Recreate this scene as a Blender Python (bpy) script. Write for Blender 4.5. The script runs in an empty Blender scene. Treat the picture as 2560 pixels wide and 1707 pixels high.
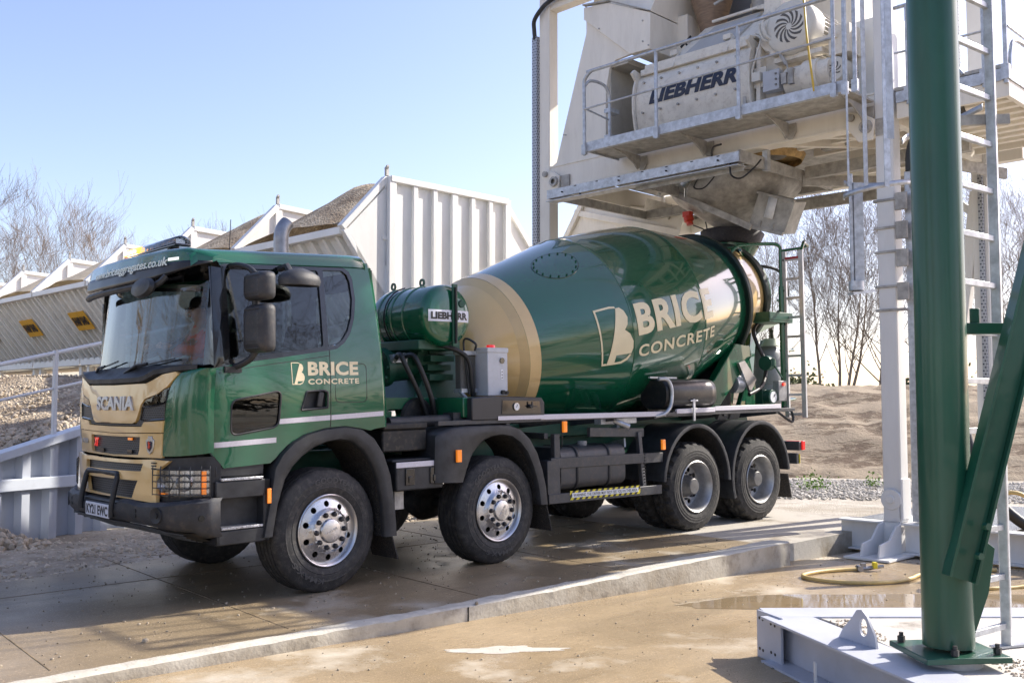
import bpy, bmesh, math, random
from math import sin, cos, pi, radians, sqrt, atan2
from mathutils import Vector, Matrix, noise
from mathutils.geometry import tessellate_polygon
scene = bpy.context.scene
COL = scene.collection
random.seed(7)

# ------------------------------------------------------------------ camera, sky, sun, exposure
cam_d = bpy.data.cameras.new("camera"); cam = bpy.data.objects.new("camera", cam_d); COL.objects.link(cam)
cam.location = (0, 0, 1.70); cam.rotation_euler = (radians(90 + 3.56), 0, 0)
cam_d.sensor_width = 36; cam_d.lens = 2489 / 2560 * 36
cam_d.clip_start = .05; cam_d.clip_end = 2000
scene.camera = cam
scene.render.resolution_x = 1024; scene.render.resolution_y = 682
scene.view_settings.view_transform = 'Standard'; scene.view_settings.look = 'None'
scene.view_settings.exposure = 0.90; scene.view_settings.gamma = 1
SUN = Vector((1.24, .60, 1.0)).normalized()
world = bpy.data.worlds.new("World"); scene.world = world; world.use_nodes = True
wn = world.node_tree; bg = wn.nodes["Background"]
sky = wn.nodes.new("ShaderNodeTexSky"); sky.sky_type = 'NISHITA'; sky.sun_disc = False
sky.sun_elevation = math.asin(SUN.z); sky.sun_rotation = atan2(SUN.x, SUN.y)
sky.altitude = 30; sky.air_density = 1.0; sky.dust_density = 1.3; sky.ozone_density = 1.6
tn = wn.nodes.new("ShaderNodeMix"); tn.data_type = 'RGBA'; tn.blend_type = 'MULTIPLY'; tn.inputs[0].default_value = 1; tn.inputs[7].default_value = (1.05, .93, .98, 1)
wn.links.new(sky.outputs[0], tn.inputs[6]); wn.links.new(tn.outputs[2], bg.inputs[0]); bg.inputs[1].default_value = 0.15
sd = bpy.data.lights.new("sun", 'SUN'); sd.energy = 4.6; sd.angle = radians(.53); sd.color = (1, .93, .82)
so = bpy.data.objects.new("sun", sd); COL.objects.link(so)
so.rotation_euler = SUN.to_track_quat('Z', 'Y').to_euler(); so.location = (20, 12, 18)

# ------------------------------------------------------------------ materials
MATS = {}
def mat(name, col=(.5, .5, .5), rough=.5, metal=0., coat=0., var=0., vs=3., col2=None, bump=0., bs=40., rv=0., spec=.5,
        emit=None, es=0., dirt=0., dcol=(.22, .17, .12), stretch=None, detail=5):
    """procedural material: base colour broken up by noise, optional second colour, roughness variation and fine bump"""
    if name in MATS: return MATS[name]
    m = bpy.data.materials.new(name); m.use_nodes = True; MATS[name] = m
    nt = m.node_tree; N = nt.nodes; L = nt.links; p = N["Principled BSDF"]
    p.inputs["Base Color"].default_value = (*col, 1); p.inputs["Roughness"].default_value = rough
    p.inputs["Metallic"].default_value = metal; p.inputs["Coat Weight"].default_value = coat; p.inputs["Coat Roughness"].default_value = .03
    p.inputs["Specular IOR Level"].default_value = spec
    if emit: p.inputs["Emission Color"].default_value = (*emit, 1); p.inputs["Emission Strength"].default_value = es
    tc = N.new("ShaderNodeTexCoord"); src = tc.outputs["Object"]
    if stretch:
        mp = N.new("ShaderNodeMapping"); mp.inputs["Scale"].default_value = stretch; L.new(src, mp.inputs[0]); src = mp.outputs[0]
    if var or col2:
        nz = N.new("ShaderNodeTexNoise"); nz.inputs["Scale"].default_value = vs; nz.inputs["Detail"].default_value = detail; nz.inputs["Roughness"].default_value = .62
        L.new(src, nz.inputs["Vector"])
        mx = N.new("ShaderNodeMix"); mx.data_type = 'RGBA'
        c2 = col2 if col2 else tuple(c * (1 - var) for c in col)
        c1 = col if col2 else tuple(min(1, c * (1 + var)) for c in col)
        mx.inputs[6].default_value = (*c1, 1); mx.inputs[7].default_value = (*c2, 1)
        rp = N.new("ShaderNodeMapRange"); rp.inputs[1].default_value = .34; rp.inputs[2].default_value = .66
        L.new(nz.outputs[0], rp.inputs[0]); L.new(rp.outputs[0], mx.inputs[0]); last = mx.outputs[2]
        if dirt:
            n2 = N.new("ShaderNodeTexNoise"); n2.inputs["Scale"].default_value = vs * 2.7; n2.inputs["Detail"].default_value = 8; n2.inputs["Roughness"].default_value = .7
            L.new(src, n2.inputs["Vector"])
            r2 = N.new("ShaderNodeMapRange"); r2.inputs[1].default_value = .5; r2.inputs[2].default_value = .75; r2.inputs[4].default_value = dirt
            L.new(n2.outputs[0], r2.inputs[0])
            m2 = N.new("ShaderNodeMix"); m2.data_type = 'RGBA'; m2.inputs[7].default_value = (*dcol, 1)
            L.new(r2.outputs[0], m2.inputs[0]); L.new(last, m2.inputs[6]); last = m2.outputs[2]
        L.new(last, p.inputs["Base Color"])
        if rv:
            r3 = N.new("ShaderNodeMapRange"); r3.inputs[3].default_value = max(.02, rough - rv); r3.inputs[4].default_value = min(1, rough + rv)
            L.new(nz.outputs[0], r3.inputs[0]); L.new(r3.outputs[0], p.inputs["Roughness"])
    if bump:
        nb = N.new("ShaderNodeTexNoise"); nb.inputs["Scale"].default_value = bs; nb.inputs["Detail"].default_value = 6
        L.new(src, nb.inputs["Vector"])
        bp = N.new("ShaderNodeBump"); bp.inputs["Strength"].default_value = bump; bp.inputs["Distance"].default_value = .02
        L.new(nb.outputs[0], bp.inputs["Height"]); L.new(bp.outputs[0], p.inputs["Normal"])
    return m

def glass(name, tint=(.9, .95, .95), refl=1.0):
    m = bpy.data.materials.new(name); m.use_nodes = True; MATS[name] = m
    nt = m.node_tree; N = nt.nodes; L = nt.links; N.remove(N["Principled BSDF"])
    tr = N.new("ShaderNodeBsdfTransparent"); tr.inputs[0].default_value = (*tint, 1)
    gl = N.new("ShaderNodeBsdfGlossy"); gl.inputs["Roughness"].default_value = .01; gl.inputs[0].default_value = (1, 1, 1, 1)
    fr = N.new("ShaderNodeFresnel"); fr.inputs[0].default_value = 1.52
    mu = N.new("ShaderNodeMath"); mu.operation = 'MULTIPLY'; mu.inputs[1].default_value = refl; mu.use_clamp = True
    mx = N.new("ShaderNodeMixShader"); L.new(fr.outputs[0], mu.inputs[0]); L.new(mu.outputs[0], mx.inputs[0])
    L.new(tr.outputs[0], mx.inputs[1]); L.new(gl.outputs[0], mx.inputs[2]); L.new(mx.outputs[0], N["Material Output"].inputs[0])
    return m

GREEN = mat("truck green paint", (.004, .098, .044), .20, coat=1, var=.12, vs=1.3)
GREEN2 = mat("chassis green paint", (.010, .075, .045), .42, var=.2, vs=5, bump=.05)
GOLD = mat("gold paint", (.70, .48, .20), .28, coat=1, var=.05, vs=2)
CREAMT = mat("cream lettering", (.80, .70, .47), .35, var=.04, vs=5)
BLKP = mat("black plastic trim", (.022, .024, .028), .48, var=.35, vs=9, bump=.15, bs=300, rv=.1)
BLKG = mat("gloss black", (.008, .009, .011), .12, coat=.6)
BUMP = mat("dark grey bumper plastic", (.030, .032, .038), .50, var=.25, vs=6, bump=.2, bs=420, dirt=.25)
DARK = mat("underbody black", (.012, .013, .014), .6, var=.4, vs=8, dirt=.3)
MESH = mat("black mesh grille", (.010, .010, .011), .5, bump=0)
RUB = mat("tyre rubber", (.026, .026, .027), .68, var=.35, vs=7, bump=.25, bs=120, dirt=.7, dcol=(.115, .105, .09))
RUB2 = mat("dusty drive tyre rubber", (.026, .025, .024), .8, var=.3, vs=7, bump=.3, bs=90, dirt=.7, dcol=(.12, .108, .095))
CHROME = mat("polished alloy", (.56, .56, .57), .30, metal=1, var=.08, vs=30, stretch=(1, 8, 1), rv=.1)
RIMS = mat("silver painted steel rim", (.42, .42, .42), .42, metal=.75, var=.15, vs=10, dirt=.35, dcol=(.2, .17, .13))
NUT = mat("wheel nut cap", (.02, .02, .024), .3)
STRIPE = mat("silver reflective tape", (.62, .60, .66), .35, var=.06, vs=60)
ORL = mat("amber lamp lens", (.80, .20, .01), .15, coat=1, emit=(1, .28, .02), es=.25)
REDL = mat("red lamp lens", (.55, .01, .01), .15, coat=1, emit=(1, .02, .01), es=.3)
LENS = mat("headlamp reflector", (.42, .44, .47), .18, metal=.9, var=.2, vs=25)
CLEAR = glass("clear lamp glass", (.95, .96, .97), 1.2)
WSG = glass("windscreen glass", (.66, .75, .78), 1.35)
SIDEG = glass("side window glass", (.40, .46, .47), 1.2)
GALV = mat("galvanised steel", (.48, .50, .53), .42, metal=.55, var=.22, vs=14, bump=.03, bs=60, rv=.12, detail=8)
GALVD = mat("weathered galvanised steel", (.40, .385, .36), .6, metal=.3, var=.25, vs=9, dirt=.5, dcol=(.30, .28, .25), bump=.15, bs=35, rv=.1)
CREAM = mat("cream painted steel", (.80, .755, .67), .45, var=.06, vs=2.5, dirt=.22, dcol=(.42, .36, .27), stretch=(1, 1, .25), bump=.02, bs=8)
WHITE = mat("white painted steel", (.72, .72, .715), .42, var=.05, vs=3, dirt=.12, dcol=(.42, .38, .32), stretch=(1, 1, .3))
WHITEG = mat("pale grey painted steel", (.47, .49, .55), .45, var=.06, vs=4, dirt=.18, dcol=(.35, .31, .26))
MIXP = mat("cement dusted cream paint", (.74, .70, .62), .6, var=.08, vs=5, dirt=.55, dcol=(.36, .31, .25), bump=.1, bs=30)
NAVY = mat("navy lettering", (.012, .018, .045), .4)
BLACKT = mat("black lettering", (.01, .01, .012), .4)
YEL = mat("yellow tape", (.75, .62, .03), .5, var=.08, vs=20)
SIGNY = mat("amber sign plate", (.80, .42, .03), .5, var=.1, vs=6)
PCOLG = mat("green column paint", (.006, .074, .042), .38, var=.2, vs=3, coat=.3, dirt=.12, dcol=(.10, .12, .09), stretch=(1, 1, .3), bump=.03, bs=15)
ORANGE = mat("orange hi vis fabric", (.90, .12, .03), .7, var=.1, vs=20, emit=None)
SKIN = mat("skin", (.55, .32, .23), .5, var=.1, vs=20)
HAIR = mat("dark hair", (.02, .014, .01), .6, var=.3, vs=60)
FABD = mat("dark fabric", (.03, .032, .04), .85, var=.3, vs=30)
INTR = mat("cab interior grey", (.10, .10, .105), .7, var=.2, vs=10)
HOSEY = mat("yellow hose rubber", (.58, .42, .16), .5, var=.12, vs=15)
BLUE = mat("blue plastic", (.01, .12, .5), .4, var=.1, vs=8)
BROWN = mat("brown rubber sleeve", (.26, .185, .13), .8, var=.2, vs=6, bump=.4, bs=25, stretch=(1, 1, 6))
LABELW = mat("white label", (.75, .77, .80), .5, var=.05, vs=20)

# ------------------------------------------------------------------ mesh helpers
class B:
    def __init__(s): s.v = []; s.f = []
    def add(s, vs, fs):
        o = len(s.v); s.v += [tuple(v) for v in vs]; s.f += [tuple(i + o for i in f) for f in fs]; return s
    def box(s, x0, x1, y0, y1, z0, z1, M=None):
        vs = [Vector((x, y, z)) for x in (x0, x1) for y in (y0, y1) for z in (z0, z1)]
        if M: vs = [M @ v for v in vs]
        return s.add(vs, [(0, 1, 3, 2), (4, 6, 7, 5), (0, 4, 5, 1), (2, 3, 7, 6), (0, 2, 6, 4), (1, 5, 7, 3)])
    def hexa(s, p): # 8 points: bottom 4 (ccw) then top 4
        return s.add(p, [(3, 2, 1, 0), (4, 5, 6, 7), (0, 1, 5, 4), (1, 2, 6, 5), (2, 3, 7, 6), (3, 0, 4, 7)])
    def bar(s, a, b, w, h=None, up=(0, 0, 1)):
        """rectangular bar from a to b, width w (sideways) and h (along up)"""
        h = h or w; a = Vector(a); b = Vector(b); d = (b - a).normalized(); u = Vector(up)
        sd_ = d.cross(u)
        if sd_.length < 1e-4: sd_ = d.cross(Vector((1, 0, 0)))
        sd_.normalize(); u = sd_.cross(d).normalized()
        c = [(-1, -1), (1, -1), (1, 1), (-1, 1)]
        P = [a + sd_ * (i * w / 2) + u * (j * h / 2) for i, j in c] + [b + sd_ * (i * w / 2) + u * (j * h / 2) for i, j in c]
        return s.hexa(P)
    def ibeam(s, a, b, w, h, t=.012, up=(0, 0, 1)):
        a = Vector(a); b = Vector(b); d = (b - a).normalized(); u = Vector(up); sd_ = d.cross(u).normalized(); u = sd_.cross(d).normalized()
        s.bar(a + u * (h / 2 - t / 2), b + u * (h / 2 - t / 2), w, t, up); s.bar(a - u * (h / 2 - t / 2), b - u * (h / 2 - t / 2), w, t, up)
        s.bar(a, b, t, h - 2 * t - .001, up); return s
    def cyl(s, a, b, r, r2=None, n=20, cap=True):
        a = Vector(a); b = Vector(b); d = (b - a).normalized(); r2 = r if r2 is None else r2
        u = d.orthogonal().normalized(); w = d.cross(u)
        vs = []
        for P, R in ((a, r), (b, r2)):
            for i in range(n):
                t = 2 * pi * i / n; vs.append(P + (u * cos(t) + w * sin(t)) * R)
        fs = [(i, (i + 1) % n, n + (i + 1) % n, n + i) for i in range(n)]
        if cap: fs += [tuple(range(n - 1, -1, -1)), tuple(range(n, 2 * n))]
        return s.add(vs, fs)
    def tube(s, path, r, n=8, closed=False, cap=True, radii=None):
        P = [Vector(p) for p in path]; k = len(P); vs = []; prev = None
        for i in range(k):
            if closed: d = P[(i + 1) % k] - P[i - 1]
            else: d = P[min(i + 1, k - 1)] - P[max(i - 1, 0)]
            d.normalize()
            if prev is None: u = d.orthogonal().normalized()
            else:
                u = prev - d * prev.dot(d)
                if u.length < 1e-5: u = d.orthogonal()
                u.normalize()
            prev = u; w = d.cross(u); R = radii[i] if radii else r
            for j in range(n):
                t = 2 * pi * j / n; vs.append(P[i] + (u * cos(t) + w * sin(t)) * R)
        fs = []
        for i in range(k if closed else k - 1):
            for j in range(n):
                a = i * n + j; b_ = i * n + (j + 1) % n; c = ((i + 1) % k) * n + (j + 1) % n; d_ = ((i + 1) % k) * n + j
                fs.append((a, b_, c, d_))
        if not closed and cap: fs += [tuple(range(n - 1, -1, -1)), tuple(range((k - 1) * n, k * n))]
        return s.add(vs, fs)
    def grid(s, rows, closed=False, flip=False):
        """rows of equal length points, lofted"""
        k = len(rows[0]); vs = [p for r in rows for p in r]; fs = []
        for i in range(len(rows) - 1):
            for j in range(k if closed else k - 1):
                q = (i * k + j, i * k + (j + 1) % k, (i + 1) * k + (j + 1) % k, (i + 1) * k + j)
                fs.append(q[::-1] if flip else q)
        return s.add(vs, fs)
    def lathe(s, prof, o=(0, 0, 0), ax=(0, 1, 0), n=48, rfun=None, up=None):
        """prof: list of (along, radius)"""
        o = Vector(o); d = Vector(ax).normalized(); u = (Vector(up) if up else d.orthogonal()).normalized(); w = d.cross(u)
        rows = []
        for k, (a, r) in enumerate(prof):
            rows.append([o + d * a + (u * cos(2 * pi * i / n) + w * sin(2 * pi * i / n)) * (r * (rfun(k, i) if rfun else 1)) for i in range(n)])
        return s.grid(rows, closed=True)
    def prism(s, poly, fn, d0, d1, holes=()):
        """flat plate: 2D outline (and holes), fn(a, b, depth) -> 3D, from depth d0 to d1"""
        loops = [list(poly)] + [list(h) for h in holes]
        tris = tessellate_polygon([[Vector((p[0], p[1], 0)) for p in l] for l in loops])
        flat = [p for l in loops for p in l]; n = len(flat)
        vs = [fn(p[0], p[1], d0) for p in flat] + [fn(p[0], p[1], d1) for p in flat]
        fs = [tuple(t) for t in tris] + [tuple(i + n for i in reversed(t)) for t in tris]
        o = 0
        for l in loops:
            k = len(l)
            for i in range(k): fs.append((o + i, o + (i + 1) % k, n + o + (i + 1) % k, n + o + i))
            o += k
        return s.add(vs, fs)
    def split(s, gap=.004):
        """the separate pieces of this mesh, pieces that touch kept together"""
        p = list(range(len(s.v)))
        def fd_(i):
            while p[i] != i: p[i] = p[p[i]]; i = p[i]
            return i
        for f in s.f:
            for k in f[1:]: p[fd_(k)] = fd_(f[0])
        g = {}
        for i in range(len(s.v)): g.setdefault(fd_(i), []).append(i)
        cl = [[min(s.v[i][k] for i in q) - gap for k in range(3)] + [max(s.v[i][k] for i in q) + gap for k in range(3)] + [set(q)] for q in g.values()]
        ch = True
        while ch:
            ch = False
            for i in range(len(cl)):
                for j in range(i + 1, len(cl)):
                    a, c = cl[i], cl[j]
                    if all(a[k] <= c[k + 3] and c[k] <= a[k + 3] for k in range(3)):
                        cl[i] = [min(a[k], c[k]) for k in range(3)] + [max(a[k + 3], c[k + 3]) for k in range(3)] + [a[6] | c[6]]; del cl[j]; ch = True; break
                if ch: break
        out = []
        for c in cl:
            ids = sorted(c[6]); mp = {o: n for n, o in enumerate(ids)}; b = B(); b.v = [s.v[i] for i in ids]; b.f = [tuple(mp[i] for i in f) for f in s.f if f[0] in mp]; out.append(b)
        return out
    def objs(s, name, m, parent=None, **k): return [b.obj(name, m, parent, **k) for b in s.split()]
    def obj(s, name, m, parent=None, smooth=35, bevel=0, seg=2, M=None, thick=0, recalc=True, cuts=None, warp=None, mats=None, fmat=None):
        me = bpy.data.meshes.new(name); me.from_pydata(s.v, [], s.f)
        if cuts or recalc:
            bm = bmesh.new(); bm.from_mesh(me)
            if cuts:
                for axis, vals in cuts:
                    nrm = [0, 0, 0]; nrm[axis] = 1
                    for val in vals:
                        co = [0, 0, 0]; co[axis] = val
                        bmesh.ops.bisect_plane(bm, geom=bm.verts[:] + bm.edges[:] + bm.faces[:], dist=1e-5, plane_co=co, plane_no=nrm)
            if warp:
                for v in bm.verts: v.co = warp(*v.co)
            bmesh.ops.recalc_face_normals(bm, faces=bm.faces[:])
            bm.to_mesh(me); bm.free()
        o = bpy.data.objects.new(name, me); COL.objects.link(o)
        if mats:
            for q in mats: me.materials.append(q)
            if fmat:
                for p in me.polygons: p.material_index = fmat(p)
        else: me.materials.append(m)
        if smooth:
            for p in me.polygons: p.use_smooth = True
            me.set_sharp_from_angle(angle=radians(smooth))
        if thick:
            md = o.modifiers.new("solid", 'SOLIDIFY'); md.thickness = thick; md.offset = -1
        if bevel:
            md = o.modifiers.new("bevel", 'BEVEL'); md.width = bevel; md.segments = seg; md.limit_method = 'ANGLE'; md.angle_limit = radians(40)
            md.harden_normals = False
        if M is not None: o.matrix_world = M
        if parent is not None: o.parent = parent
        return o

def thing(name, label, cat, M=None, loc=None, group=None, kind=None):
    o = bpy.data.objects.new(name, None); COL.objects.link(o); o.empty_display_size = .2
    if M is not None: o.matrix_world = M
    if loc is not None: o.location = loc
    return tag(o, label, cat, group, kind)
def tag(o, label, cat=None, group=None, kind=None):
    o['label'] = label
    if cat: o['category'] = cat
    if group: o['group'] = group
    if kind: o['kind'] = kind
    return o
def lab(o, text): o['label'] = text; return o
def dup(o, parent=None):
    c = o.copy(); COL.objects.link(c); c.parent = parent
    for ch in list(o.children): dup(ch, c)
    return c
def arc(cx, cy, r, a0, a1, n=12, rb=None):
    rb = rb or r
    return [(cx + r * cos(radians(a0 + (a1 - a0) * i / n)), cy + rb * sin(radians(a0 + (a1 - a0) * i / n))) for i in range(n + 1)]
def rrect(x0, x1, y0, y1, r, n=4):
    return arc(x1 - r, y1 - r, r, 0, 90, n) + arc(x0 + r, y1 - r, r, 90, 180, n) + arc(x0 + r, y0 + r, r, 180, 270, n) + arc(x1 - r, y0 + r, r, 270, 360, n)
def circ(x, y, r, n=16): return [(x + r * cos(2 * pi * i / n), y + r * sin(2 * pi * i / n)) for i in range(n)]
def interp(x, xs, ys):
    if x <= xs[0]: return ys[0]
    for i in range(1, len(xs)):
        if x <= xs[i]: t = (x - xs[i - 1]) / (xs[i] - xs[i - 1]); return ys[i - 1] + (ys[i] - ys[i - 1]) * t
    return ys[-1]
def smooth_path(P, n=6):
    P = [Vector(p) for p in P]; out = []
    for i in range(len(P) - 1):
        a = P[max(i - 1, 0)]; b = P[i]; c = P[i + 1]; d = P[min(i + 2, len(P) - 1)]
        for k in range(n):
            t = k / n; out.append(.5 * ((2 * b) + (c - a) * t + (2 * a - 5 * b + 4 * c - d) * t * t + (3 * b - a - 3 * c + d) * t ** 3))
    out.append(P[-1]); return out

def text(name, s, m, parent, fn, w=None, h=None, ext=.004, bold=.02, shear=0., cut=None, sx=1., space=1.):
    """lettering: flat letters fitted to width w x height h, bent by fn(a, b, depth)"""
    cu = bpy.data.curves.new(name, 'FONT'); cu.body = s; cu.size = 1; cu.offset = bold; cu.extrude = .5; cu.shear = shear; cu.resolution_u = 4
    cu.space_character = space
    t = bpy.data.objects.new(name, cu); COL.objects.link(t)
    bpy.context.view_layer.update()
    me = bpy.data.meshes.new_from_object(t.evaluated_get(bpy.context.evaluated_depsgraph_get()))
    bpy.data.objects.remove(t); bpy.data.curves.remove(cu)
    xs = [v.co.x for v in me.vertices]; ys = [v.co.y for v in me.vertices]
    x0, x1, y0, y1 = min(xs), max(xs), min(ys), max(ys)
    bm = bmesh.new(); bm.from_mesh(me); W = w; H = h
    for v in bm.verts:
        v.co = Vector(((v.co.x - x0) / (x1 - x0) * W, (v.co.y - y0) / (y1 - y0) * H, (v.co.z + .5) * ext))
    if cut:
        for ax, lim in ((0, W), (1, H)):
            k = int(lim / cut)
            for i in range(1, k + 1):
                co = [0, 0, 0]; co[ax] = i * cut; nr = [0, 0, 0]; nr[ax] = 1
                bmesh.ops.bisect_plane(bm, geom=bm.verts[:] + bm.edges[:] + bm.faces[:], dist=1e-5, plane_co=co, plane_no=nr)
    for v in bm.verts: v.co = Vector(fn(*v.co))
    bmesh.ops.recalc_face_normals(bm, faces=bm.faces[:])
    bm.to_mesh(me); bm.free(); me.name = name; me.materials.clear(); me.materials.append(m)
    o = bpy.data.objects.new(name, me); COL.objects.link(o)
    if parent is not None: o.parent = parent
    return o
# ================================================================== THE TRUCK (local frame: x forward, y towards its near side, z up)
def frame(az, pitch, O):
    az = radians(az); p = radians(pitch)
    X0 = Vector((cos(az), sin(az), 0)); Y0 = Vector((-sin(az), cos(az), 0)); Z = Vector((0, 0, 1))
    XF = X0 * cos(p) - Z * sin(p); ZU = Z * cos(p) + X0 * sin(p)
    M = Matrix((XF, Y0, ZU)).transposed().to_4x4(); M.translation = O; return M
TM = frame(222.43, .97, (-2.363, 9.415, .108))
TR = thing("mixer_truck", "green and gold concrete mixer truck with four axles parked on the wet concrete slab", "truck", M=TM)

def grille_mat():
    m = mat("honeycomb mesh", (.008, .008, .009), .45); nt = m.node_tree; N = nt.nodes; L = nt.links; p = N["Principled BSDF"]
    tc = N.new("ShaderNodeTexCoord"); sp = N.new("ShaderNodeSeparateXYZ"); cb = N.new("ShaderNodeCombineXYZ")
    L.new(tc.outputs["Object"], sp.inputs[0]); L.new(sp.outputs[1], cb.inputs[0]); L.new(sp.outputs[2], cb.inputs[1])
    br = N.new("ShaderNodeTexBrick"); br.inputs["Scale"].default_value = 1; br.inputs["Brick Width"].default_value = .034; br.inputs["Row Height"].default_value = .018
    br.inputs["Mortar Size"].default_value = .0035; br.inputs["Color1"].default_value = (.003, .003, .003, 1); br.inputs["Color2"].default_value = (.004, .004, .004, 1)
    br.inputs["Mortar"].default_value = (.075, .078, .085, 1); L.new(cb.outputs[0], br.inputs["Vector"]); L.new(br.outputs[0], p.inputs["Base Color"])
    bp = N.new("ShaderNodeBump"); bp.inputs["Distance"].default_value = .006; bp.inputs["Strength"].default_value = 1
    L.new(br.outputs["Fac"], bp.inputs["Height"]); L.new(bp.outputs[0], p.inputs["Normal"]); return m
HONEY = grille_mat()

def roundpoly(pts, r, n=4):
    out = []; k = len(pts)
    for i in range(k):
        p = Vector(pts[i]); a = (Vector(pts[i - 1]) - p); b = (Vector(pts[(i + 1) % k]) - p)
        rr = min(r, a.length * .45, b.length * .45); A = p + a.normalized() * rr; C_ = p + b.normalized() * rr
        for j in range(n + 1):
            t = j / n; q = A * (1 - t) ** 2 + p * (2 * t * (1 - t)) + C_ * t ** 2; out.append((q.x, q.y))
    return out
FY = [0, .3, .6, .9, 1.05, 1.15, 1.21, 1.22]; FX = [1.37, 1.365, 1.345, 1.305, 1.26, 1.19, 1.10, 1.04]
def XFr(y, z): return interp(abs(y), FY, FX) - .06 * max(0, z - 1.6)
def fr(y, z, d=0): return Vector((XFr(y, z) + d, y, z))
def Ys(x, z):
    y = 1.22
    if z > 1.92: y -= .115 * ((z - 1.92) / .9) ** 1.35
    if z < 1.30: y -= .05 * (1.30 - z)
    y += .012 * sin(max(0, min(1, (z - 1.3) / .62)) * pi)
    if x > .98: y -= .02 * (x - .98) / .06
    return y
def sd_(x, z, d=0): return Vector((x, Ys(x, z) + d, z))
def sdr(x, z, d=0): return Vector((x, -Ys(x, z) - d, z))
ZCUT = [("z", [1.2 + .07 * i for i in range(24)])]
def plate_side(name, outline, m, parent, d0, d1, holes=(), near=True, smooth=30, zc=True):
    b = B(); b.prism(outline, lambda a, c, d: (a, d, c), d0, d1, holes)
    f = sd_ if near else sdr
    return b.obj(name, m, parent, smooth=smooth, cuts=[(2, [1.15 + .06 * i for i in range(29)]), (0, [-.55 + .1 * i + .0013 for i in range(17)])], warp=lambda x, y, z: f(x, z, y))

cabin = B()
# ---- cab: inner shell (floor, rear wall with window opening, inner roof) is the part everything of the cab hangs from
inner = B()
inner.box(-.50, 1.20, -1.14, 1.14, 1.36, 1.44); inner.box(.56, 1.10, -1.04, 1.04, 1.16, 1.36)
inner.prism([(-1.16, 1.38), (1.16, 1.38), (1.10, 2.78), (-1.10, 2.78)], lambda a, c, d: (d, a, c), -.53, -.46, [rrect(-.95, -.2, 2.14, 2.62, .05), rrect(.15, .95, 2.14, 2.62, .05)])
CAB = inner.obj("cab", INTR, TR)
arch1o = [(.63, .53), (.575, .80), (.53, 1.08), (.46, 1.19), (.35, 1.285), (.22, 1.345), (.05, 1.38), (-.16, 1.392), (-.33, 1.36), (-.45, 1.28), (-.55, 1.14), (-.62, .95), (-.665, .68), (-.686, .41)]
arch1i = [(.545, .53), (.50, .78), (.43, .98), (.36, 1.08), (.27, 1.16), (.16, 1.225), (.04, 1.265), (-.08, 1.28), (-.21, 1.26), (-.33, 1.18), (-.42, 1.06), (-.49, .90), (-.535, .66), (-.55, .41)]
blackzone = [(1.035, 1.885), (.83, 1.925), (.4, 1.985), (-.01, 2.045), (-.09, 2.06), (-.17, 2.115), (-.235, 2.20), (-.285, 2.33), (-.312, 2.5), (-.30, 2.68), (-.27, 2.75), (-.21, 2.78), (.02, 2.770), (.9, 2.725), (1.02, 2.70)]
body = [(1.066, 1.244), (.954, 1.10), (.55, 1.118), (.50, 1.155), (.40, 1.255), (.25, 1.335), (.05, 1.384), (-.16, 1.398), (-.30, 1.375), (-.42, 1.35), (-.47, 1.362), (-.565, 1.374), (-.545, 1.9), (-.50, 2.6), (-.475, 2.84), (.98, 2.745), (1.025, 2.735)] + blackzone[::-1]
lw = roundpoly([(.901, 1.352), (.483, 1.412), (.458, 1.708), (.901, 1.630)], .06)
hd = roundpoly([(.275, 1.540), (.018, 1.557), (.018, 1.690), (.06, 1.705), (.222, 1.697)], .015)
for near in (True, False):
    plate_side("side_panel", body, GREEN, CAB, -.035, 0, [lw, hd], near)
    bz = plate_side("window_surround", blackzone, BLKG, CAB, -.03, -.001, [
        roundpoly([(.905, 1.955), (.045, 2.075), (.045, 2.735), (.905, 2.69)], .03),
        [(-.005, 2.078), (-.075, 2.09), (-.15, 2.14), (-.21, 2.22), (-.255, 2.34), (-.28, 2.5), (-.27, 2.66), (-.245, 2.72), (-.20, 2.75), (-.005, 2.742)]], near)
    g = plate_side("side_window", [(.915, 1.945), (.035, 2.065), (.035, 2.745), (.915, 2.70)], SIDEG, CAB, -.022, -.017, (), near)
    g = plate_side("quarter_window", [(0, 2.07), (-.15, 2.12), (-.23, 2.22), (-.27, 2.34), (-.295, 2.5), (-.285, 2.68), (-.2, 2.76), (0, 2.75)], SIDEG, CAB, -.022, -.017, (), near)
    g = plate_side("low_window", roundpoly([(.915, 1.34), (.47, 1.40), (.445, 1.722), (.915, 1.644)], .06), SIDEG, CAB, -.017, -.012, (), near)
    f = sd_ if near else sdr
    r_ = B(); r_.tube([f(x, z, .0) for x, z in lw], .008, 5, closed=True); r_.obj("low_window_seal", BLKP, g)
# door handle recess
h_ = B(); h_.prism(hd, sd_, -.05, -.045); h_.obj("handle_recess", BLKP, CAB)
h_ = B(); h_.bar(sd_(.10, 1.565, -.012), sd_(.075, 1.69, -.012), .03, .05, up=(1, 0, 0)); h_.obj("door_handle", BLKP, CAB, bevel=.006)
h_ = B(); h_.tube([sd_(x, z, 0.001) for x, z in hd], .009, 5, closed=True); h_.obj("handle_frame", BLKP, CAB)
# panel joints (door edges, fuel flap outline)
jn = B()
jn.tube([sd_(1.045, z, .0) for z in [1.25 + .06 * i for i in range(11)]], .0035, 4)
jn.tube([sd_(-.012, z, .0) for z in [1.39 + .06 * i for i in range(12)]], .0035, 4)
jn.tube([sd_(x, z, .0) for x, z in roundpoly([(-.06, 1.60), (-.38, 1.60), (-.38, 1.935), (-.06, 1.935)], .05)], .003, 4, closed=True)
jn.tube([sd_(x, z, .0) for x, z in [(1.0, 1.85), (.7, 1.90), (.3, 1.955), (-.01, 2.0)]], .003, 4)
jn.obj("door_joint", DARK, CAB)
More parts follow.
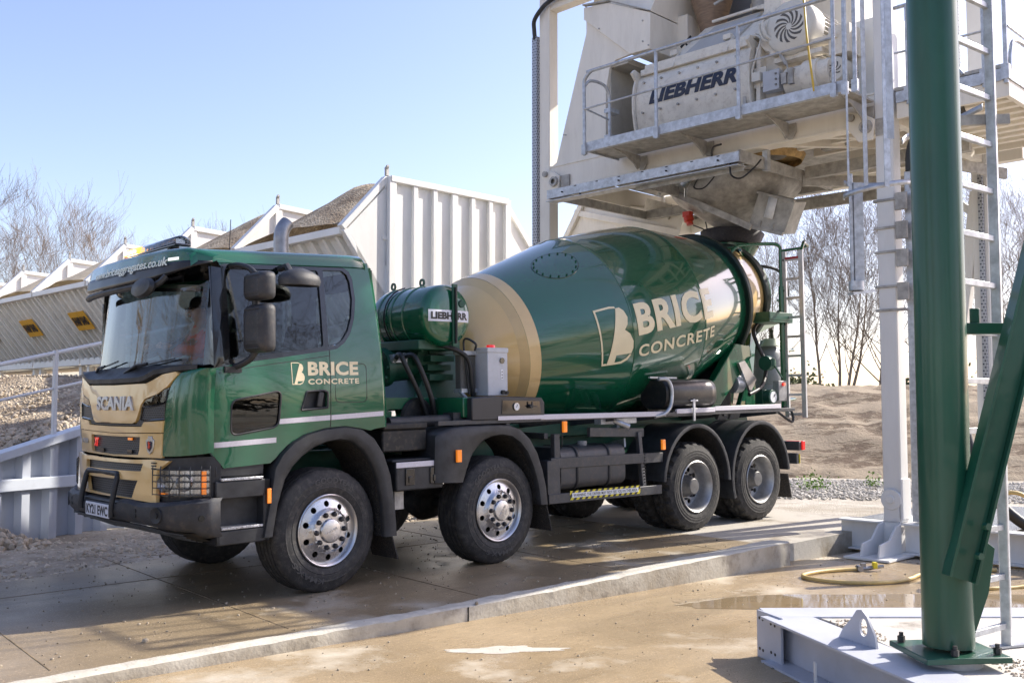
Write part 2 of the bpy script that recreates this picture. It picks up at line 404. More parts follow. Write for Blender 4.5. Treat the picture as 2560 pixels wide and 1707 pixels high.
# reflective stripes
def sstripe(pts, hgt, name="reflective_stripe", par=CAB, y=None):
    b = B(); n = 14; rows = []
    for i in range(n + 1):
        t = i / n; x = pts[0][0] + (pts[1][0] - pts[0][0]) * t; z = pts[0][1] + (pts[1][1] - pts[0][1]) * t
        rows.append([sd_(x, z, .0015) if y is None else Vector((x, y, z)), sd_(x, z + hgt, .0015) if y is None else Vector((x, y, z + hgt))])
    b.grid(rows); return b.obj(name, STRIPE, par)
sstripe(((.475, 1.432), (-.008, 1.452)), .042); sstripe(((-.018, 1.452), (-.556, 1.475)), .042); sstripe(((1.042, 1.262), (.50, 1.283)), .042)

# ---- roof
def zedge(x): return 2.762 + (1.0 - x) * .045
def roofrow(x, dz=0, s=1.):
    P = []
    prof = [(1.118, -.03), (1.112, .02), (1.09, .055), (1.04, .082), (.9, .096), (.6, .105), (.3, .109), (0, .110)]
    for y, z in prof: P.append((x, y * s, zedge(x) + z + dz))
    for y, z in prof[-2::-1]: P.append((x, -y * s, zedge(x) + z + dz))
    return P
rf = B()
rows = []
for x, dz, s in ((1.19, -.035, 1.0), (1.14, 0, 1.01), (1.05, 0, 1.01), (.8, 0, 1.01), (.4, 0, 1.01), (0, 0, 1.01), (-.3, 0, 1.01), (-.42, -.005, 1.005), (-.465, -.03, .99), (-.48, -.08, .97)): rows.append(roofrow(x, dz, s))
rf.grid(rows); rf.obj("roof", GREEN, CAB, smooth=60)
rw = B(); rw.grid([[(-.565 + .0, y, 1.374) for y in (-1.21, -.6, 0, .6, 1.21)], [(-.545, y, 1.9) for y in (-1.21, -.6, 0, .6, 1.21)], [(-.485, y * .92, 2.86) for y in (-1.21, -.6, 0, .6, 1.21)]]); 
pil = B()
for sgn in (1, -1):
    rows = []
    for z in [1.374 + .075 * i for i in range(20)]:
        x = -.565 + (z - 1.374) * .058; y = Ys(-.5, z)
        rows.append([(x + .004, sgn * y, z), (x - .035, sgn * (y - .012), z), (x - .055, sgn * (y - .05), z), (x - .055, sgn * (y - .30), z)])
    pil.grid(rows)
pil.obj("rear_pillar", GREEN, CAB, smooth=60)

# ---- front: corners, gold panels, grilles
for sgn in (1, -1):
    b = B(); rows = []
    for z, yl in ((1.20, .885), (1.23, .885), (1.30, .890), (1.40, .897), (1.50, .908), (1.60, .922), (1.70, .945), (1.76, .968), (1.80, .99), (1.83, 1.02), (1.852, 1.06), (1.872, 1.12), (1.886, 1.18)):
        zz = z; row = []
        for i in range(15):
            t = i / 14; L0 = yl; 
            # walk along the plan curve from yl to the door joint
            pts = [(yl, interp(yl, FY, FX))] + [(a, c) for a, c in zip(FY, FX) if a > yl + .01]
            seg = [0]
            for j in range(1, len(pts)): seg.append(seg[-1] + math.hypot(pts[j][0] - pts[j - 1][0], pts[j][1] - pts[j - 1][1]))
            s_ = t * seg[-1]; y = interp(s_, seg, [q[0] for q in pts]); x = interp(s_, seg, [q[1] for q in pts])
            bulge = .022 * sin(t * pi) * sin(min(1, (z - 1.2) / .4) * pi / 2)
            drop = (.03 * t * t if z < 1.25 else 0)
            row.append((x - .06 * max(0, z - 1.6) + bulge * .7, sgn * (y + bulge * .7), z + drop))
        rows.append(row)
    b.grid(rows); b.obj("corner_panel", GREEN, CAB, smooth=70)
OY = .045
def fplate(name, outline, m, d0, d1, par=None, holes=(), bevel=0, fn=fr, smooth=40, cuts=True):
    b = B(); b.prism(outline, lambda a, c, d: (a, c, d), d0, d1, holes)
    return b.obj(name, m, par or CAB, smooth=smooth, bevel=bevel, cuts=[(0, [-1.1 + .1 * i + .003 for i in range(23)])] + ([(1, [1.25, 1.4, 1.5, 1.6, 1.7, 1.8])] if cuts else []), warp=lambda a, c, d: fn(a, c, d))
def mirr(half): return [(y + OY * (1 - min(1, abs(y))), z) for y, z in half] + [(-y + OY * (1 - min(1, abs(y))), z) for y, z in half[::-1]]
fplate("backing_panel", mirr([(0.02, 1.18), (.90, 1.20), (.92, 1.6), (.98, 1.78), (1.03, 1.85), (.02, 1.80)]), DARK, -.06, -.03)
gt = mirr([(.01, 1.452), (.40, 1.452), (.46, 1.47), (.50, 1.52), (.55, 1.60), (.61, 1.652), (.80, 1.69), (.93, 1.745), (1.045, 1.842), (1.02, 1.862), (.86, 1.842), (.72, 1.80), (.62, 1.775), (.01, 1.768)])
gtp = fplate("bonnet_panel", gt, GOLD, -.02, .012, bevel=.006)
gtp.data.materials[0] = GOLD
for sgn in (1, -1):
    o = [(.565, 1.595), (.63, 1.645), (.80, 1.680), (.935, 1.735), (.915, 1.628), (.70, 1.600)]
    o2 = [(.515, 1.48), (.555, 1.585), (.71, 1.592), (.912, 1.618), (.905, 1.492), (.60, 1.476)]
    c = lambda q: [(sgn * y + OY * (1 - abs(y)), z) for y, z in (q if sgn > 0 else q[::-1])]
    a = fplate("marker_lamp", c(o), LENS, -.012, -.004)
    fplate("lens", c(o), CLEAR, .006, .009, a)
    fplate("side_grille", c(o2), HONEY, -.02, -.008)
    b_ = B(); b_.tube([fr(y, z, .0) for y, z in c(o2)], .006, 5, closed=True); b_.obj("grille_rim", BLKG, CAB)
    b_ = B()
    for k in range(6): 
        y = .62 + k * .05; b_.bar(fr(sgn * y + .02, 1.61 + k * .012, 0), fr(sgn * y + .02, 1.635 + k * .018, 0), .02, .01)
    b_.obj("lamp_segment", LENS, a)
fplate("grille_strip", mirr([(.01, 1.432), (.56, 1.434), (.60, 1.475), (.50, 1.478), (.44, 1.445), (.01, 1.443)]), HONEY, -.015, .0, cuts=False)
fplate("upper_band", mirr([(.01, 1.372), (.885, 1.385), (.905, 1.478), (.61, 1.466), (.57, 1.428), (.01, 1.424)]), GOLD, -.02, .014, bevel=.006)
fplate("grille_band", mirr([(.01, 1.175), (.87, 1.185), (.885, 1.378), (.01, 1.366)]), GOLD, -.02, .008, holes=[[(y + OY * (1 - min(1, abs(y))), z) for y, z in [(.50, 1.20), (.525, 1.24), (.535, 1.345), (.0, 1.342), (-.535, 1.345), (-.525, 1.24), (-.50, 1.20), (0, 1.19)]]], bevel=.005)
fplate("main_grille", [(-.52, 1.18), (.60, 1.18), (.60, 1.352), (-.52, 1.352)], HONEY, -.03, -.016)
b = B(); b.box(1.352, 1.36, .30, .40, 1.205, 1.235); b.box(1.357, 1.366, -.30, -.20, 1.20, 1.232); b.objs("sensor_cover", BLKG, CAB)
b = B(); b.box(1.352, 1.362, .32, .40, 1.315, 1.335); b.obj("amber_grille_lamp", ORL, CAB)
lab(text("brand_lettering", "SCANIA", mat("brushed silver badge", (.52, .53, .56), .35, metal=.6), CAB, lambda a, b_, d: fr(-.31 + a, 1.548 + b_ + .01, .012 + d), w=.78, h=.118, ext=.014, bold=.04, cut=.1), "raised silver SCANIA letters across the gold bonnet")
text("model_lettering", "P410", mat("brushed silver badge", ()), CAB, lambda a, b_, d: fr(-.80 + a, 1.262 + b_, .010 + d), w=.20, h=.045, ext=.006, bold=.02)
text("trim_lettering", "XT", REDL, CAB, lambda a, b_, d: fr(-.455 + a, 1.245 + b_, -.005 + d), w=.12, h=.075, ext=.006, bold=.03, shear=.2)
b = B()
b.prism([(y * .075 + .725, z * .075 + 1.285) for y, z in [(0, -1), (.5, -.7), (.75, -.1), (.8, .55), (.45, .62), (.35, .95), (0, .85), (-.35, .95), (-.45, .62), (-.8, .55), (-.75, -.1), (-.5, -.7)]], fr, .008, .018)
bd = b.obj("crest_badge", CHROME, CAB, bevel=.003)
b = B(); b.prism([(y * .045 + .725, z * .048 + 1.283) for y, z in [(0, -1), (.6, -.5), (.8, .5), (.3, .7), (0, .5), (-.3, .7), (-.8, .5), (-.6, -.5)]], fr, .018, .022); b.obj("crest_shield", NAVY, bd)
b = B(); b.prism([(y * .03 + .725, z * .034 + 1.285) for y, z in [(-.6, -.6), (.1, -.9), (.6, -.2), (.2, .1), (.7, .6), (.1, .5), (-.1, .9), (-.5, .5), (-.2, .0)]], fr, .022, .026); b.obj("crest_emblem", mat("red enamel", (.6, .05, .02), .3), bd)
# cowl under the windscreen
def XW(y, z): return interp(abs(y), [0, .4, .8, 1.0, 1.08, 1.13], [1.27, 1.255, 1.19, 1.11, 1.06, 1.0]) - .13 * (z - 1.93)
b = B(); rows = []
for i in range(31):
    y = -1.17 + 2.34 * i / 30; k = abs(y)
    zl = interp(k, [0, .5, .62, .78, 1.0, 1.10, 1.17], [1.785, 1.79, 1.80, 1.845, 1.868, 1.875, 1.88])
    xf = XFr(y, 1.85) if k < 1.15 else XFr(1.15, 1.85) - .03
    rows.append([(xf - .04, y, zl - .03), (xf + (.03 if k < .85 else .012), y, zl), (xf + (.035 if k < .8 else .012), y, zl + .035), (xf - .03, y, min(1.905, zl + .075)), (XW(min(k, 1.1), 1.91) + .02, y, 1.915), (XW(min(k, 1.1), 1.92) - .03, y, 1.93)])
b.grid(rows); b.obj("windscreen_cowl", BLKP, CAB, smooth=30)
# windscreen
b = B(); rows = []
for z in [1.905 + .075 * i for i in range(11)]:
    w = 1.085 - .03 * (z - 1.9) / .75; rows.append([(XW(w * sin(t), z), w * sin(t), z) for t in [-pi / 2 * .97 + pi * .97 * k / 28 for k in range(29)]])
b.grid(rows); b.obj("windscreen", WSG, CAB, smooth=80)
# A pillars: black strip from the glass edge round to the side
b = B()
for sgn in (1, -1):
    rows = []
    for z in [1.88 + .07 * i for i in range(13)]:
        w = 1.085 - .03 * (z - 1.9) / .75; y1 = Ys(1.02, z)
        rows.append([(XW(w, z) - .01, sgn * (w - .035), z), (XW(w, z) + .012, sgn * w, z), (XW(w, z) - .005, sgn * (w + .05), z), (1.035, sgn * (y1 - .008), z), (1.0, sgn * (y1 - .004), z), (.90, sgn * (y1 - .03), z), (.90, sgn * (y1 - .09), z)])
    b.grid(rows)
b.objs("windscreen_pillar", BLKG, CAB, smooth=50)
# header above the windscreen and sun visor
def XV(y, z): return interp(abs(y), [0, .4, .8, 1.0, 1.1, 1.16, 1.2], [1.345, 1.335, 1.295, 1.245, 1.19, 1.12, 1.02]) - .22 * (z - 2.65)
hdr = B(); hdr.grid([[(XW(y, 2.6) - .02, y, z) for y in [-1.06 + .212 * i for i in range(11)]] for z in (2.60, 2.66, 2.74, 2.84)]); hdr.obj("windscreen_header", BLKG, CAB)
def vrow(pts): return pts
def visor_strip(zf0, zf1, n=40):
    rows = []
    for i in range(n + 1):
        y = -1.185 + 2.37 * i / n; z0 = zf0(abs(y)); z1 = zf1(abs(y)); rows.append([(XV(y, z0 + (z1 - z0) * k / 4), y, z0 + (z1 - z0) * k / 4) for k in range(5)])
    return rows
zb = lambda k: interp(k, [0, .7, .9, 1.05, 1.15, 1.19], [2.610, 2.620, 2.640, 2.668, 2.705, 2.725])
zm = lambda k: interp(k, [0, .6, 1.0, 1.19], [2.735, 2.735, 2.738, 2.735])
zt = lambda k: interp(k, [0, .6, 1.0, 1.1, 1.19], [2.845, 2.842, 2.832, 2.81, 2.765])
b = B(); b.grid([[(XV(y, zb(abs(y))) - .008, y, zb(abs(y)) + .002), (XV(y, zb(abs(y))) - .05, y * .98, zb(abs(y)) + .02), (XW(y, 2.65) - .01, y * .93, 2.652)] for y in [-1.185 + 2.37 * i / 30 for i in range(31)]]); b.obj("visor_underside", BLKG, CAB, smooth=60)
b = B(); b.grid(visor_strip(zb, zm)); vis = b.obj("sun_visor", mat("satin black visor", (.010, .012, .016), .32), CAB, smooth=70, thick=.012)
b = B(); rows = visor_strip(zm, zt)
for r in rows:
    y = r[-1][1]; r.append((r[-1][0] - .06, y * .985, r[-1][2] + .022)); r.append((1.14, y * .93, zedge(1.14) + (.095 if abs(y) < .8 else .05 if abs(y) < 1.1 else -.02)))
b.grid(rows); b.obj("roof_front", GREEN, CAB, smooth=60)
text("website_lettering", "www.briceaggregates.co.uk", mat("pale green lettering", (.74, .80, .72), .5), vis, lambda a, b_, d: Vector((XV(-.585 + a, 2.69 + b_) + .011 + d, -.585 + a, 2.69 + b_)), w=1.46, h=.095, ext=.002, bold=.018, cut=.12)
for y0, y1 in ((.86, .99), (-1.02, -.90)):
    b = B(); b.grid([[(XV(y, 2.755) + .006, y, 2.748), (XV(y, 2.765) + .006, y, 2.772)] for y in [y0 + (y1 - y0) * i / 4 for i in range(5)]]); b.obj("roof_marker", mat("lit white lens", (.85, .85, .85), .2, emit=(1, 1, .95), es=.4), CAB)
b = B(); b.tube([(XV(y, 2.60) - .035, y, 2.585) for y in [-.98 + .098 * i for i in range(17)]], .03, 8); b.obj("visor_bracket", BLKP, CAB)
# front mirror (under visor)
b = B(); b.lathe([(-.045, .0), (-.045, .06), (-.03, .11), (0, .135), (.03, .12), (.045, .05), (.05, 0)], (0, 0, 0), (1, 0, 0), 24)
fm = b.obj("front_mirror", BLKP, CAB, smooth=50, M=None); fm.data.transform(Matrix.Translation((1.40, .72, 2.535)) @ Matrix.Rotation(radians(-12), 4, 'Y') @ Matrix.Diagonal((1, 1.5, .62, 1)))
b = B(); b.tube([(1.34, .60, 2.60), (1.36, .62, 2.57), (1.38, .66, 2.55)], .025, 6); b.tube([(1.30, .92, 2.62), (1.34, .90, 2.57), (1.38, .85, 2.54)], .025, 6); b.objs("mirror_arm", BLKP, CAB)
# wipers
b = B()
for y0, y1, zz in ((.15, .86, 1.895), (-.72, -.05, 1.90)):
    P = [(XW(y0 + (y1 - y0) * t, 1.93) + .035, y0 + (y1 - y0) * t, zz + .075 * t + .0) for t in (0, .25, .5, .75, 1)]
    b.tube(P, .007, 5); b.tube([(XW(y0 - .02, 1.9) + .04, y0 - .05, 1.87), (XW(y0 + .25, 1.93) + .06, y0 + .22, 1.93), (XW(y0 + .36, 1.93) + .045, y0 + .36, 1.94)], .012, 6)
b.objs("wiper", BLKP, CAB)
# interior: dashboard, steering wheel, seats
b = B(); b.box(.72, 1.10, -1.05, 1.05, 1.70, 1.93); b.box(.60, .95, -.95, -.25, 1.90, 2.00); b.obj("dashboard", FABD, CAB, bevel=.04)
b = B(); b.lathe([(-.015, .20), (0, .235), (.015, .20), (0, .19), (-.015, .20)], (0, 0, 0), (0, 0, 1), 28); b.box(-.2, .2, -.02, .02, -.01, .01); b.cyl((0, 0, -.1), (0, 0, .02), .05)
sw = b.obj("steering_wheel", BLKP, CAB, smooth=50); sw.data.transform(Matrix.Translation((.66, -.66, 2.12)) @ Matrix.Rotation(radians(28), 4, 'Y'))
for y in (-.62, .62):
    b = B(); b.box(.0, .46, y - .26, y + .26, 1.55, 1.72); b.bar((.02, y, 1.70), (-.12, y, 2.30), .48, .12, up=(1, 0, 0)); b.bar((-.12, y, 2.33), (-.15, y, 2.52), .26, .09, up=(1, 0, 0)); b.obj("seat", FABD, CAB, bevel=.04)
# side mirrors
def mirror_head(y0, y1, x0, x1, z0, z1, name, tilt=0):
    b = B(); rows = []
    for i, (s, dx) in enumerate(((.80, -.055), (.95, -.045), (1.0, -.02), (1.0, .02), (.93, .055), (.80, .075), (.5, .085))):
        cy = (y0 + y1) / 2; cz = (z0 + z1) / 2; rows.append([(x0 + dx, cy + (p[0] - cy) * s, cz + (p[1] - cz) * s) for p in rrect(y0, y1, z0, z1, .05, 4)])
    b.grid(rows, closed=True); b.add(rows[-1], [tuple(range(len(rows[-1])))]); b.add(rows[0], [tuple(range(len(rows[0])))])
    o = b.obj(name, BUMP, CAB, smooth=50)
    return o
for sgn in (1, -1):
    b = B(); y = sgn * 1.25
    b.tube(smooth_path([(.86, sgn * 1.13, 2.71), (.84, sgn * 1.22, 2.71), (.81, sgn * 1.34, 2.68), (.79, sgn * 1.42, 2.62)], 4), .024, 8); b.tube([(.79, sgn * 1.42, 2.64), (.79, sgn * 1.42, 2.0)], .03, 8)
    b.tube(smooth_path([(.79, sgn * 1.42, 2.02), (.81, sgn * 1.38, 1.96), (.85, sgn * 1.28, 1.91), (.88, sgn * 1.17, 1.89)], 4), .026, 8); b.box(.82, .96, *sorted((sgn * 1.17, sgn * 1.25)), 1.85, 1.90)
    b.obj("mirror_arm", BLKP, CAB, smooth=50)
    y0, y1 = sorted((sgn * 1.33, sgn * 1.66))
    for (za, zb_), nm, sc in (((2.41, 2.63), "upper_mirror", .95), ((2.00, 2.38), "main_mirror", 1)):
        mh = mirror_head(y0, y1, .79, 0, za, zb_, nm)
        b = B(); cy = (y0 + y1) / 2; b.grid([[(.732, cy - .13, za + .03), (.732, cy + .13, za + .03)], [(.732, cy - .13, zb_ - .03), (.732, cy + .13, zb_ - .03)]]); b.obj("mirror_glass", mat("mirror glass", (.8, .8, .8), .02, metal=1), mh)
        b = B(); k = 0; z = za + .03
        while z < zb_ - .03: b.box(.858, .872, y0 + .05, y1 - .05, z, z + .007); z += .038
        b.obj("mirror_rib", BUMP, mh)
b = B()
rows = []
for s, zz in ((.7, 2.545), (.95, 2.56), (1, 2.60), (.92, 2.64), (.6, 2.66), (.2, 2.665)):
    rows.append([(.37 + .19 * s * cos(t), 1.37 + .12 * s * sin(t), zz + .05 * (1 - s)) for t in [2 * pi * i / 16 for i in range(16)]])
b.grid(rows, closed=True); b.tube([(.42, 1.14, 2.72), (.42, 1.26, 2.73), (.42, 1.33, 2.66)], .03, 6); b.obj("kerb_mirror", BUMP, CAB, smooth=60)
# beacon bar, aerial, exhaust
b = B(); b.box(.93, 1.07, -.55, .56, 2.925, 2.95); b.box(.96, 1.04, -.40, -.32, 2.82, 2.93); b.box(.96, 1.04, .32, .40, 2.82, 2.93); bb_ = b.obj("light_bar", BLKG, CAB, bevel=.01)
def dome(y0, y1): 
    b = B(); pr_ = [(1.0 + .07 * cos(a), .07 * sin(a) ** .7 if 0 < a < pi else 0) for a in [pi * k / 10 for k in range(11)]]
    b.grid([[(x, y, 2.95 + z * k) for x, z in pr_] for y, k in ((y0, .75), (y0 + .02, 1), (y1 - .02, 1), (y1, .75))]); b.add([(x, y0, 2.95 + z * .75) for x, z in pr_], [tuple(range(11))]); b.add([(x, y1, 2.95 + z * .75) for x, z in pr_], [tuple(range(11))]); return b
dome(-.55, -.25).obj("amber_beacon", mat("lit amber lens", (.9, .45, .12), .15, emit=(1, .38, .06), es=1.2), bb_, smooth=50)
dome(-.17, .55).obj("clear_lens", CLEAR, bb_, smooth=50)
b = B()
for k in range(6): b.box(.96, 1.04, -.15 + k * .115, -.07 + k * .115, 2.952, 2.995)
b.objs("beacon_reflector", LENS, bb_)
b = B()
for k in range(4): b.box(1.045, 1.075, -.53 + k * .07, -.49 + k * .07, 2.96, 2.985)
b.objs("beacon_led", mat("lit led", (1, .8, .5), .3, emit=(1, .75, .35), es=6), bb_)
b = B(); b.tube([(.3, -.02, 2.86), (.3, -.02, 2.90), (.30, .02, 3.30)], .004, 5); b.cyl((.3, -.02, 2.86), (.3, -.02, 2.90), .012); b.obj("aerial", BLKP, CAB)
b = B(); b.tube(smooth_path([(-.70, -.83, 1.4), (-.70, -.83, 2.8), (-.70, -.83, 3.25), (-.705, -.83, 3.36), (-.73, -.83, 3.44), (-.78, -.83, 3.50)], 5), .078, 20, cap=False); b.obj("exhaust_stack", mat("dull steel", (.34, .34, .36), .38, metal=.8, var=.15, vs=12), TR, smooth=50, thick=.008)
text("logo_lettering", "BRICE", CREAMT, CAB, lambda a, b_, d: sd_(.205 - a, 1.828 + b_ + .012 * a, .001 + d), w=.50, h=.118, ext=.001, bold=.04, cut=.06, space=1.06)
text("logo_lettering", "CONCRETE", CREAMT, CAB, lambda a, b_, d: sd_(.205 - a, 1.755 + b_ + .012 * a, .001 + d), w=.505, h=.046, ext=.001, bold=.03, cut=.06, space=1.15)
def logo(fn, W, H, par, dd=.001):
    """outlined page with a solid letter B: W x H"""
    out = [(0, 1), (.42, 1.0), (.62, .97), (.80, .88), (.86, .74), (.80, .62), (.72, .56), (.84, .49), (.93, .36), (.92, .20), (.82, .08), (.66, .02), (.5, 0), (.04, 0)]
    inn = [(.05, .965), (.41, .965), (.50, .955), (.12, .03), (.075, .03)]
    # outline frame
    b = B(); o = [(p[0] * W, p[1] * H) for p in [(0, 1), (.45, 1.0), (.58, .98), (.60, .945), (.44, .965), (.05, .965), (.105, .035), (.2, .035), (.2, 0), (.07, 0)]]
    b.prism(o, lambda a, c, d: (a, c, d), dd, dd + .001)
    o = [(p[0] * W, p[1] * H) for p in [(.60, .96), (.70, .945), (.80, .88), (.86, .76), (.82, .64), (.73, .565), (.86, .49), (.94, .36), (.92, .23), (.86, .15), (.50, .16), (.47, .05), (.56, .05), (.68, .075), (.78, .125), (.86, .15), (.78, .07), (.66, .02), (.5, 0), (.2, 0), (.2, .035)]]
    o = [(p[0] * W, p[1] * H) for p in [(.60, .945), (.70, .945), (.80, .88), (.86, .76), (.82, .64), (.73, .565), (.86, .49), (.94, .36), (.93, .24), (.88, .16), (.46, .16), (.42, .035), (.60, .045), (.74, .09), (.84, .15), (.88, .14), (.78, .055), (.62, .005), (.45, 0), (.2, .0)]]
    b.prism(o, lambda a, c, d: (a, c, d), dd, dd + .001)
    return b.obj("logo_emblem", CREAMT, par, cuts=[(0, [W * k / 7 for k in range(1, 7)]), (1, [H * k / 9 for k in range(1, 9)])], warp=lambda a, c, d: fn(a, c, d))
logo(lambda a, c, d: sd_(.365 - a, 1.753 + c, d), .135, .185, CAB)

# ---- bumper, headlamps, steps, wheel arch trim
def XB(y, z=0): return interp(abs(y), [0, .35, .6, .9, 1.05, 1.15, 1.22, 1.25], [1.50, 1.49, 1.46, 1.41, 1.36, 1.28, 1.15, 1.0])
def bpt(t):
    P = [(-1.25, 1.0), (-1.25, 1.08), (-1.22, 1.18), (-1.15, 1.285), (-1.05, 1.355), (-.9, 1.41), (-.6, 1.46), (-.35, 1.49), (0, 1.50), (.35, 1.49), (.6, 1.46), (.9, 1.41), (1.05, 1.355), (1.15, 1.285), (1.22, 1.18), (1.25, 1.08), (1.25, 1.0)]
    i = min(int(t), len(P) - 2); f = t - i; return P[i][0] + (P[i + 1][0] - P[i][0]) * f, P[i][1] + (P[i + 1][1] - P[i][1]) * f
b = B(); rows = []
for i in range(65):
    y, x = bpt(i / 4); k = abs(y)
    zt_ = interp(k, [0, .38, .42, .62, .7, 1.0, 1.25], [.80, .80, .848, .85, .828, .845, .874]); zb_ = interp(k, [0, .4, .9, 1.2, 1.25], [.672, .68, .66, .62, .575])
    nx, ny = x, y
    rows.append([(x - .16 if k < 1.2 else x, y * (.90 if k >= 1.2 else 1), zt_ + .006), (x - .03, y * .985, zt_ + .004), (x, y, zt_ - .025), (x + .004, y, (zt_ + zb_) / 2), (x - .006, y * .998, zb_ + .03), (x - .03, y * .985, zb_), (x - .16 if k < 1.2 else x, y * (.90 if k >= 1.2 else 1), zb_ - .02)])
b.grid(rows); BP = b.obj("bumper", BUMP, TR, smooth=40)
# underrun grille curved beneath
b = B(); rows = []
for i in range(33):
    t = i / 32; y = -1.2 + 2.4 * t; k = abs(y)
    zb_ = interp(k, [0, .4, .9, 1.2], [.672, .68, .66, .61])
    rows.append([(XB(y) - .04, y, zb_ - .005), (XB(y) - .10, y * .97, zb_ - .05), (XB(y) - .20, y * .93, zb_ - .09), (XB(y) - .34, y * .9, zb_ - .115)])
b.grid(rows); b.obj("skid_plate", DARK, BP, smooth=30)
b = B()
for d, dz in ((.05, .018), (.08, .04), (.13, .063), (.18, .083), (.25, .1)):
    b.tube([(XB(y) - d + .012, y * (1 - d * .4), interp(abs(y), [0, .4, .9, 1.2], [.672, .68, .66, .61]) - dz) for y in [-1.15 + .115 * i for i in range(21)]], .008, 5)
b.obj("skid_plate_rib", BLKP, BP)
for y in (.965, -.965):
    b = B(); b.lathe([(0, .062), (.012, .06), (.006, .045), (.004, .02), (.014, .018), (.014, 0)], (XB(y) - .0, y, .752), (1, .35 * (1 if y > 0 else -1), 0), 24); b.obj("fog_lamp_blank", BLKP, BP, smooth=40)
b = B(); b.cyl((1.15, 1.236, .73), (1.15, 1.243, .73), .024); b.obj("bumper_hole", mat("hole black", (.002, .002, .002), .9), BP)
b = B()
for y in (.69, -.75):
    for dz in (.018, -.02): b.cyl((XB(y) - .001, y, .755 + dz), (XB(y) + .006, y, .755 + dz), .018)
b.objs("tow_cap", DARK, BP)
pl = B(); pl.box(1.497, 1.507, -.22, .30, .682, .793); PL = pl.obj("number_plate", mat("white plate", (.70, .72, .80), .35, var=.06, vs=30), BP, bevel=.003)
text("plate_lettering", "KY21 EWC", BLACKT, PL, lambda a, c, d: Vector((1.5078 + d, -.195 + a, .697 + c)), w=.47, h=.079, ext=.001, bold=.03, sx=1)
# gold lower bumper
def XG(y, z=0): return interp(abs(y), [0, .35, .6, .9, 1.0], [1.455, 1.445, 1.42, 1.345, 1.29])
def fg(y, z, d=0): return Vector((XG(y) + d - .12 * max(0, z - 1.05), y, z))
fplate("lower_panel", [(y + OY * (1 - min(1, abs(y))), z) for y, z in [(-.52, .855), (-.86, .835), (-.86, 1.08), (-.97, 1.165), (-.80, 1.175), (-.50, 1.165), (.50, 1.165), (.80, 1.175), (.97, 1.165), (.86, 1.08), (.86, .835), (.52, .855)]] , GOLD, -.03, .0, holes=[[(y + OY * (1 - min(1, abs(y))), z) for y, z in [(-.43, 1.07), (-.46, 1.135), (.68, 1.138), (.66, 1.078)]], [(y + OY, z) for y, z in [(-.36, .878), (-.42, 1.00), (.60, 1.005), (.52, .862)]]], bevel=.008, fn=fg, cuts=False)
fplate("lower_grille", [(-.42, .845), (.66, .845), (.66, 1.02), (-.42, 1.02)], HONEY, -.05, -.04, fn=fg, cuts=False)
fplate("middle_grille", [(-.44, 1.06), (.74, 1.06), (.74, 1.145), (-.44, 1.145)], HONEY, -.045, -.035, fn=fg, cuts=False)
b = B()
for k in range(3): b.box(1.315, 1.365, .80, .86, 1.10 + k * .022, 1.108 + k * .022)
b.objs("vent_slot", DARK, BP)
b = B()
b.grid([[(XB(y) - .14 + dx, y, .845 + dz) for y in [-.5 + .1 * i for i in range(12)]] for dx, dz in ((.12, -.03), (0, 0), (-.02, .01))]); b.obj("bumper_step", BLKP, BP, thick=.01)
b = B(); b.tube(smooth_path([(1.50, -.34, .72), (1.50, -.345, .80), (1.465, -.345, .98), (1.45, -.335, 1.03), (1.44, -.28, 1.045), (1.44, .28, 1.045), (1.45, .335, 1.03), (1.465, .345, .98), (1.50, .345, .80), (1.50, .34, .70)], 3), .024, 8); b.obj("bull_bar", BLKP, BP, smooth=50)
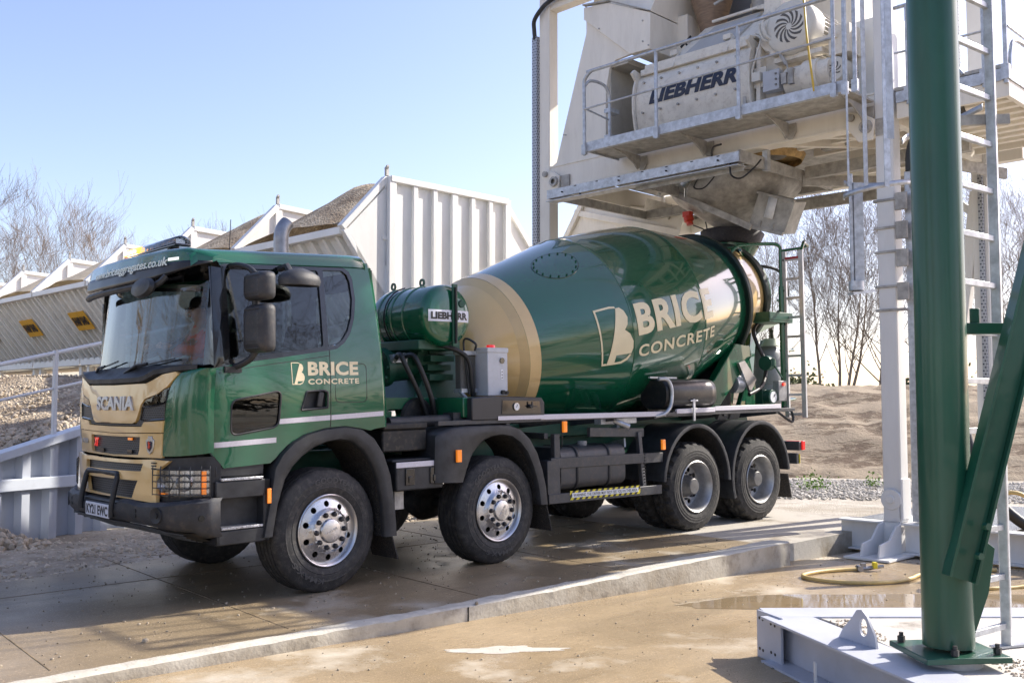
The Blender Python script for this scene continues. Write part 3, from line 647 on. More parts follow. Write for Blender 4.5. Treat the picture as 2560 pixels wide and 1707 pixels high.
for sgn in (1, -1):
    def hp(t, z, d=0): # t 0..1 along headlamp from front to side
        P = [(.79, 1.335), (.93, 1.305), (1.05, 1.245), (1.14, 1.16), (1.20, 1.06), (1.225, .99)]; i = min(int(t * 5), 4); f = t * 5 - i
        y = P[i][0] + (P[i + 1][0] - P[i][0]) * f; x = P[i][1] + (P[i + 1][1] - P[i][1]) * f; return Vector((x + d * .6, sgn * (y + d * .75), z))
    b = B(); b.grid([[hp(t / 12, z0 + (z1 - z0) * (t / 12), -.02) for t in range(13)] for z0, z1 in ((.84, .885), (.90, .92), (1.0, 1.0), (1.09, 1.12), (1.16, 1.16), (1.18, 1.20))])
    HL = b.obj("headlamp_housing", BLKP, TR, smooth=50)
    b = B(); b.grid([[hp(.02 + .78 * t / 12, z, -.008) for t in range(13)] for z in (.895, .93, .99, 1.05, 1.09)]); b.obj("headlamp_reflector", LENS, HL, smooth=30)
    b = B(); b.grid([[hp(.68 + .07 * t / 4, z, .002) for t in range(5)] for z in (.905, .99, 1.085)]); b.obj("indicator", ORL, HL)
    b = B(); b.grid([[hp(.04 + .16 * t / 4, .896 + .018 * s_, .0) for t in range(5)] for s_ in (0, 1)]); b.obj("side_indicator", ORL, HL)
    b = B()
    for t0, zz in ((.20, .99), (.46, .995)): b.lathe([(-.05, .0), (-.03, .035), (0, .062), (.008, .066)], hp(t0, zz, .005), (.8, sgn * .6, 0), 20)
    b.objs("lamp_bowl", CHROME, HL, smooth=60)
    b = B(); b.grid([[hp(.0 + .8 * t / 12, z, .014) for t in range(13)] for z in (.89, .99, 1.095)]); b.obj("headlamp_lens", CLEAR, HL, smooth=60)
    b = B()
    for z in (.905, .955, 1.005, 1.055, 1.10): b.tube([hp(-.0 + .82 * t / 12, z + .0 * t, .045) for t in range(13)], .0045, 5)
    for t in (0, .14, .28, .42, .56, .70, .82): b.tube([hp(t, .875, .03), hp(t, .90, .045), hp(t, 1.0, .045), hp(t, 1.10, .045), hp(t, 1.125, .03)], .0045, 5)
    b.obj("lamp_guard", BLKP, HL)
    # step unit
    b = B(); y0, y1 = sorted((sgn * .80, sgn * 1.20)); y2, y3 = sorted((sgn * .80, sgn * 1.232))
    b.box(.60, 1.02, y0, y1, 1.03, 1.12); b.box(.56, 1.03, y2, y3, .86, 1.0); b.box(.56, 1.03, y2, y3, .50, .615); b.box(.575, 1.02, *sorted((sgn * .80, sgn * 1.12)), .60, .90); b.box(.56, .62, y2, y3, .50, 1.0); b.box(.985, 1.03, y2, y3, .5, .9)
    ST = b.obj("step_unit", BLKP, TR, bevel=.01)
    for z in (1.0, .618):
        b = B(); b.box(.625, .985, *sorted((sgn * 1.10, sgn * 1.238)), z + .001, z + .022); b.obj("step_tread", mat("chequered aluminium", (.45, .46, .48), .4, metal=.7, var=.5, vs=90, bump=.5, bs=70), ST, bevel=.004)
# chassis arches
def arch(outer, inner, y0, y1, name, m=BLKP, lip=.03, sgn=1, liner=True, par=None):
    b = B(); f = lambda p, y: (p[0], sgn * y, p[1])
    rows = []
    for (o, i) in zip(outer, inner):
        mid = ((o[0] + i[0]) / 2, (o[1] + i[1]) / 2)
        rows.append([f(o, y0), f(o, y1 - .02), (o[0] * .92 + i[0] * .08, sgn * y1, o[1] * .92 + i[1] * .08), f(mid, y1 + .006), (i[0] * .9 + o[0] * .1, sgn * y1, i[1] * .9 + o[1] * .1), f(i, y1 - .02), f(i, y1 - .06)])
    b.grid(rows); A = b.obj(name, m, par or TR, smooth=50)
    if liner:
        b = B(); b.grid([[f(i, y1 - .06), f(i, y1 - .2), f(i, y0)] for i in inner]); b.obj("arch_liner", mat("dirty arch liner", (.02, .02, .02), .9, var=.4, vs=20, bump=1.0, bs=60, dirt=.8, dcol=(.12, .10, .08)), A, smooth=40)
    return A
A1 = arch(arch1o, arch1i, .72, 1.255, "wheel_arch"); arch(arch1o, arch1i, .72, 1.255, "wheel_arch", sgn=-1)
b = B(); b.box(.565, .60, 1.25, 1.262, .80, .92); b.obj("side_marker", ORL, A1, bevel=.004)
arch2o = [(-1.125, .84), (-1.125, 1.05), (-1.13, 1.26), (-1.18, 1.30), (-1.30, 1.335), (-1.5, 1.352), (-1.8, 1.354), (-2.05, 1.345), (-2.2, 1.30), (-2.33, 1.20), (-2.43, 1.05), (-2.50, .87), (-2.545, .70), (-2.565, .527)]
arch2i = [(-1.46, .825), (-1.50, .93), (-1.54, 1.02), (-1.58, 1.09), (-1.64, 1.15), (-1.73, 1.21), (-1.83, 1.243), (-1.95, 1.25), (-2.07, 1.23), (-2.18, 1.17), (-2.28, 1.07), (-2.36, .92), (-2.42, .75), (-2.46, .53)]
for sgn in (1, -1):
    A2 = arch(arch2o, arch2i, .72, 1.255, "wheel_arch", sgn=sgn)
    for x0, x1, z0, z1 in ((-.70, -.53, .20, .42), (-2.62, -2.43, .255, .53)):
        b = B(); b.hexa([(x0, sgn * .85, z0), (x0, sgn * 1.25, z0), (x0 + .012, sgn * 1.25, z0), (x0 + .012, sgn * .85, z0), (x0 + .07, sgn * .85, z1), (x0 + .07, sgn * 1.25, z1), (x0 + .082, sgn * 1.25, z1), (x0 + .082, sgn * .85, z1)]); b.obj("mud_flap", mat("ribbed mud flap", (.022, .022, .023), .8, dirt=.7, var=.2, vs=30, bump=.8, bs=80), TR)
    for cx in (-5.08, -6.41):
        a0, a1 = (5, 180) if cx > -6 else (-20, 176)
        o = arc(cx, .56, .655, a0, a1, 20, .71); i_ = arc(cx, .56, .60, a0, a1, 20, .655)
        arch(o[::1], i_[::1], .62, 1.245, "mudguard", sgn=sgn)
    b = B(); b.hexa([(-7.10, sgn * .66, .23), (-7.10, sgn * 1.24, .23), (-7.085, sgn * 1.24, .23), (-7.085, sgn * .66, .23), (-7.02, sgn * .66, .55), (-7.02, sgn * 1.24, .55), (-7.005, sgn * 1.24, .55), (-7.005, sgn * .66, .55)]); b.obj("mud_flap", mat("ribbed mud flap", ()), TR)
# ---- chassis
b = B()
for y in (.40, -.40):
    b.box(.9, -7.1, y - .01, y + .01, .86, 1.14); b.box(.9, -7.1, y - .04, y + .04, 1.135, 1.15); b.box(.9, -7.1, y - .04, y + .04, .85, .865)
for x in (.6, -.9, -2.9, -4.2, -5.7, -7.0): b.box(x, x - .12, -.40, .40, .88, 1.12)
CH = b.obj("chassis_frame", GREEN2, TR, bevel=.004)
b = B()
for y in (.45, -.45):
    b.box(-.9, -7.2, y - .05, y + .05, 1.16, 1.32)
b.obj("subframe", GREEN2, TR, bevel=.006)
b = B()
for x in (0, -1.94, -5.08, -6.41): b.cyl((x, -.9, .52), (x, .9, .52), .07); b.lathe([(-.22, .05), (-.15, .16), (0, .2), (.15, .16), (.22, .05)], (x, 0, .52), (0, 1, 0), 20); b.box(x + .55, x - .55, .5, .58, .66, .74); b.box(x + .55, x - .55, -.58, -.5, .66, .74)
b.box(-.3, -6.5, -.12, .12, .75, .9); b.box(.7, -.6, -.35, .35, .62, 1.0)
b.objs("axle", DARK, TR, smooth=40)
# gear behind the cab at rail level
b = B(); b.box(-.62, -1.12, .2, 1.12, 1.14, 1.34); b.box(-.62, -1.12, .62, 1.14, 1.34, 1.40); b.obj("air_tank_cover", DARK, TR, bevel=.015)
b = B(); b.tube([(-.75, 1.02, 1.40), (-1.50, 1.02, 1.41)], .055, 12); b.box(-1.46, -1.62, .94, 1.10, 1.26, 1.48); b.obj("air_filter_pipe", BLKP, TR, smooth=40)
b = B(); b.box(-.70, -1.24, .55, 1.215, .79, 1.045); b.box(-.68, -1.24, .50, 1.19, 1.045, 1.075)
bx = b.obj("battery_box", BLKP, TR, bevel=.02); b = B()
for x in (-.80, -1.08): b.box(x, x - .10, 1.21, 1.228, .84, .99); b.box(x - .03, x - .07, 1.226, 1.238, .86, .92)
b.objs("clasp", BLKG, bx, bevel=.004)
b = B(); b.box(-.70, -1.24, 1.212, 1.222, 1.0, 1.05); b.obj("reflective_stripe", STRIPE, bx, bevel=.003)
b = B(); b.box(-1.13, -1.47, .7, 1.24, .84, 1.24); b.obj("fender_box", BLKP, TR, bevel=.04)
def marker(x, y, z): 
    b = B(); b.box(x, x - .055, y, y + .03, z, z + .115); o = b.obj("side_marker", ORL, TR, bevel=.005)
    b = B(); b.box(x + .004, x - .059, y - .012, y + .004, z - .005, z + .12); b.obj("lamp_bracket", BLKP, o); return o
marker(-1.35, 1.262, 1.02); marker(-2.80, 1.23, 1.245); marker(-4.40, 1.235, .99)
b = B(); b.tube([(-2.82, 1.22, 1.25), (-2.83, 1.20, 1.12), (-2.86, 1.16, 1.08)], .006, 5); b.obj("lamp_cable", BLKP, TR)
# fuel tank
b = B(); pr_ = rrect(.62, 1.19, .64, 1.08, .10, 5); b.grid([[(x, p[0], p[1]) for p in pr_] for x in (-2.82, -2.85, -3.80, -3.83)], closed=True)
b.add([(-2.82, .62 + (p[0] - .62) * .98, p[1]) for p in pr_], [tuple(range(len(pr_)))]); b.add([(-3.83, p[0], p[1]) for p in pr_], [tuple(range(len(pr_)))])
ft = b.obj("fuel_tank", mat("charcoal tank", (.045, .048, .056), .42, var=.12, vs=5, dirt=.3), TR, smooth=50)
b = B()
for x in (-3.05, -3.55):
    q = rrect(.612, 1.20, .632, 1.09, .105, 5); b.grid([[(x, p[0], p[1]) for p in q], [(x - .045, p[0], p[1]) for p in q]], closed=True)
b.objs("tank_strap", BLKP, ft, thick=.006, smooth=50)
b = B(); b.lathe([(0, .05), (.035, .055), (.05, .05), (.05, 0)], (-3.32, 1.02, 1.08), (0, 0, 1), 20); b.obj("filler_cap", mat("grey cap", (.25, .25, .25), .5, var=.3, vs=30), ft)
# side guard with warning strip
b = B(); b.bar((-2.60, 1.215, .57), (-4.41, 1.215, .54), .035, .10); b.box(-2.60, -2.78, 1.10, 1.215, .52, .96); b.box(-2.72, -2.80, 1.14, 1.20, .55, 1.23); b.bar((-2.66, 1.19, .93), (-4.47, 1.19, .90), .04, .11)
b.bar((-3.34, 1.10, 1.225), (-4.24, 1.10, 1.19), .05, .10); b.bar((-4.14, 1.12, 1.2), (-4.14, 1.19, .50), .05, .06, up=(1, 0, 0)); b.bar((-2.66, 1.14, 1.21), (-2.78, .5, 1.21), .05, .06)
b.bar((-4.1, .45, .92), (-4.1, 1.18, .92), .06, .08)
SG = b.obj("side_guard", mat("charcoal steel", (.042, .045, .052), .45, var=.2, vs=8, dirt=.3), TR, bevel=.005)
def wfn(a, c, d): return Vector((-2.905 - a, 1.2335 + d, .522 + c + .0165 * a * -1.0 + .022))
def chev():
    m = mat("hazard tape", (.75, .62, .03), .5); nt = m.node_tree; N = nt.nodes; L = nt.links; p = N["Principled BSDF"]
    tc = N.new("ShaderNodeTexCoord"); sp = N.new("ShaderNodeSeparateXYZ"); L.new(tc.outputs["Object"], sp.inputs[0])
    a = N.new("ShaderNodeMath"); a.operation = 'ADD'; L.new(sp.outputs[0], a.inputs[0]); L.new(sp.outputs[2], a.inputs[1])
    s = N.new("ShaderNodeMath"); s.operation = 'PINGPONG'; s.inputs[1].default_value = .045; L.new(a.outputs[0], s.inputs[0])
    g = N.new("ShaderNodeMath"); g.operation = 'GREATER_THAN'; g.inputs[1].default_value = .0225; L.new(s.outputs[0], g.inputs[0])
    x = N.new("ShaderNodeMix"); x.data_type = 'RGBA'; x.inputs[6].default_value = (.02, .02, .02, 1); x.inputs[7].default_value = (.72, .62, .03, 1)
    L.new(g.outputs[0], x.inputs[0]); L.new(x.outputs[2], p.inputs["Base Color"]); return m
b = B(); b.prism([(0, -.005), (1.12, -.005), (1.12, .088), (0, .088)], wfn, 0, .0015); wt = b.obj("warning_strip", chev(), SG)
b = B(); b.prism([(.03, .018), (1.09, .018), (1.09, .066), (.03, .066)], wfn, .0015, .0025); b.obj("warning_label", LABELW, wt)
text("warning_lettering", "WARNING THE DRIVER MAY NOT SEE YOU IN THIS AREA", BLACKT, wt, lambda a, c, d: wfn(a + .05, c + .026, d + .003), w=1.02, h=.032, ext=.0006, bold=.005)
b = B()
for z in [.60 + .035 * k for k in range(11)]: b.cyl((-2.74, 1.2, z), (-2.74, 1.2025, z), .006, n=6); b.cyl((-4.14, 1.19, z), (-4.14, 1.222, z), .006, n=6)
b.obj("bolt_hole", DARK, SG)
# silver marker rail along the body
b = B()
for x0, x1, z0, z1 in ((-2.53, -4.55, 1.385, 1.372), (-4.75, -5.50, 1.395, 1.40), (-5.50, -6.95, 1.412, 1.415)):
    b.bar((x0, 1.19, z0 + .025), (x1, 1.19, z1 + .025), .03, .055)
b.obj("marker_rail", STRIPE, TR, bevel=.004)
b = B(); b.bar((-1.2, 1.17, 1.385), (-7.3, 1.17, 1.39), .05, .045)
for x in (-2.1, -2.9, -3.7, -4.4, -5.75, -6.9): b.bar((x, .45, 1.30), (x, 1.17, 1.37), .05, .06)
for x in (-5.75, -6.0): b.bar((x, 1.1, 1.30), (x, 1.14, 1.38), .04, .2, up=(1, 0, 0))
b.obj("rail_bracket", mat("charcoal steel", ()), TR, bevel=.004)
# control panel below the radiator
b = B(); b.prism([(-1.60, 1.40), (-2.575, 1.40), (-2.575, 1.56), (-2.53, 1.612), (-1.93, 1.632), (-1.60, 1.62)], lambda a, c, d: Vector((a, d, c)), .75, 1.21)
CP = b.obj("control_panel", mat("navy black cover", (.020, .022, .030), .35, var=.1, vs=5), TR, bevel=.01)
b = B(); b.prism([(-1.98, 1.455), (-2.52, 1.45), (-2.50, 1.575), (-1.99, 1.590)], lambda a, c, d: Vector((a, d, c)), 1.212, 1.216); b.obj("panel_recess", BLKG, CP, bevel=.002)
b = B(); b.cyl((-2.17, 1.215, 1.525), (-2.17, 1.228, 1.525), .034, n=24); g_ = b.obj("pressure_gauge", LABELW, CP); b = B(); b.lathe([(0, .034), (.004, .038), (.016, .038), (.016, .033)], (-2.17, 1.215, 1.525), (0, 1, 0), 24); b.obj("gauge_rim", CHROME, g_); b = B(); b.bar((-2.165, 1.2295, 1.515), (-2.18, 1.2295, 1.545), .004); b.obj("gauge_needle", BLACKT, g_)
b = B(); b.cyl((-2.36, 1.215, 1.525), (-2.36, 1.25, 1.525), .02); b.bar((-2.36, 1.25, 1.525), (-2.36, 1.25, 1.57), .012); b.bar((-2.33, 1.25, 1.53), (-2.43, 1.25, 1.52), .01); b.obj("valve_lever", BLKP, CP)
sstripe(((-1.93, 1.395), (-2.575, 1.392)), .040, par=CP, y=1.2165)
# green deck and stickers between cab and drum
b = B(); b.prism([(-.95, 1.44), (-2.1, 1.40), (-2.1, 1.62), (-1.70, 1.625), (-.95, 1.63), (-.88, 1.50)], lambda a, c, d: Vector((a, d, c)), .50, .62, [roundpoly([(-1.0, 1.45), (-1.22, 1.45), (-1.20, 1.52), (-1.05, 1.52)], .02)])
DK = b.obj("pump_deck", GREEN, TR, bevel=.01)
b = B(); b.box(-.95, -2.1, -.5, .50, 1.50, 1.62); b.box(-1.0, -1.1, -.45, .6, 1.3, 1.5); b.box(-1.55, -1.95, .6, 1.14, 1.43, 1.625); b.obj("deck_frame", GREEN, DK, bevel=.01)
b = B(); b.lathe([(0, .19), (.02, .20), (.05, .18), (.05, .10), (.03, 0)], (-1.38, .61, 1.43), (0, 1, 0), 28); b.obj("deck_opening", DARK, DK)
for x0, x1, z0, z1 in ((-1.63, -1.71, 1.52, 1.60), (-1.73, -1.87, 1.52, 1.585)):
    b = B(); b.box(x0, x1, 1.142, 1.145, z0, z1); s_ = b.obj("rating_sticker", LABELW, DK)
    b = B()
    for k in range(4): b.box(x0 - .012, x1 + .012, 1.1455, 1.147, z0 + .012 + k * .015, z0 + .018 + k * .015)
    b.obj("sticker_print", NAVY, s_)
# hydraulic motor, gearbox and pedestal
b = B(); b.hexa([(-1.45, -.45, 1.6), (-2.15, -.45, 1.6), (-2.15, .48, 1.6), (-1.45, .48, 1.6), (-1.85, -.3, 2.15), (-2.1, -.3, 2.15), (-2.1, .34, 2.15), (-1.85, .34, 2.15)]); PD = b.obj("gearbox_pedestal", GREEN2, TR, bevel=.02)
b = B()
for x, w, z in ((-1.60, .16, 1.80), (-1.62, .13, 1.90), (-1.60, .17, 1.99), (-1.66, .12, 2.07)): b.box(x, x - .3, .25, .25 + w * 1.9, z, z + .06)
b.cyl((-1.30, .2, 1.94), (-1.9, .2, 2.0), .16); b.cyl((-1.22, .2, 1.93), (-1.30, .2, 1.94), .20, n=20); b.cyl((-1.15, .12, 1.92), (-1.24, .12, 1.93), .10)
for k in range(10): a = 2 * pi * k / 10; b.cyl((-1.20, .2 + .17 * cos(a), 1.93 + .17 * sin(a)), (-1.23, .2 + .17 * cos(a), 1.93 + .17 * sin(a)), .018, n=6)
b.obj("hydraulic_motor", GREEN2, PD, smooth=40)
b = B()
b.tube(smooth_path([(-1.28, .42, 2.02), (-1.20, .60, 2.05), (-1.22, .68, 1.92), (-1.36, .70, 1.65), (-1.46, .70, 1.42)], 6), .026, 8)
b.tube(smooth_path([(-1.36, .46, 2.04), (-1.32, .66, 2.04), (-1.36, .74, 1.88), (-1.46, .76, 1.62), (-1.52, .74, 1.42)], 6), .026, 8)
b.tube(smooth_path([(-1.50, .5, 2.16), (-1.62, .75, 2.14), (-1.84, .86, 2.02), (-1.90, .86, 1.75), (-1.93, .84, 1.63)], 6), .024, 8)
b.tube(smooth_path([(-1.95, .85, 2.10), (-1.90, .92, 2.16), (-1.85, .80, 2.2), (-1.86, .82, 1.9), (-1.88, .84, 1.65)], 6), .012, 6)
b.obj("hydraulic_hose", mat("black hose rubber", (.02, .02, .021), .45, bump=.1, bs=200), PD, smooth=60)
b = B(); b.cyl((-1.27, .38, 2.0), (-1.27, .44, 2.03), .035); b.cyl((-1.36, .42, 2.02), (-1.36, .47, 2.05), .035); b.box(-1.24, -1.42, .30, .42, 1.98, 2.06); b.obj("hose_fitting", GALV, PD)
# radiator and oil cooler box
b = B(); b.box(-1.80, -2.0, .72, .80, 1.70, 2.06); RD = b.obj("radiator", mat("radiator core", (.14, .135, .13), .6, metal=.3), TR)
b = B()
for k in range(26): b.box(-1.81 - k * .0075, -1.813 - k * .0075, .80, .806, 1.72, 2.04)
b.obj("radiator_fin", mat("fin metal", (.30, .29, .27), .5, metal=.5), RD)
b = B(); b.box(-1.79, -2.01, .70, .83, 2.05, 2.09); b.box(-1.79, -2.01, .70, .83, 1.67, 1.71); b.bar((-1.80, .8, 1.67), (-1.76, .95, 1.60), .03); b.objs("radiator_frame", GALV, RD)
b = B(); b.box(-1.99, -2.26, .80, 1.0, 1.635, 2.105); OC = b.obj("oil_tank", mat("pale grey tank paint", (.50, .52, .56), .38, var=.05, vs=6, dirt=.15), TR, bevel=.008)
b = B(); b.box(-1.983, -2.267, .793, 1.007, 2.07, 2.12); b.obj("tank_lid", mat("pale grey tank paint", ()), OC, bevel=.006)
b = B(); b.cyl((-2.18, 1.0, 1.99), (-2.18, 1.012, 1.99), .030, n=20); b.obj("sight_glass", BLKG, OC)
b = B(); b.cyl((-2.18, 1.0, 1.67), (-2.18, 1.03, 1.67), .022, n=12); b.cyl((-2.23, 1.0, 1.665), (-2.23, 1.03, 1.665), .018, n=12); b.objs("drain_plug", DARK, OC)
b = B(); b.box(-2.165, -2.195, 1.001, 1.003, 1.80, 1.90); lb_ = b.obj("label_plate", LABELW, OC); b = B()
for z in (1.81, 1.84, 1.87): b.prism([(-2.172, z), (-2.188, z), (-2.18, z + .018)], lambda a, c, d: Vector((a, d, c)), 1.003, 1.0045)
b.obj("warning_symbol", BLACKT, lb_)
b = B(); b.lathe([(0, .05), (.03, .045), (.04, .0)], (-2.12, .9, 2.12), (0, 0, 1), 16); b.obj("filler_cap", REDL, OC)
# water tank lying across the truck
b = B(); xc, zc, R_ = -1.63, 2.44, .312
prof = [(-.22, 0), (-.20, .16), (-.15, .26), (-.08, .30), (-.04, R_)]
for s in (.05, .27, .47): prof += [(s - .012, R_), (s - .006, R_ + .012), (s + .006, R_ + .012), (s + .012, R_)]
prof += [(.75, R_), (.785, .303), (.815, .28), (.833, .24), (.842, .15), (.845, 0)]
b.lathe(prof, (xc, 0, zc), (0, 1, 0), 56); WT = b.obj("water_tank", GREEN, TR, smooth=50)
b = B(); b.box(xc + .18, xc + .15, .1, .62, 2.08, 2.2); b.hexa([(xc - .25, 0, 2.10), (xc + .28, 0, 2.10), (xc + .28, .7, 2.10), (xc - .25, .7, 2.10), (xc - .25, 0, 2.20), (xc + .28, 0, 2.20), (xc + .28, .7, 2.20), (xc - .25, .7, 2.20)]); b.box(xc - .15, xc + .1, .15, .45, 1.95, 2.12); b.obj("tank_cradle", GREEN2, WT, bevel=.01)
b = B(); b.lathe([(-.008, .022), (.008, .022), (.008, .042), (-.008, .042), (-.008, .022)], (xc, .40, zc + R_ + .05), (1, 0, 0), 18); b.lathe([(-.008, .022), (.008, .022), (.008, .042), (-.008, .042), (-.008, .022)], (xc, -.1, zc + R_ + .05), (1, 0, 0), 18); b.objs("lifting_eye", GREEN2, WT)
b = B(); b.tube([(xc + (R_ + .014) * cos(a), .18, zc + (R_ + .014) * sin(a)) for a in [radians(80 - 14 * k) for k in range(14)]], .008, 6); b.obj("breather_hose", BLACKT, WT)
b = B(); b.box(xc - .02, xc - .085, .852, .872, 2.13, 2.75); gl_ = b.obj("level_gauge", GREEN2, WT, bevel=.004); b = B(); b.cyl((xc - .052, .882, 2.16), (xc - .052, .882, 2.72), .012, n=8); b.obj("gauge_tube", DARK, gl_)
b = B(); b.lathe([(0, .035), (.02, .04), (.03, .035), (.03, 0)], (xc - .16, .825, 2.56), (.1, 1, 0), 16); b.obj("drain_cap", GREEN2, WT)
def tf(a, c, d):
    x = xc + .255 - a; z = 2.375 + c; r = sqrt((x - xc) ** 2 + (z - zc) ** 2); y = interp(r, [0, .15, .24, .28, .303, .312], [.845, .842, .833, .815, .785, .75]); return Vector((x, y + .004 + d, z))
b = B(); b.prism([(0, 0), (.51, 0), (.51, .115), (0, .115)], lambda a, c, d: (a, c, d), 0, .002); lw_ = b.obj("maker_plate", mat("white plate", ()), WT, cuts=[(0, [.05 * k for k in range(1, 11)]), (1, [.04, .08])], warp=lambda a, c, d: tf(a, c, d))
lab(text("maker_lettering", "LIEBHERR", BLACKT, lw_, lambda a, c, d: tf(a + .025, c + .022, d + .003), w=.46, h=.072, ext=.001, bold=.05, cut=.05), "black LIEBHERR letters on white plate")

# ---- drum
dz0, dbt = 2.276, radians(10.88)
DA = Vector((-cos(dbt), 0, sin(dbt))); DE = Vector((sin(dbt), 0, cos(dbt))); DC = Vector((-3.5, 0, dz0))
def dp(s, r, a): # angle measured up from the near side
    return DC + DA * s + (Vector((0, 1, 0)) * cos(a) + DE * sin(a)) * r
PS = [-1.42, -1.38, -1.30, -1.16, -1.0, -.88, -.80, -.4, 0, .3, .575, .60, 1.0, 1.5, 1.90, 1.93, 2.3, 2.8, 3.22, 3.30, 3.6, 3.95]
PR = [.20, .42, .52, .62, .70, .765, .84, .925, 1.008, 1.072, 1.130, 1.135, 1.152, 1.168, 1.172, 1.168, 1.09, .98, .88, .86, .79, .70]
def dr(s): return interp(s, PS, PR)
def drum_piece(s0, s1, name, m, par, add=0, N=96):
    ss = sorted(set([s0, s1] + [s for s in PS if s0 < s < s1])); b = B()
    b.grid([[dp(s, dr(s) + add, 2 * pi * i / N) for i in range(N)] for s in ss], closed=True); return b.obj(name, m, par, smooth=28)
DR = drum_piece(-.80, 3.30, "drum", mat("drum green paint", (.004, .088, .041), .14, coat=1, var=.12, vs=.9, bump=.012, bs=2.5), TR)
drum_piece(-1.42, -.88, "drum_front_dish", GOLD, DR); 
drum_piece(-.88, -.80, "gold_band", mat("pale gold band", (.66, .47, .22), .3, coat=.6, var=.05, vs=3), DR)
b = B(); b.grid([[dp(s, dr(s) + .003, 2 * pi * i / 96) for i in range(96)] for s in (-.80, -.66)], closed=True); b.obj("gold_band", mat("pale gold band", ()), DR, smooth=60)
for s in (.588, 1.915):
    b = B(); b.tube([dp(s, dr(s) + .0, 2 * pi * i / 96) for i in range(96)], .006, 5, closed=True); b.obj("weld_seam", GREEN, DR, smooth=60)
b = B(); b.lathe([(3.22, .87), (3.22, .94), (3.235, .955), (3.29, .955), (3.305, .94), (3.305, .85)], DC, DA, 96); b.obj("roller_track", mat("dark green rubber ring", (.006, .018, .014), .4), DR, smooth=30)
drum_piece(3.305, 3.94, "rear_cone", GOLD, DR)
b = B(); b.lathe([(3.92, .66), (3.92, .74), (3.94, .755), (4.02, .755), (4.04, .74), (4.04, .56), (3.85, .5)], DC, DA, 72); b.obj("drum_mouth_ring", mat("dark green rubber ring", ()), DR, smooth=30)
b = B(); b.lathe([(4.03, .68), (4.15, .69), (4.19, .64), (4.19, .4), (3.7, .35)], DC, DA, 72); b.obj("drum_mouth", GREEN2, DR, smooth=30)
# manhole cover with bolts
mc = (.04, radians(55.5)); b = B(); ring = []
def mhp(u, v, d=0): s = mc[0] + u; r = dr(s) + d; return dp(s, r, mc[1] + v / dr(mc[0]))
rows = [[mhp(.30 * k * cos(t), .245 * k * sin(t), .006) for t in [2 * pi * i / 40 for i in range(40)]] for k in (.02, .35, .7, .97)] + [[mhp(.30 * cos(t), .245 * sin(t), -.004) for t in [2 * pi * i / 40 for i in range(40)]]]
b.grid(rows, closed=True); mh_ = b.obj("manhole_cover", mat("drum green paint", ()), DR, smooth=25)
b = B()
for i in range(16):
    t = 2 * pi * i / 16; p = mhp(.265 * cos(t), .212 * sin(t), .005); q = mhp(.265 * cos(t), .212 * sin(t), .022); b.cyl(p, q, .011, n=6)
b.objs("cover_bolt", GREEN2, mh_)
b = B(); b.tube([mhp(.29 * cos(t), .235 * sin(t), .004) for t in [2 * pi * i / 40 for i in range(40)]], .004, 4, closed=True); b.obj("cover_gap", DARK, mh_)
def dfn(s0, a0):
    def f(a, c, d): s = s0 + a; r = dr(s); return dp(s, r + .004 + d, radians(a0) + c / 1.13)
    return f
# lettering follows the drum: s along the axis, height around it; both run a little uphill like the photo
text("logo_lettering", "BRICE", CREAMT, DR, lambda a, c, d: dfn(.66, -5.6)(a, c, d), w=1.47, h=.375, ext=.003, bold=.035, cut=.06, space=1.08)
text("logo_lettering", "CONCRETE", CREAMT, DR, lambda a, c, d: dfn(.66, -18.2)(a, c, d), w=1.50, h=.140, ext=.003, bold=.02, cut=.06, space=1.15)
logo(dfn(.10, -20.4), .50, .70, DR)
# the same livery on the other side, over the top
text("logo_lettering", "BRICE", CREAMT, DR, lambda a, c, d: dp(2.12 - a, dr(2.12 - a) + .004 + d, pi - radians(-7) - c / 1.13 - radians(54)) if False else dp(1.95 - a, dr(1.95 - a) + .004 + d, radians(110) - c / 1.13), w=1.48, h=.36, ext=.003, bold=.055, cut=.06)
# ---- cylinder (rolled chute tarp/mud wing box) over axle 3
b = B(); pr_ = rrect(.78, 1.215, 1.44, 1.80, .14, 6)
b.grid([[(x, .78 + (p[0] - .78) * k, 1.62 + (p[1] - 1.62) * k) for p in pr_] for x, k in ((-4.60, .9), (-4.62, .97), (-4.70, 1), (-5.42, 1), (-5.53, .97), (-5.57, .85))], closed=True)
b.add([(-4.60, .78 + (p[0] - .78) * .9, 1.62 + (p[1] - 1.62) * .9) for p in pr_], [tuple(range(len(pr_)))]); b.add([(-5.57, .78 + (p[0] - .78) * .85, 1.62 + (p[1] - 1.62) * .85) for p in pr_], [tuple(range(len(pr_)))])
TB = b.obj("tool_box", mat("black steel box", (.016, .017, .020), .28, var=.2, vs=5, dirt=.2, bump=.05, bs=20), TR, smooth=50)
b = B(); b.tube(smooth_path([(-4.44, 1.19, 1.80), (-4.56, 1.22, 1.79), (-4.62, 1.235, 1.68), (-4.60, 1.235, 1.50), (-4.50, 1.225, 1.40), (-4.36, 1.19, 1.37)], 5), .022, 8); b.bar((-4.5, 1.0, 1.82), (-5.0, 1.0, 1.815), .03, .02); b.obj("grab_bar", GALV, TB, smooth=50)
b = B(); b.box(-5.03, -5.07, 1.215, 1.232, 1.30, 1.56); b.box(-4.98, -5.12, 1.215, 1.235, 1.53, 1.55); b.obj("box_latch", GALV, TB, bevel=.004)
b = B(); b.box(-4.70, -5.45, 1.0, 1.19, 1.36, 1.42); b.obj("box_bracket", mat("charcoal steel", ()), TB)

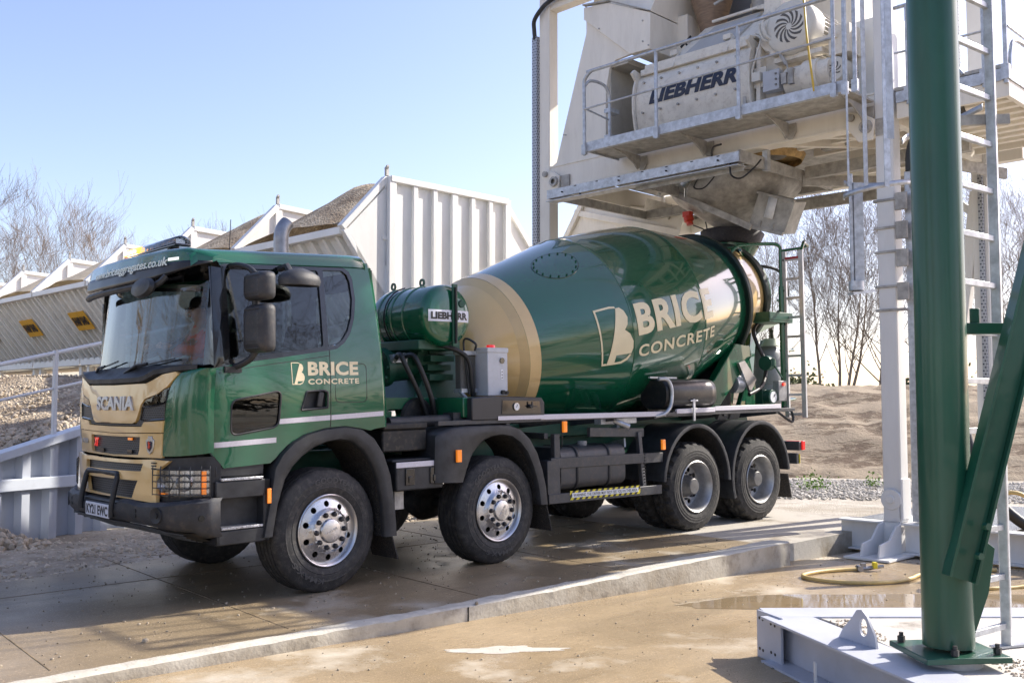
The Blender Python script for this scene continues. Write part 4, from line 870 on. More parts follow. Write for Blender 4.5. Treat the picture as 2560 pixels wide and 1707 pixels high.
# ---- rear stand, hopper, chute, ladder
b = B()
for sgn in (1, -1):
    b.prism([(-5.75, 1.40), (-6.2, 1.42), (-7.0, 2.12), (-6.95, 2.26), (-6.62, 2.28), (-6.15, 1.80), (-5.60, 1.55)], lambda a, c, d: Vector((a, sgn * d, c)), .62, .74)
    b.prism([(-6.9, 1.40), (-7.35, 1.40), (-7.35, 1.55), (-7.15, 2.2), (-7.05, 2.2), (-7.05, 1.7)], lambda a, c, d: Vector((a, sgn * d, c)), .50, .58)
b.box(-6.9, -7.4, -.7, .7, 1.36, 1.44); b.bar((-7.1, .55, 1.44), (-7.45, .45, 2.62), .08, .14, up=(1, 0, 0)); b.bar((-7.1, -.55, 1.44), (-7.45, -.45, 2.62), .08, .14, up=(1, 0, 0)); b.bar((-7.3, 0, 1.4), (-7.5, 0, 2.3), .3, .12, up=(1, 0, 0))
RS = b.obj("drum_stand", GREEN, TR, bevel=.01)
b = B(); b.box(-5.0, -6.75, -.75, .55, 1.34, 1.62); b.prism([(-5.9, 1.56), (-6.6, 1.56), (-6.95, 2.0), (-6.75, 2.2)], lambda a, c, d: Vector((a, d, c)), -.5, .60); b.obj("roller_cover", DARK, RS)
b = B()
for sgn in (1, -1): b.cyl((-6.62, sgn * .66, 1.62 + .12), (-6.78, sgn * .66, 1.74 + .0), .12, n=24)
b.objs("support_roller", GALV, RS)
b = B(); b.prism([(-6.60, 2.02), (-6.74, 2.05), (-7.0, 1.80), (-6.86, 1.62)], lambda a, c, d: Vector((a, d, c)), .76, .80); b.obj("splash_plate", mat("brushed stainless", (.5, .5, .5), .3, metal=.8), RS)
# filler hopper (wedge shell)
b = B(); hx = -7.66
rows = []
for z, rx, ry, dx in ((3.95, .47, .46, 0), (3.76, .37, .38, .0), (3.74, .36, .37, 0), (3.45, .30, .34, .18), (3.2, .24, .28, .36)):
    rows.append([(hx + dx + rx * cos(t), ry * sin(t), z + (.05 * cos(t) if z > 3.7 else 0)) for t in [2 * pi * i / 28 for i in range(28)]])
b.grid(rows[1:], closed=True); HP = b.obj("filler_hopper", GREEN, TR, smooth=50, thick=.01)
b = B(); b.grid(rows[:3], closed=True); b.obj("hopper_collar", mat("black rubber collar", (.025, .024, .03), .7, var=.3, vs=12, dirt=.3), HP, smooth=40, thick=.012)
b = B()
b.tube(smooth_path([(-6.72, .52, 3.42), (-6.85, .60, 3.60), (-7.0, .64, 3.65), (-7.45, .80, 3.69), (-7.58, .84, 3.66), (-7.60, .84, 3.55), (-7.60, .84, 3.0)], 4), .026, 8)
b.tube([(-7.60, .84, 3.1), (-7.60, .84, 1.35)], .04, 8); b.tube([(-6.95, .62, 3.58), (-7.55, .30, 3.50), (-7.62, -.2, 3.5)], .02, 8); b.tube([(-6.9, .62, 3.62), (-6.95, -.6, 3.62)], .025, 8)
b.tube([(-7.62, 1.15, 3.56), (-7.70, 1.15, 3.70), (-8.15, .95, 3.72), (-8.2, .75, 3.68)], .022, 8); b.tube([(-7.60, .84, 3.60), (-7.70, 1.12, 3.62)], .02, 8)
for z in (2.95, 2.2, 1.5): b.tube([(-7.60, .84, z), (-8.1, .7, z + .02), (-8.2, .4, z + .02)], .022, 8)
b.obj("rear_handrail", GREEN, RS, smooth=50)
b = B(); b.box(-7.12, -7.70, .45, .95, 2.58, 2.62); b.box(-7.12, -7.15, .45, .95, 2.60, 2.72); b.box(-7.12, -7.70, .93, .95, 2.60, 2.72)
b.obj("service_platform", GREEN2, RS, bevel=.004)
b = B()
for k in range(14): b.box(-7.15 - k * .04, -7.16 - k * .04, .46, .92, 2.621, 2.64)
b.obj("platform_grating", GALVD, RS)
# rear chute folded
b = B(); rows = []
for t in range(9):
    f = t / 8; x = -7.35 - .85 * f; z = 2.62 - .5 * f; rows.append([(x, .30 * cos(a) * (1 - .2 * f), z - .22 * sin(a)) for a in [pi * k / 10 for k in range(11)]])
b.grid(rows); ch_ = b.obj("discharge_chute", GREEN, TR, smooth=50, thick=.012)
b = B(); b.prism([(-8.1, 2.60), (-9.0, 2.74), (-9.05, 2.70), (-8.5, 2.54), (-8.1, 2.50)], lambda a, c, d: Vector((a, d, c)), -.25, -.1); b.obj("chute_extension", GREEN, ch_)
b = B()
b.tube(smooth_path([(-7.35, .42, 3.35), (-7.50, .60, 3.25), (-7.58, .66, 3.0), (-7.5, .6, 2.7), (-7.2, .64, 2.5), (-7.15, .72, 2.3), (-7.20, .82, 2.0), (-6.95, .92, 1.72), (-6.6, .95, 1.60)], 6), .028, 8)
b.tube(smooth_path([(-7.45, .50, 3.42), (-7.75, .70, 3.35), (-7.95, .72, 3.1), (-7.9, .7, 2.85), (-7.7, .6, 2.7)], 6), .022, 8)
b.tube(smooth_path([(-7.30, .45, 3.40), (-7.42, .56, 3.3), (-7.45, .6, 3.0), (-7.3, .58, 2.75)], 6), .02, 8)
b.tube(smooth_path([(-7.2, 1.0, 1.35), (-7.4, 1.08, 1.22), (-7.45, 1.05, 1.35), (-7.4, .95, 1.42)], 6), .018, 8)
b.obj("rear_hose", mat("black hose rubber", ()), RS, smooth=60)
b = B(); b.lathe([(0, 0), (0, .20), (.05, .22), (.25, .22), (.27, .21), (.29, .22), (.5, .22), (.52, .21), (.54, .22), (.72, .22), (.80, .16), (.86, .09), (.92, .08), (.92, 0)], (-7.95, .34, 1.46), (0, 0, 1), 28); cj = b.obj("additive_tank", mat("grey plastic drum", (.20, .22, .24), .45, var=.1, vs=6), TR, smooth=50)
b = B(); b.lathe([(0, .16), (.05, .12), (.11, .10), (.11, 0)], (-7.86, .48, 2.28), (0, 0, 1), 20); b.obj("tank_cap", mat("pale green cap", (.45, .52, .42), .5), cj, smooth=40)
b = B(); b.cyl((-7.05, .92, 1.56), (-7.05, 1.02, 1.56), .10, n=24); b.box(-6.95, -7.15, .8, .92, 1.46, 1.66); rm_ = b.obj("water_meter", GREEN2, RS, bevel=.006); b = B(); b.cyl((-7.05, 1.02, 1.56), (-7.05, 1.03, 1.56), .075, n=24); b.obj("meter_dial", LABELW, rm_)
b = B(); b.bar((-7.05, 1.035, 1.56), (-7.08, 1.035, 1.60), .006); b.obj("meter_needle", BLACKT, rm_)
b = B(); b.box(-7.35, -7.55, .82, .92, 1.50, 1.78); cb_ = b.obj("control_box", mat("grey control box", (.28, .28, .29), .5, var=.2, vs=12, dirt=.3), TR, bevel=.008); b = B(); b.cyl((-7.45, .92, 1.73), (-7.45, .95, 1.73), .025, n=12); b.obj("stop_button", REDL, cb_)
b = B(); b.cyl((-7.12, .86, 2.02), (-7.24, .86, 2.02), .10, n=20); b.cyl((-7.18, .93, 1.98), (-7.18, .93, 2.08), .05, n=12); b.bar((-7.22, .95, 1.98), (-7.36, .97, 1.82), .018); b.obj("valve_block", GREEN2, RS, smooth=40)
# ladder
b = B()
for y in (.885, 1.15): b.bar((-7.62, y, 1.27), (-7.62, y - .02, 3.60), .05, .03, up=(1, 0, 0)) if False else b.box(-7.60, -7.635, y - .034, y + .034, 1.27, 3.58)
LD = b.obj("rear_ladder", mat("ladder aluminium", (.58, .59, .60), .38, metal=.5, var=.1, vs=8), TR, bevel=.004)
for k in range(9):
    b = B(); z = 1.30 + k * .268; b.box(-7.605, -7.63, .91, 1.125, z, z + .035); b.obj("rung", mat("ladder aluminium", ()), LD)
b = B()
for z in (3.45, 3.02, 2.55, 1.9, 1.35): b.box(-7.596, -7.60, .872, .892, z, z + .03)
b.objs("ladder_bolt", DARK, LD)
b = B(); b.box(-7.6, -7.62, .9, 1.12, 3.47, 3.50); b.obj("red_bar", mat("dull red paint", (.35, .02, .03), .5), LD)
b = B(); b.box(-7.30, -7.40, -1.2, 1.24, .84, .96); b.box(-7.30, -7.36, .5, 1.20, .66, .80); b.box(-7.05, -7.3, -.9, .9, .9, 1.1); tl = b.obj("rear_bumper", mat("charcoal steel", ()), TR, bevel=.008)
b = B(); b.box(-7.36, -7.42, 1.0, 1.262, .845, .965); b.box(-7.36, -7.42, -1.26, -1.0, .845, .965); b.objs("tail_lamp", REDL, tl, bevel=.006)
b = B(); b.box(-7.362, -7.368, .9, 1.21, .665, .79); b.obj("rear_plate", YEL, tl)
b = B(); b.box(-3.6, -4.2, .95, 1.05, 1.30, 1.36); b.tube([(-3.75, 1.1, 1.34), (-3.9, 1.2, 1.27)], .03, 8); b.bar((-4.3, .5, 1.0), (-4.05, 1.0, 1.08), .02, .1); b.bar((-4.05, .9, 1.28), (-4.35, .5, 1.16), .03, .08); b.obj("pipe_fitting", GALV, TR)
b = B(); b.box(-.66, -.68, 1.0, 1.12, .55, .78); b.box(-.75, -.85, .9, 1.12, .62, .79); b.obj("coupling_bracket", GALVD, TR)

# ---- wheels
def tyre(w, R, lug, m):
    b = B(); r0 = .295
    prof = [(-w + .02, r0), (-w, r0 + .03), (-w - .008, r0 + .10), (-w + .002, R - .085), (-w + .018, R - .035), (-w + .035, R - .012), (-w + .05, R - .004)]
    gx = []
    t0, t1 = -w + .05, -.05
    if not lug:
        k = 5
        for i in range(k):
            c = t0 + (t1 - t0) * (i + .5) / k; gx += [(c - .007, R), (c - .005, R - .012), (c + .005, R - .012), (c + .007, R)]
    else:
        for i in range(1, 12): gx.append((t0 + (t1 - t0) * i / 12, R))
    prof = prof + gx + [(-.05, R - .004), (-.035, R - .012), (-.018, R - .035), (-.002, R - .085), (.006, R - .10), (.004, R - .115), (.008, r0 + .10), (.006, r0 + .075), (.009, r0 + .07), (0, r0 + .03), (-.02, r0)]
    n = 176 if lug else 96
    def rf(k, i):
        a, r = prof[k]
        if lug and r > R - .03:
            ph = (i + (4 if (a > (t0 + t1) / 2) else 0)) % 8
            mid = abs(a - (t0 + t1) / 2) / ((t1 - t0) / 2)
            if ph < 3 and (mid > .32): return 1 - .019 / r
            if ph in (4, 5) and mid < .3: return 1 - .015 / r
            if .26 < mid < .36: return 1 - .012 / r
        if not lug and r > R - .02 and i % 2 == 0 and (a < t0 + .03 or a > t1 - .03): return 1 - .004 / r
        return 1
    b.lathe(prof, (0, 0, 0), (0, 1, 0), n, rf)
    return b
def steer_wheel():
    W = tyre(.36, .525, False, RUB).obj("wheel", RUB, TR, smooth=30)
    for s_, a0, wv, hv in (("KMAX S", 128, .36, .045), ("GOODYEAR", -30, .42, .048)):
        text("sidewall_lettering", s_, mat("raised rubber lettering", (.055, .055, .056), .55), W, lambda a, c, d, a0=a0, wv=wv: Vector((.0 + (.40 + c) * sin(radians(a0) - (a - wv / 2) / .42 * 1) * 1, .0075 + d - max(0, c - .02) * .1, (.40 + c) * cos(radians(a0) - (a - wv / 2) / .42))), w=wv, h=hv, ext=.002, bold=.02, cut=.05)
    b = B(); b.lathe([(-.33, .285), (-.32, .30), (-.05, .285), (-.03, .29), (-.012, .305), (.004, .306), (.010, .298), (.006, .288), (-.012, .276), (-.03, .268)], (0, 0, 0), (0, 1, 0), 64); rim = b.obj("rim", CHROME, W, smooth=35)
    # dished disc with ten hand holes
    holes = [circ(.225 * cos(2 * pi * i / 10), .225 * sin(2 * pi * i / 10), .026, 12) for i in range(10)]
    holes = [[(x, y) for x, y in h] for h in holes]
    def dish(x, z, d):
        r = sqrt(x * x + z * z); y = interp(r, [0, .168, .172, .19, .255, .275], [.028, .028, .022, -.005, -.022, -.03]); return (x, y + d, z)
    b = B(); b.prism(circ(0, 0, .272, 60), lambda a, c, d: (a, c, d), -.012, 0, holes + [circ(0, 0, .10, 30)])
    b2 = B(); b2.v = b.v; b2.f = b.f
    b2.obj("rim_disc", CHROME, rim, smooth=30, cuts=[(0, [-.24 + .03 * k for k in range(17)]), (1, [-.24 + .03 * k for k in range(17)])], warp=lambda a, c, d: Vector(dish(a, c, d)))
    b = B(); b.lathe([(-.1, .26), (-.1, .0)], (0, 0, 0), (0, 1, 0), 40); b.obj("brake_drum", DARK, rim)
    b = B(); b.lathe([(.02, .104), (.042, .100), (.047, .094), (.049, .088), (.0495, .0)], (0, 0, 0), (0, 1, 0), 40); hc = b.obj("hub_cap", CHROME, rim, smooth=40)
    text("hub_lettering", "SCANIA", CHROME, hc, lambda a, c, d: Vector((.065 - a, .049 + d, -.010 + c)), w=.13, h=.022, ext=.004, bold=.02)
    b = B(); b.lathe([(.026, .172), (.032, .176), (.026, .182)], (0, 0, 0), (0, 1, 0), 60); b.obj("rim_ring", CHROME, rim, smooth=60)
    b = B()
    for i in range(10):
        a = 2 * pi * (i + .5) / 10; b.lathe([(.026, .023), (.045, .021), (.056, .014), (.058, 0)], (.141 * cos(a), 0, .141 * sin(a)), (0, 1, 0), 14)
    b.objs("wheel_nut", NUT, rim, smooth=40)
    return W
def drive_wheel():
    W = tyre(.29, .525, True, RUB2).obj("wheel", RUB2, TR, smooth=14)
    b = B(); b.lathe([(-.27, .30), (-.20, .275), (-.16, .262), (-.03, .285), (-.012, .305), (.004, .307), (.012, .298), (.006, .29), (-.006, .280), (-.10, .262), (-.165, .245), (-.175, .235)], (0, 0, 0), (0, 1, 0), 64); rim = b.obj("rim", RIMS, W, smooth=35)
    holes = [circ(.196 * cos(2 * pi * i / 10), .196 * sin(2 * pi * i / 10), .030, 12) for i in range(10)]
    b = B(); b.prism(circ(0, 0, .245, 60), lambda a, c, d: Vector((a, -.165 + d, c)), -.012, 0, holes + [circ(0, 0, .12, 30)]); b.obj("rim_disc", RIMS, rim, smooth=30)
    b = B(); b.lathe([(-.28, .25), (-.28, 0)], (0, 0, 0), (0, 1, 0), 40); b.obj("brake_drum", DARK, rim)
    b = B(); b.lathe([(-.17, .135), (-.155, .13), (-.13, .125), (-.10, .10), (-.04, .095), (-.03, .085), (-.028, 0)], (0, 0, 0), (0, 1, 0), 36); b.obj("hub_cap", mat("grey hub", (.10, .10, .10), .5, var=.3, vs=15, dirt=.5), rim, smooth=35)
    b = B()
    for i in range(10):
        a = 2 * pi * (i + .5) / 10; b.cyl((.155 * cos(a), -.17, .155 * sin(a)), (.155 * cos(a), -.135, .155 * sin(a)), .016, n=6)
    b.objs("wheel_nut", NUT, rim, smooth=20)
    T2_ = tyre(.29, .525, True, RUB2).obj("inner_tyre", RUB2, W, smooth=30); T2_.location = (0, -.33, 0)
    return W
SWH = steer_wheel(); SWH.location = (0, 1.205, .52); SWH.rotation_euler = (0, radians(20), radians(3.5))
for x, y, rz in ((0, -1.205, 3.5), (-1.94, 1.205, 2.5), (-1.94, -1.205, 2.5)):
    w = dup(SWH, TR); w.location = (x, y, .52); w.rotation_euler = (0, radians(20 + 31 * (x < -1)), radians(rz + (180 if y < 0 else 0)))
DWH = drive_wheel(); DWH.location = (-5.08, 1.215, .52)
for x, y in ((-6.41, 1.215), (-5.08, -1.215), (-6.41, -1.215)):
    w = dup(DWH, TR); w.location = (x, y, .52); w.rotation_euler = (0, radians(17), radians(180 if y < 0 else 0))

# ---- driver (seated, right hand side of the cab)
def skin_body(name, verts, edges, radii, m, parent=None, root=0, sub=2):
    me = bpy.data.meshes.new(name); me.from_pydata(verts, edges, []); o = bpy.data.objects.new(name, me); COL.objects.link(o)
    md = o.modifiers.new("skin", 'SKIN'); md.use_smooth_shade = True
    for i, r in enumerate(radii):
        sv = me.skin_vertices[0].data[i]; sv.radius = r if isinstance(r, tuple) else (r, r); sv.use_root = (i == root)
    s = o.modifiers.new("sub", 'SUBSURF'); s.levels = sub; s.render_levels = sub
    me.materials.append(m)
    if parent: o.parent = parent
    return o
PM = TM @ Matrix.Translation((.22, -.63, 1.82))
V = [(0, 0, 0), (.0, 0, .20), (.03, 0, .38), (.05, 0, .50), (.07, 0, .575),        # pelvis..neck base 3, neck 4
     (.04, .17, .46), (.20, .22, .27), (.42, .14, .30),                             # left arm (near side)
     (.04, -.17, .46), (.20, -.22, .27), (.42, -.14, .30),
     (.30, .10, -.02), (.48, .11, -.36), (.58, .11, -.40), (.30, -.10, -.02), (.48, -.11, -.36), (.58, -.11, -.40),
     (.095, 0, .645), (.10, 0, .725)]
E_ = [(0, 1), (1, 2), (2, 3), (3, 4), (3, 5), (5, 6), (6, 7), (3, 8), (8, 9), (9, 10), (0, 11), (11, 12), (12, 13), (0, 14), (14, 15), (15, 16), (4, 17), (17, 18)]
R_s = [(.15, .12), (.14, .11), (.16, .11), (.10, .08), (.052, .052), .065, .048, .03, .065, .048, .03, .085, .055, .045, .085, .055, .045, (.085, .095), (.075, .09)]
body_ = skin_body("person", V, E_, R_s, SKIN); body_.matrix_world = PM
tag(body_, "driver with dark hair and glasses wearing an orange hi-vis jacket behind the truck windscreen", "person")
hands = []
for s in (1, -1):
    hb = B(); 
    base = Vector((.42, s * .14, .30))
    hb.lathe([(-.02, .022), (.02, .034), (.06, .036), (.085, .03), (.09, 0)], base, (1, 0, .25), 12)
    for k in range(4):
        a = base + Vector((.085, (k - 1.5) * .018, .03)); hb.tube([a, a + Vector((.03, 0, .012 + .002 * k)), a + Vector((.045, 0, -.012)), a + Vector((.03, 0, -.03))], .0085, 6, radii=[.0095, .009, .008, .007])
    a = base + Vector((.03, -s * .035, .02)); hb.tube([a, a + Vector((.03, -s * .012, .012)), a + Vector((.055, -s * .008, .0))], .01, 6)
    hb.obj("hand", SKIN, body_, smooth=60)
V2 = [(v[0], v[1], v[2]) for v in V[:11]]; E2_ = [e for e in E_ if max(e) < 11 and e != (3, 4)]
V2 = V2[:4] + V2[5:]; idx = {0: 0, 1: 1, 2: 2, 3: 3, 5: 4, 6: 5, 7: 6, 8: 7, 9: 8, 10: 9}
jk = skin_body("jacket", V2, [(idx[a], idx[c]) for a, c in E2_], [(.165, .135), (.155, .125), (.175, .125), (.11, .09), .08, .062, .042, .08, .062, .042], ORANGE, body_)
b = B(); b.lathe([(0, .09), (.03, .085), (.06, .062), (.075, .058)], (.045, 0, .50), (.12, 0, 1), 20); b.obj("collar", ORANGE, body_, smooth=60, thick=.006)
b = B(); b.box(.125, .135, -.035, .035, .12, .46); b.obj("jacket_front", FABD, body_)
# head details
b = B(); rows = []
for i in range(9):
    t = i / 8; z = .735 + .115 * sin(t * pi / 2); r = cos(t * pi / 2) ** .6 if t < 1 else 0.01
    rows.append([(.085 + (.108 * r) * cos(a) - .012, .088 * r * sin(a), z - (.05 if cos(a) < 0 else 0) * (1 - t)) for a in [2 * pi * k / 20 for k in range(20)]])
b.grid(rows, closed=True); b.obj("hair", HAIR, body_, smooth=70)
b = B(); b.hexa([(.18, -.012, .69), (.205, -.014, .68), (.205, .014, .68), (.18, .012, .69), (.175, -.008, .74), (.185, -.006, .74), (.185, .006, .74), (.175, .008, .74)]); b.lathe([(-.006, .0), (0, .02), (.006, 0)], (.08, .09, .71), (0, 1, 0), 10); b.lathe([(-.006, .0), (0, .02), (.006, 0)], (.08, -.09, .71), (0, 1, 0), 10); b.obj("face_feature", SKIN, body_, smooth=50)
b = B(); b.box(.178, .188, -.025, .025, .650, .657); b.obj("mouth", mat("lip", (.35, .12, .10), .5), body_)
b = B()
for s in (1, -1):
    b.tube([(.196, s * .035 + .024 * cos(a), .725 + .018 * sin(a)) for a in [2 * pi * k / 14 for k in range(14)]], .003, 4, closed=True); b.tube([(.194, s * .058, .727), (.14, s * .088, .73), (.08, s * .094, .725)], .003, 4)
b.tube([(.196, -.012, .728), (.196, .012, .728)], .003, 4); b.obj("glasses", BLACKT, body_)
b = B()
for s in (1, -1): b.lathe([(0, .011), (.006, .008), (.008, 0)], (.180, s * .035, .725), (1, 0, 0), 10)
b.objs("eye", mat("eye", (.04, .03, .03), .2), body_)

for ch_o in body_.children:
    if ch_o.name.split('.')[0] in ("hair", "face_feature", "mouth", "glasses", "eye"): ch_o.data.transform(Matrix.Translation((0, 0, -.035)))
# ================================================================== GROUND AND SLABS
def ground_mat(name, c1, c2, c3, s1, s2, rough=.9, bump=.5, bs=30):
    m = bpy.data.materials.new(name); m.use_nodes = True; MATS[name] = m; nt = m.node_tree; N = nt.nodes; L = nt.links; p = N["Principled BSDF"]
    tc = N.new("ShaderNodeTexCoord"); p.inputs["Roughness"].default_value = rough
    def nz(s, d=8, r=.6):
        n = N.new("ShaderNodeTexNoise"); n.inputs["Scale"].default_value = s; n.inputs["Detail"].default_value = d; n.inputs["Roughness"].default_value = r; L.new(tc.outputs["Object"], n.inputs["Vector"]); return n.outputs[0]
    def rg(v, a, b_): r = N.new("ShaderNodeMapRange"); r.inputs[1].default_value = a; r.inputs[2].default_value = b_; L.new(v, r.inputs[0]); return r.outputs[0]
    def mx(f, a, b_):
        x = N.new("ShaderNodeMix"); x.data_type = 'RGBA'; L.new(f, x.inputs[0])
        for k, v in ((6, a), (7, b_)):
            if isinstance(v, tuple): x.inputs[k].default_value = (*v, 1)
            else: L.new(v, x.inputs[k])
        return x.outputs[2]
    vo = N.new("ShaderNodeTexVoronoi"); vo.inputs["Scale"].default_value = s2; L.new(tc.outputs["Object"], vo.inputs["Vector"])
    cr = mx(rg(vo.outputs["Color"], .2, .8), c1, c3)
    last = mx(rg(nz(s1), .4, .62), cr, c2); L.new(last, p.inputs["Base Color"])
    h = N.new("ShaderNodeMath"); h.operation = 'ADD'; L.new(nz(bs), h.inputs[0]); L.new(vo.outputs["Distance"], h.inputs[1])
    bp = N.new("ShaderNodeBump"); bp.inputs["Strength"].default_value = bump; bp.inputs["Distance"].default_value = .03; L.new(h.outputs[0], bp.inputs["Height"]); L.new(bp.outputs[0], p.inputs["Normal"])
    return m
def soil():
    """smoothed bare earth: pale tan with streaks and patches of darker turned clods"""
    m = bpy.data.materials.new("brown earth"); m.use_nodes = True; MATS["brown earth"] = m; nt = m.node_tree; N = nt.nodes; L = nt.links; p = N["Principled BSDF"]; p.inputs["Roughness"].default_value = .95
    tc = N.new("ShaderNodeTexCoord")
    def nz(s, st, d=8, r=.62):
        mp = N.new("ShaderNodeMapping"); mp.inputs["Scale"].default_value = st; mp.inputs["Rotation"].default_value = (0, 0, radians(12)); L.new(tc.outputs["Object"], mp.inputs[0])
        n = N.new("ShaderNodeTexNoise"); n.inputs["Scale"].default_value = s; n.inputs["Detail"].default_value = d; n.inputs["Roughness"].default_value = r; L.new(mp.outputs[0], n.inputs["Vector"]); return n.outputs[0]
    def rg(v, a, b_): r = N.new("ShaderNodeMapRange"); r.inputs[1].default_value = a; r.inputs[2].default_value = b_; L.new(v, r.inputs[0]); return r.outputs[0]
    def mx(f, a, b_):
        x = N.new("ShaderNodeMix"); x.data_type = 'RGBA'; L.new(f, x.inputs[0])
        for k, v in ((6, a), (7, b_)):
            if isinstance(v, tuple): x.inputs[k].default_value = (*v, 1)
            else: L.new(v, x.inputs[k])
        return x.outputs[2]
    base = mx(rg(nz(.5, (1, 1, 1), 4), .35, .65), (.35, .285, .205), (.265, .21, .148))
    pa = rg(nz(1.0, (.45, 1.7, 2.5), 9, .66), .49, .56); cl = rg(nz(4, (1, 1.5, 1), 8, .7), .38, .52)
    mu = N.new("ShaderNodeMath"); mu.operation = 'MULTIPLY'; L.new(pa, mu.inputs[0]); L.new(cl, mu.inputs[1])
    L.new(mx(mu.outputs[0], base, (.13, .09, .06)), p.inputs["Base Color"])
    h = N.new("ShaderNodeMath"); h.operation = 'MULTIPLY_ADD'; h.inputs[1].default_value = -1.0; L.new(mu.outputs[0], h.inputs[0]); L.new(nz(14, (1, 1, 1)), h.inputs[2])
    bp = N.new("ShaderNodeBump"); bp.inputs["Strength"].default_value = .5; bp.inputs["Distance"].default_value = .06; L.new(h.outputs[0], bp.inputs["Height"]); L.new(bp.outputs[0], p.inputs["Normal"]); return m
GRAVEL = ground_mat("sandy gravel", (.42, .35, .26), (.30, .25, .185), (.55, .49, .40), 1.2, 28)
SOIL = soil()
STONES = ground_mat("aggregate stones", (.36, .28, .19), (.24, .18, .12), (.55, .46, .34), 2.0, 26, bump=1)

def concrete(name, dry, wet, wetamt, scale, streak=False, rwet=.12):
    """concrete with damp brown patches: the damp areas are darker, browner and glossier"""
    m = bpy.data.materials.new(name); m.use_nodes = True; MATS[name] = m; nt = m.node_tree; N = nt.nodes; L = nt.links; p = N["Principled BSDF"]
    tc = N.new("ShaderNodeTexCoord")
    def nz(s, d=8, r=.6, st=None):
        n = N.new("ShaderNodeTexNoise"); n.inputs["Scale"].default_value = s; n.inputs["Detail"].default_value = d; n.inputs["Roughness"].default_value = r
        if st: mp = N.new("ShaderNodeMapping"); mp.vector_type = "TEXTURE"; mp.inputs["Scale"].default_value = (1 / st[0], 1 / st[1], 1); mp.inputs["Rotation"].default_value = (0, 0, radians(39.4)); L.new(tc.outputs["Object"], mp.inputs[0]); L.new(mp.outputs[0], n.inputs["Vector"])
        else: L.new(tc.outputs["Object"], n.inputs["Vector"])
        return n.outputs[0]
    def rg(v, a, b_, c=0., d=1.): r = N.new("ShaderNodeMapRange"); r.inputs[1].default_value = a; r.inputs[2].default_value = b_; r.inputs[3].default_value = c; r.inputs[4].default_value = d; L.new(v, r.inputs[0]); return r.outputs[0]
    def mx(f, a, b_):
        x = N.new("ShaderNodeMix"); x.data_type = 'RGBA'; L.new(f, x.inputs[0])
        for k, v in ((6, a), (7, b_)):
            if isinstance(v, tuple): x.inputs[k].default_value = (*v, 1)
            else: L.new(v, x.inputs[k])
        return x.outputs[2]
    w = rg(nz(scale, 9, .66), wetamt - .05, wetamt + .05)           # 1 = damp
    w2 = rg(nz(scale * 2.3, 8, .6), .40, .62)
    fine = rg(nz(45, 8, .75), .3, .7)
    c_dry = mx(fine, dry, tuple(c * .78 for c in dry))
    c_wet = mx(w2, wet, tuple(c * .62 for c in wet)); c_wet = mx(rg(nz(1.1, 7, .6, (.35, 2.4, 1)), .50, .62), c_wet, tuple(c * .58 for c in wet))
    c_wet = mx(rg(nz(7, 8, .75, (1, 9, 1)), .42, .60), c_wet, tuple(c * .70 for c in wet))
    c_wet = mx(rg(nz(95, 3, .8), .57, .66), c_wet, tuple(c * .40 for c in wet)); c_wet = mx(rg(nz(70, 4, .8), .58, .66), c_wet, tuple(min(1, c * 1.7) for c in wet))
    col = mx(w, c_dry, c_wet); L.new(col, p.inputs["Base Color"])
    r1 = rg(nz(scale * 1.7, 6, .6), .38, .60, .45, rwet)
    rr = N.new("ShaderNodeMix"); rr.data_type = 'FLOAT'; L.new(w, rr.inputs[0]); rr.inputs[2].default_value = .8; L.new(r1, rr.inputs[3]); L.new(rr.outputs[0], p.inputs["Roughness"])
    # brushed finish and grit, flattened where water stands
    h = N.new("ShaderNodeMath"); h.operation = 'ADD'; L.new(nz(60, 6, .7), h.inputs[0]); L.new(nz(16, 4, .6, (1, 11, 1)), h.inputs[1])
    bp = N.new("ShaderNodeBump"); bp.inputs["Distance"].default_value = .010; L.new(rg(r1, rwet, .45, .05, .55), bp.inputs["Strength"]); L.new(h.outputs[0], bp.inputs["Height"]); L.new(bp.outputs[0], p.inputs["Normal"])
    return m
CONC_T = concrete("damp brown concrete", (.50, .46, .38), (.36, .275, .17), .42, .40, rwet=.30)
CONC_W = concrete("wet sandy concrete", (.62, .565, .46), (.47, .355, .215), .40, .33, rwet=.08)
CONC_D = concrete("dry pale concrete", (.50, .465, .40), (.33, .275, .20), .56, .8, rwet=.3)
CONC_E = mat("rough kerb concrete", (.50, .47, .40), .85, var=.2, vs=2.2, col2=(.32, .275, .205), bump=.22, bs=38, dirt=.8, dcol=(.12, .10, .08), detail=9)

b = B(); b.grid([[(x, y, -.02 if (y > -30 and y < 60 and abs(x) < 60) else -.3) for x in (-600, -60, -20, 0, 20, 60, 600)] for y in (-600, -30, 0, 30, 60, 700)])
tag(b.obj("ground", GRAVEL, smooth=0), "sandy gravel yard around the slabs", kind="structure")

# truck slab: plane that follows the truck wheels, with its near edge as a stepped kerb
Zn = (TM.to_3x3() @ Vector((0, 0, 1))); O3 = TM.translation
def slab_z(x, y): return O3.z - (Zn.x * (x - O3.x) + Zn.y * (y - O3.y)) / Zn.z
K1 = Vector((-.345, 7.919)); K2 = Vector((2.925, 10.603)); kd = (K2 - K1).normalized(); kn = Vector((kd.y, -kd.x))
def kz(p): # height of the kerb top
    t = (p - K1).dot(kd); return max(slab_z(p.x, p.y) + .006, .111 + .0335 * t if t > 0 else 0)
near = [K1 + kd * t for t in (-9, -7, -5, -3.5, -2, -1, 0, 1, 2, 3, 4.23)]
P2 = Vector((2.95, 10.95)); P3 = Vector((3.72, 11.58)); 
farL = Vector((-4.65, 9.16)); fd = Vector((.643, .766))
b = B(); rows = []
def srow(pn, n=26):
    pass
rng = random.Random(3)
n_t = 60
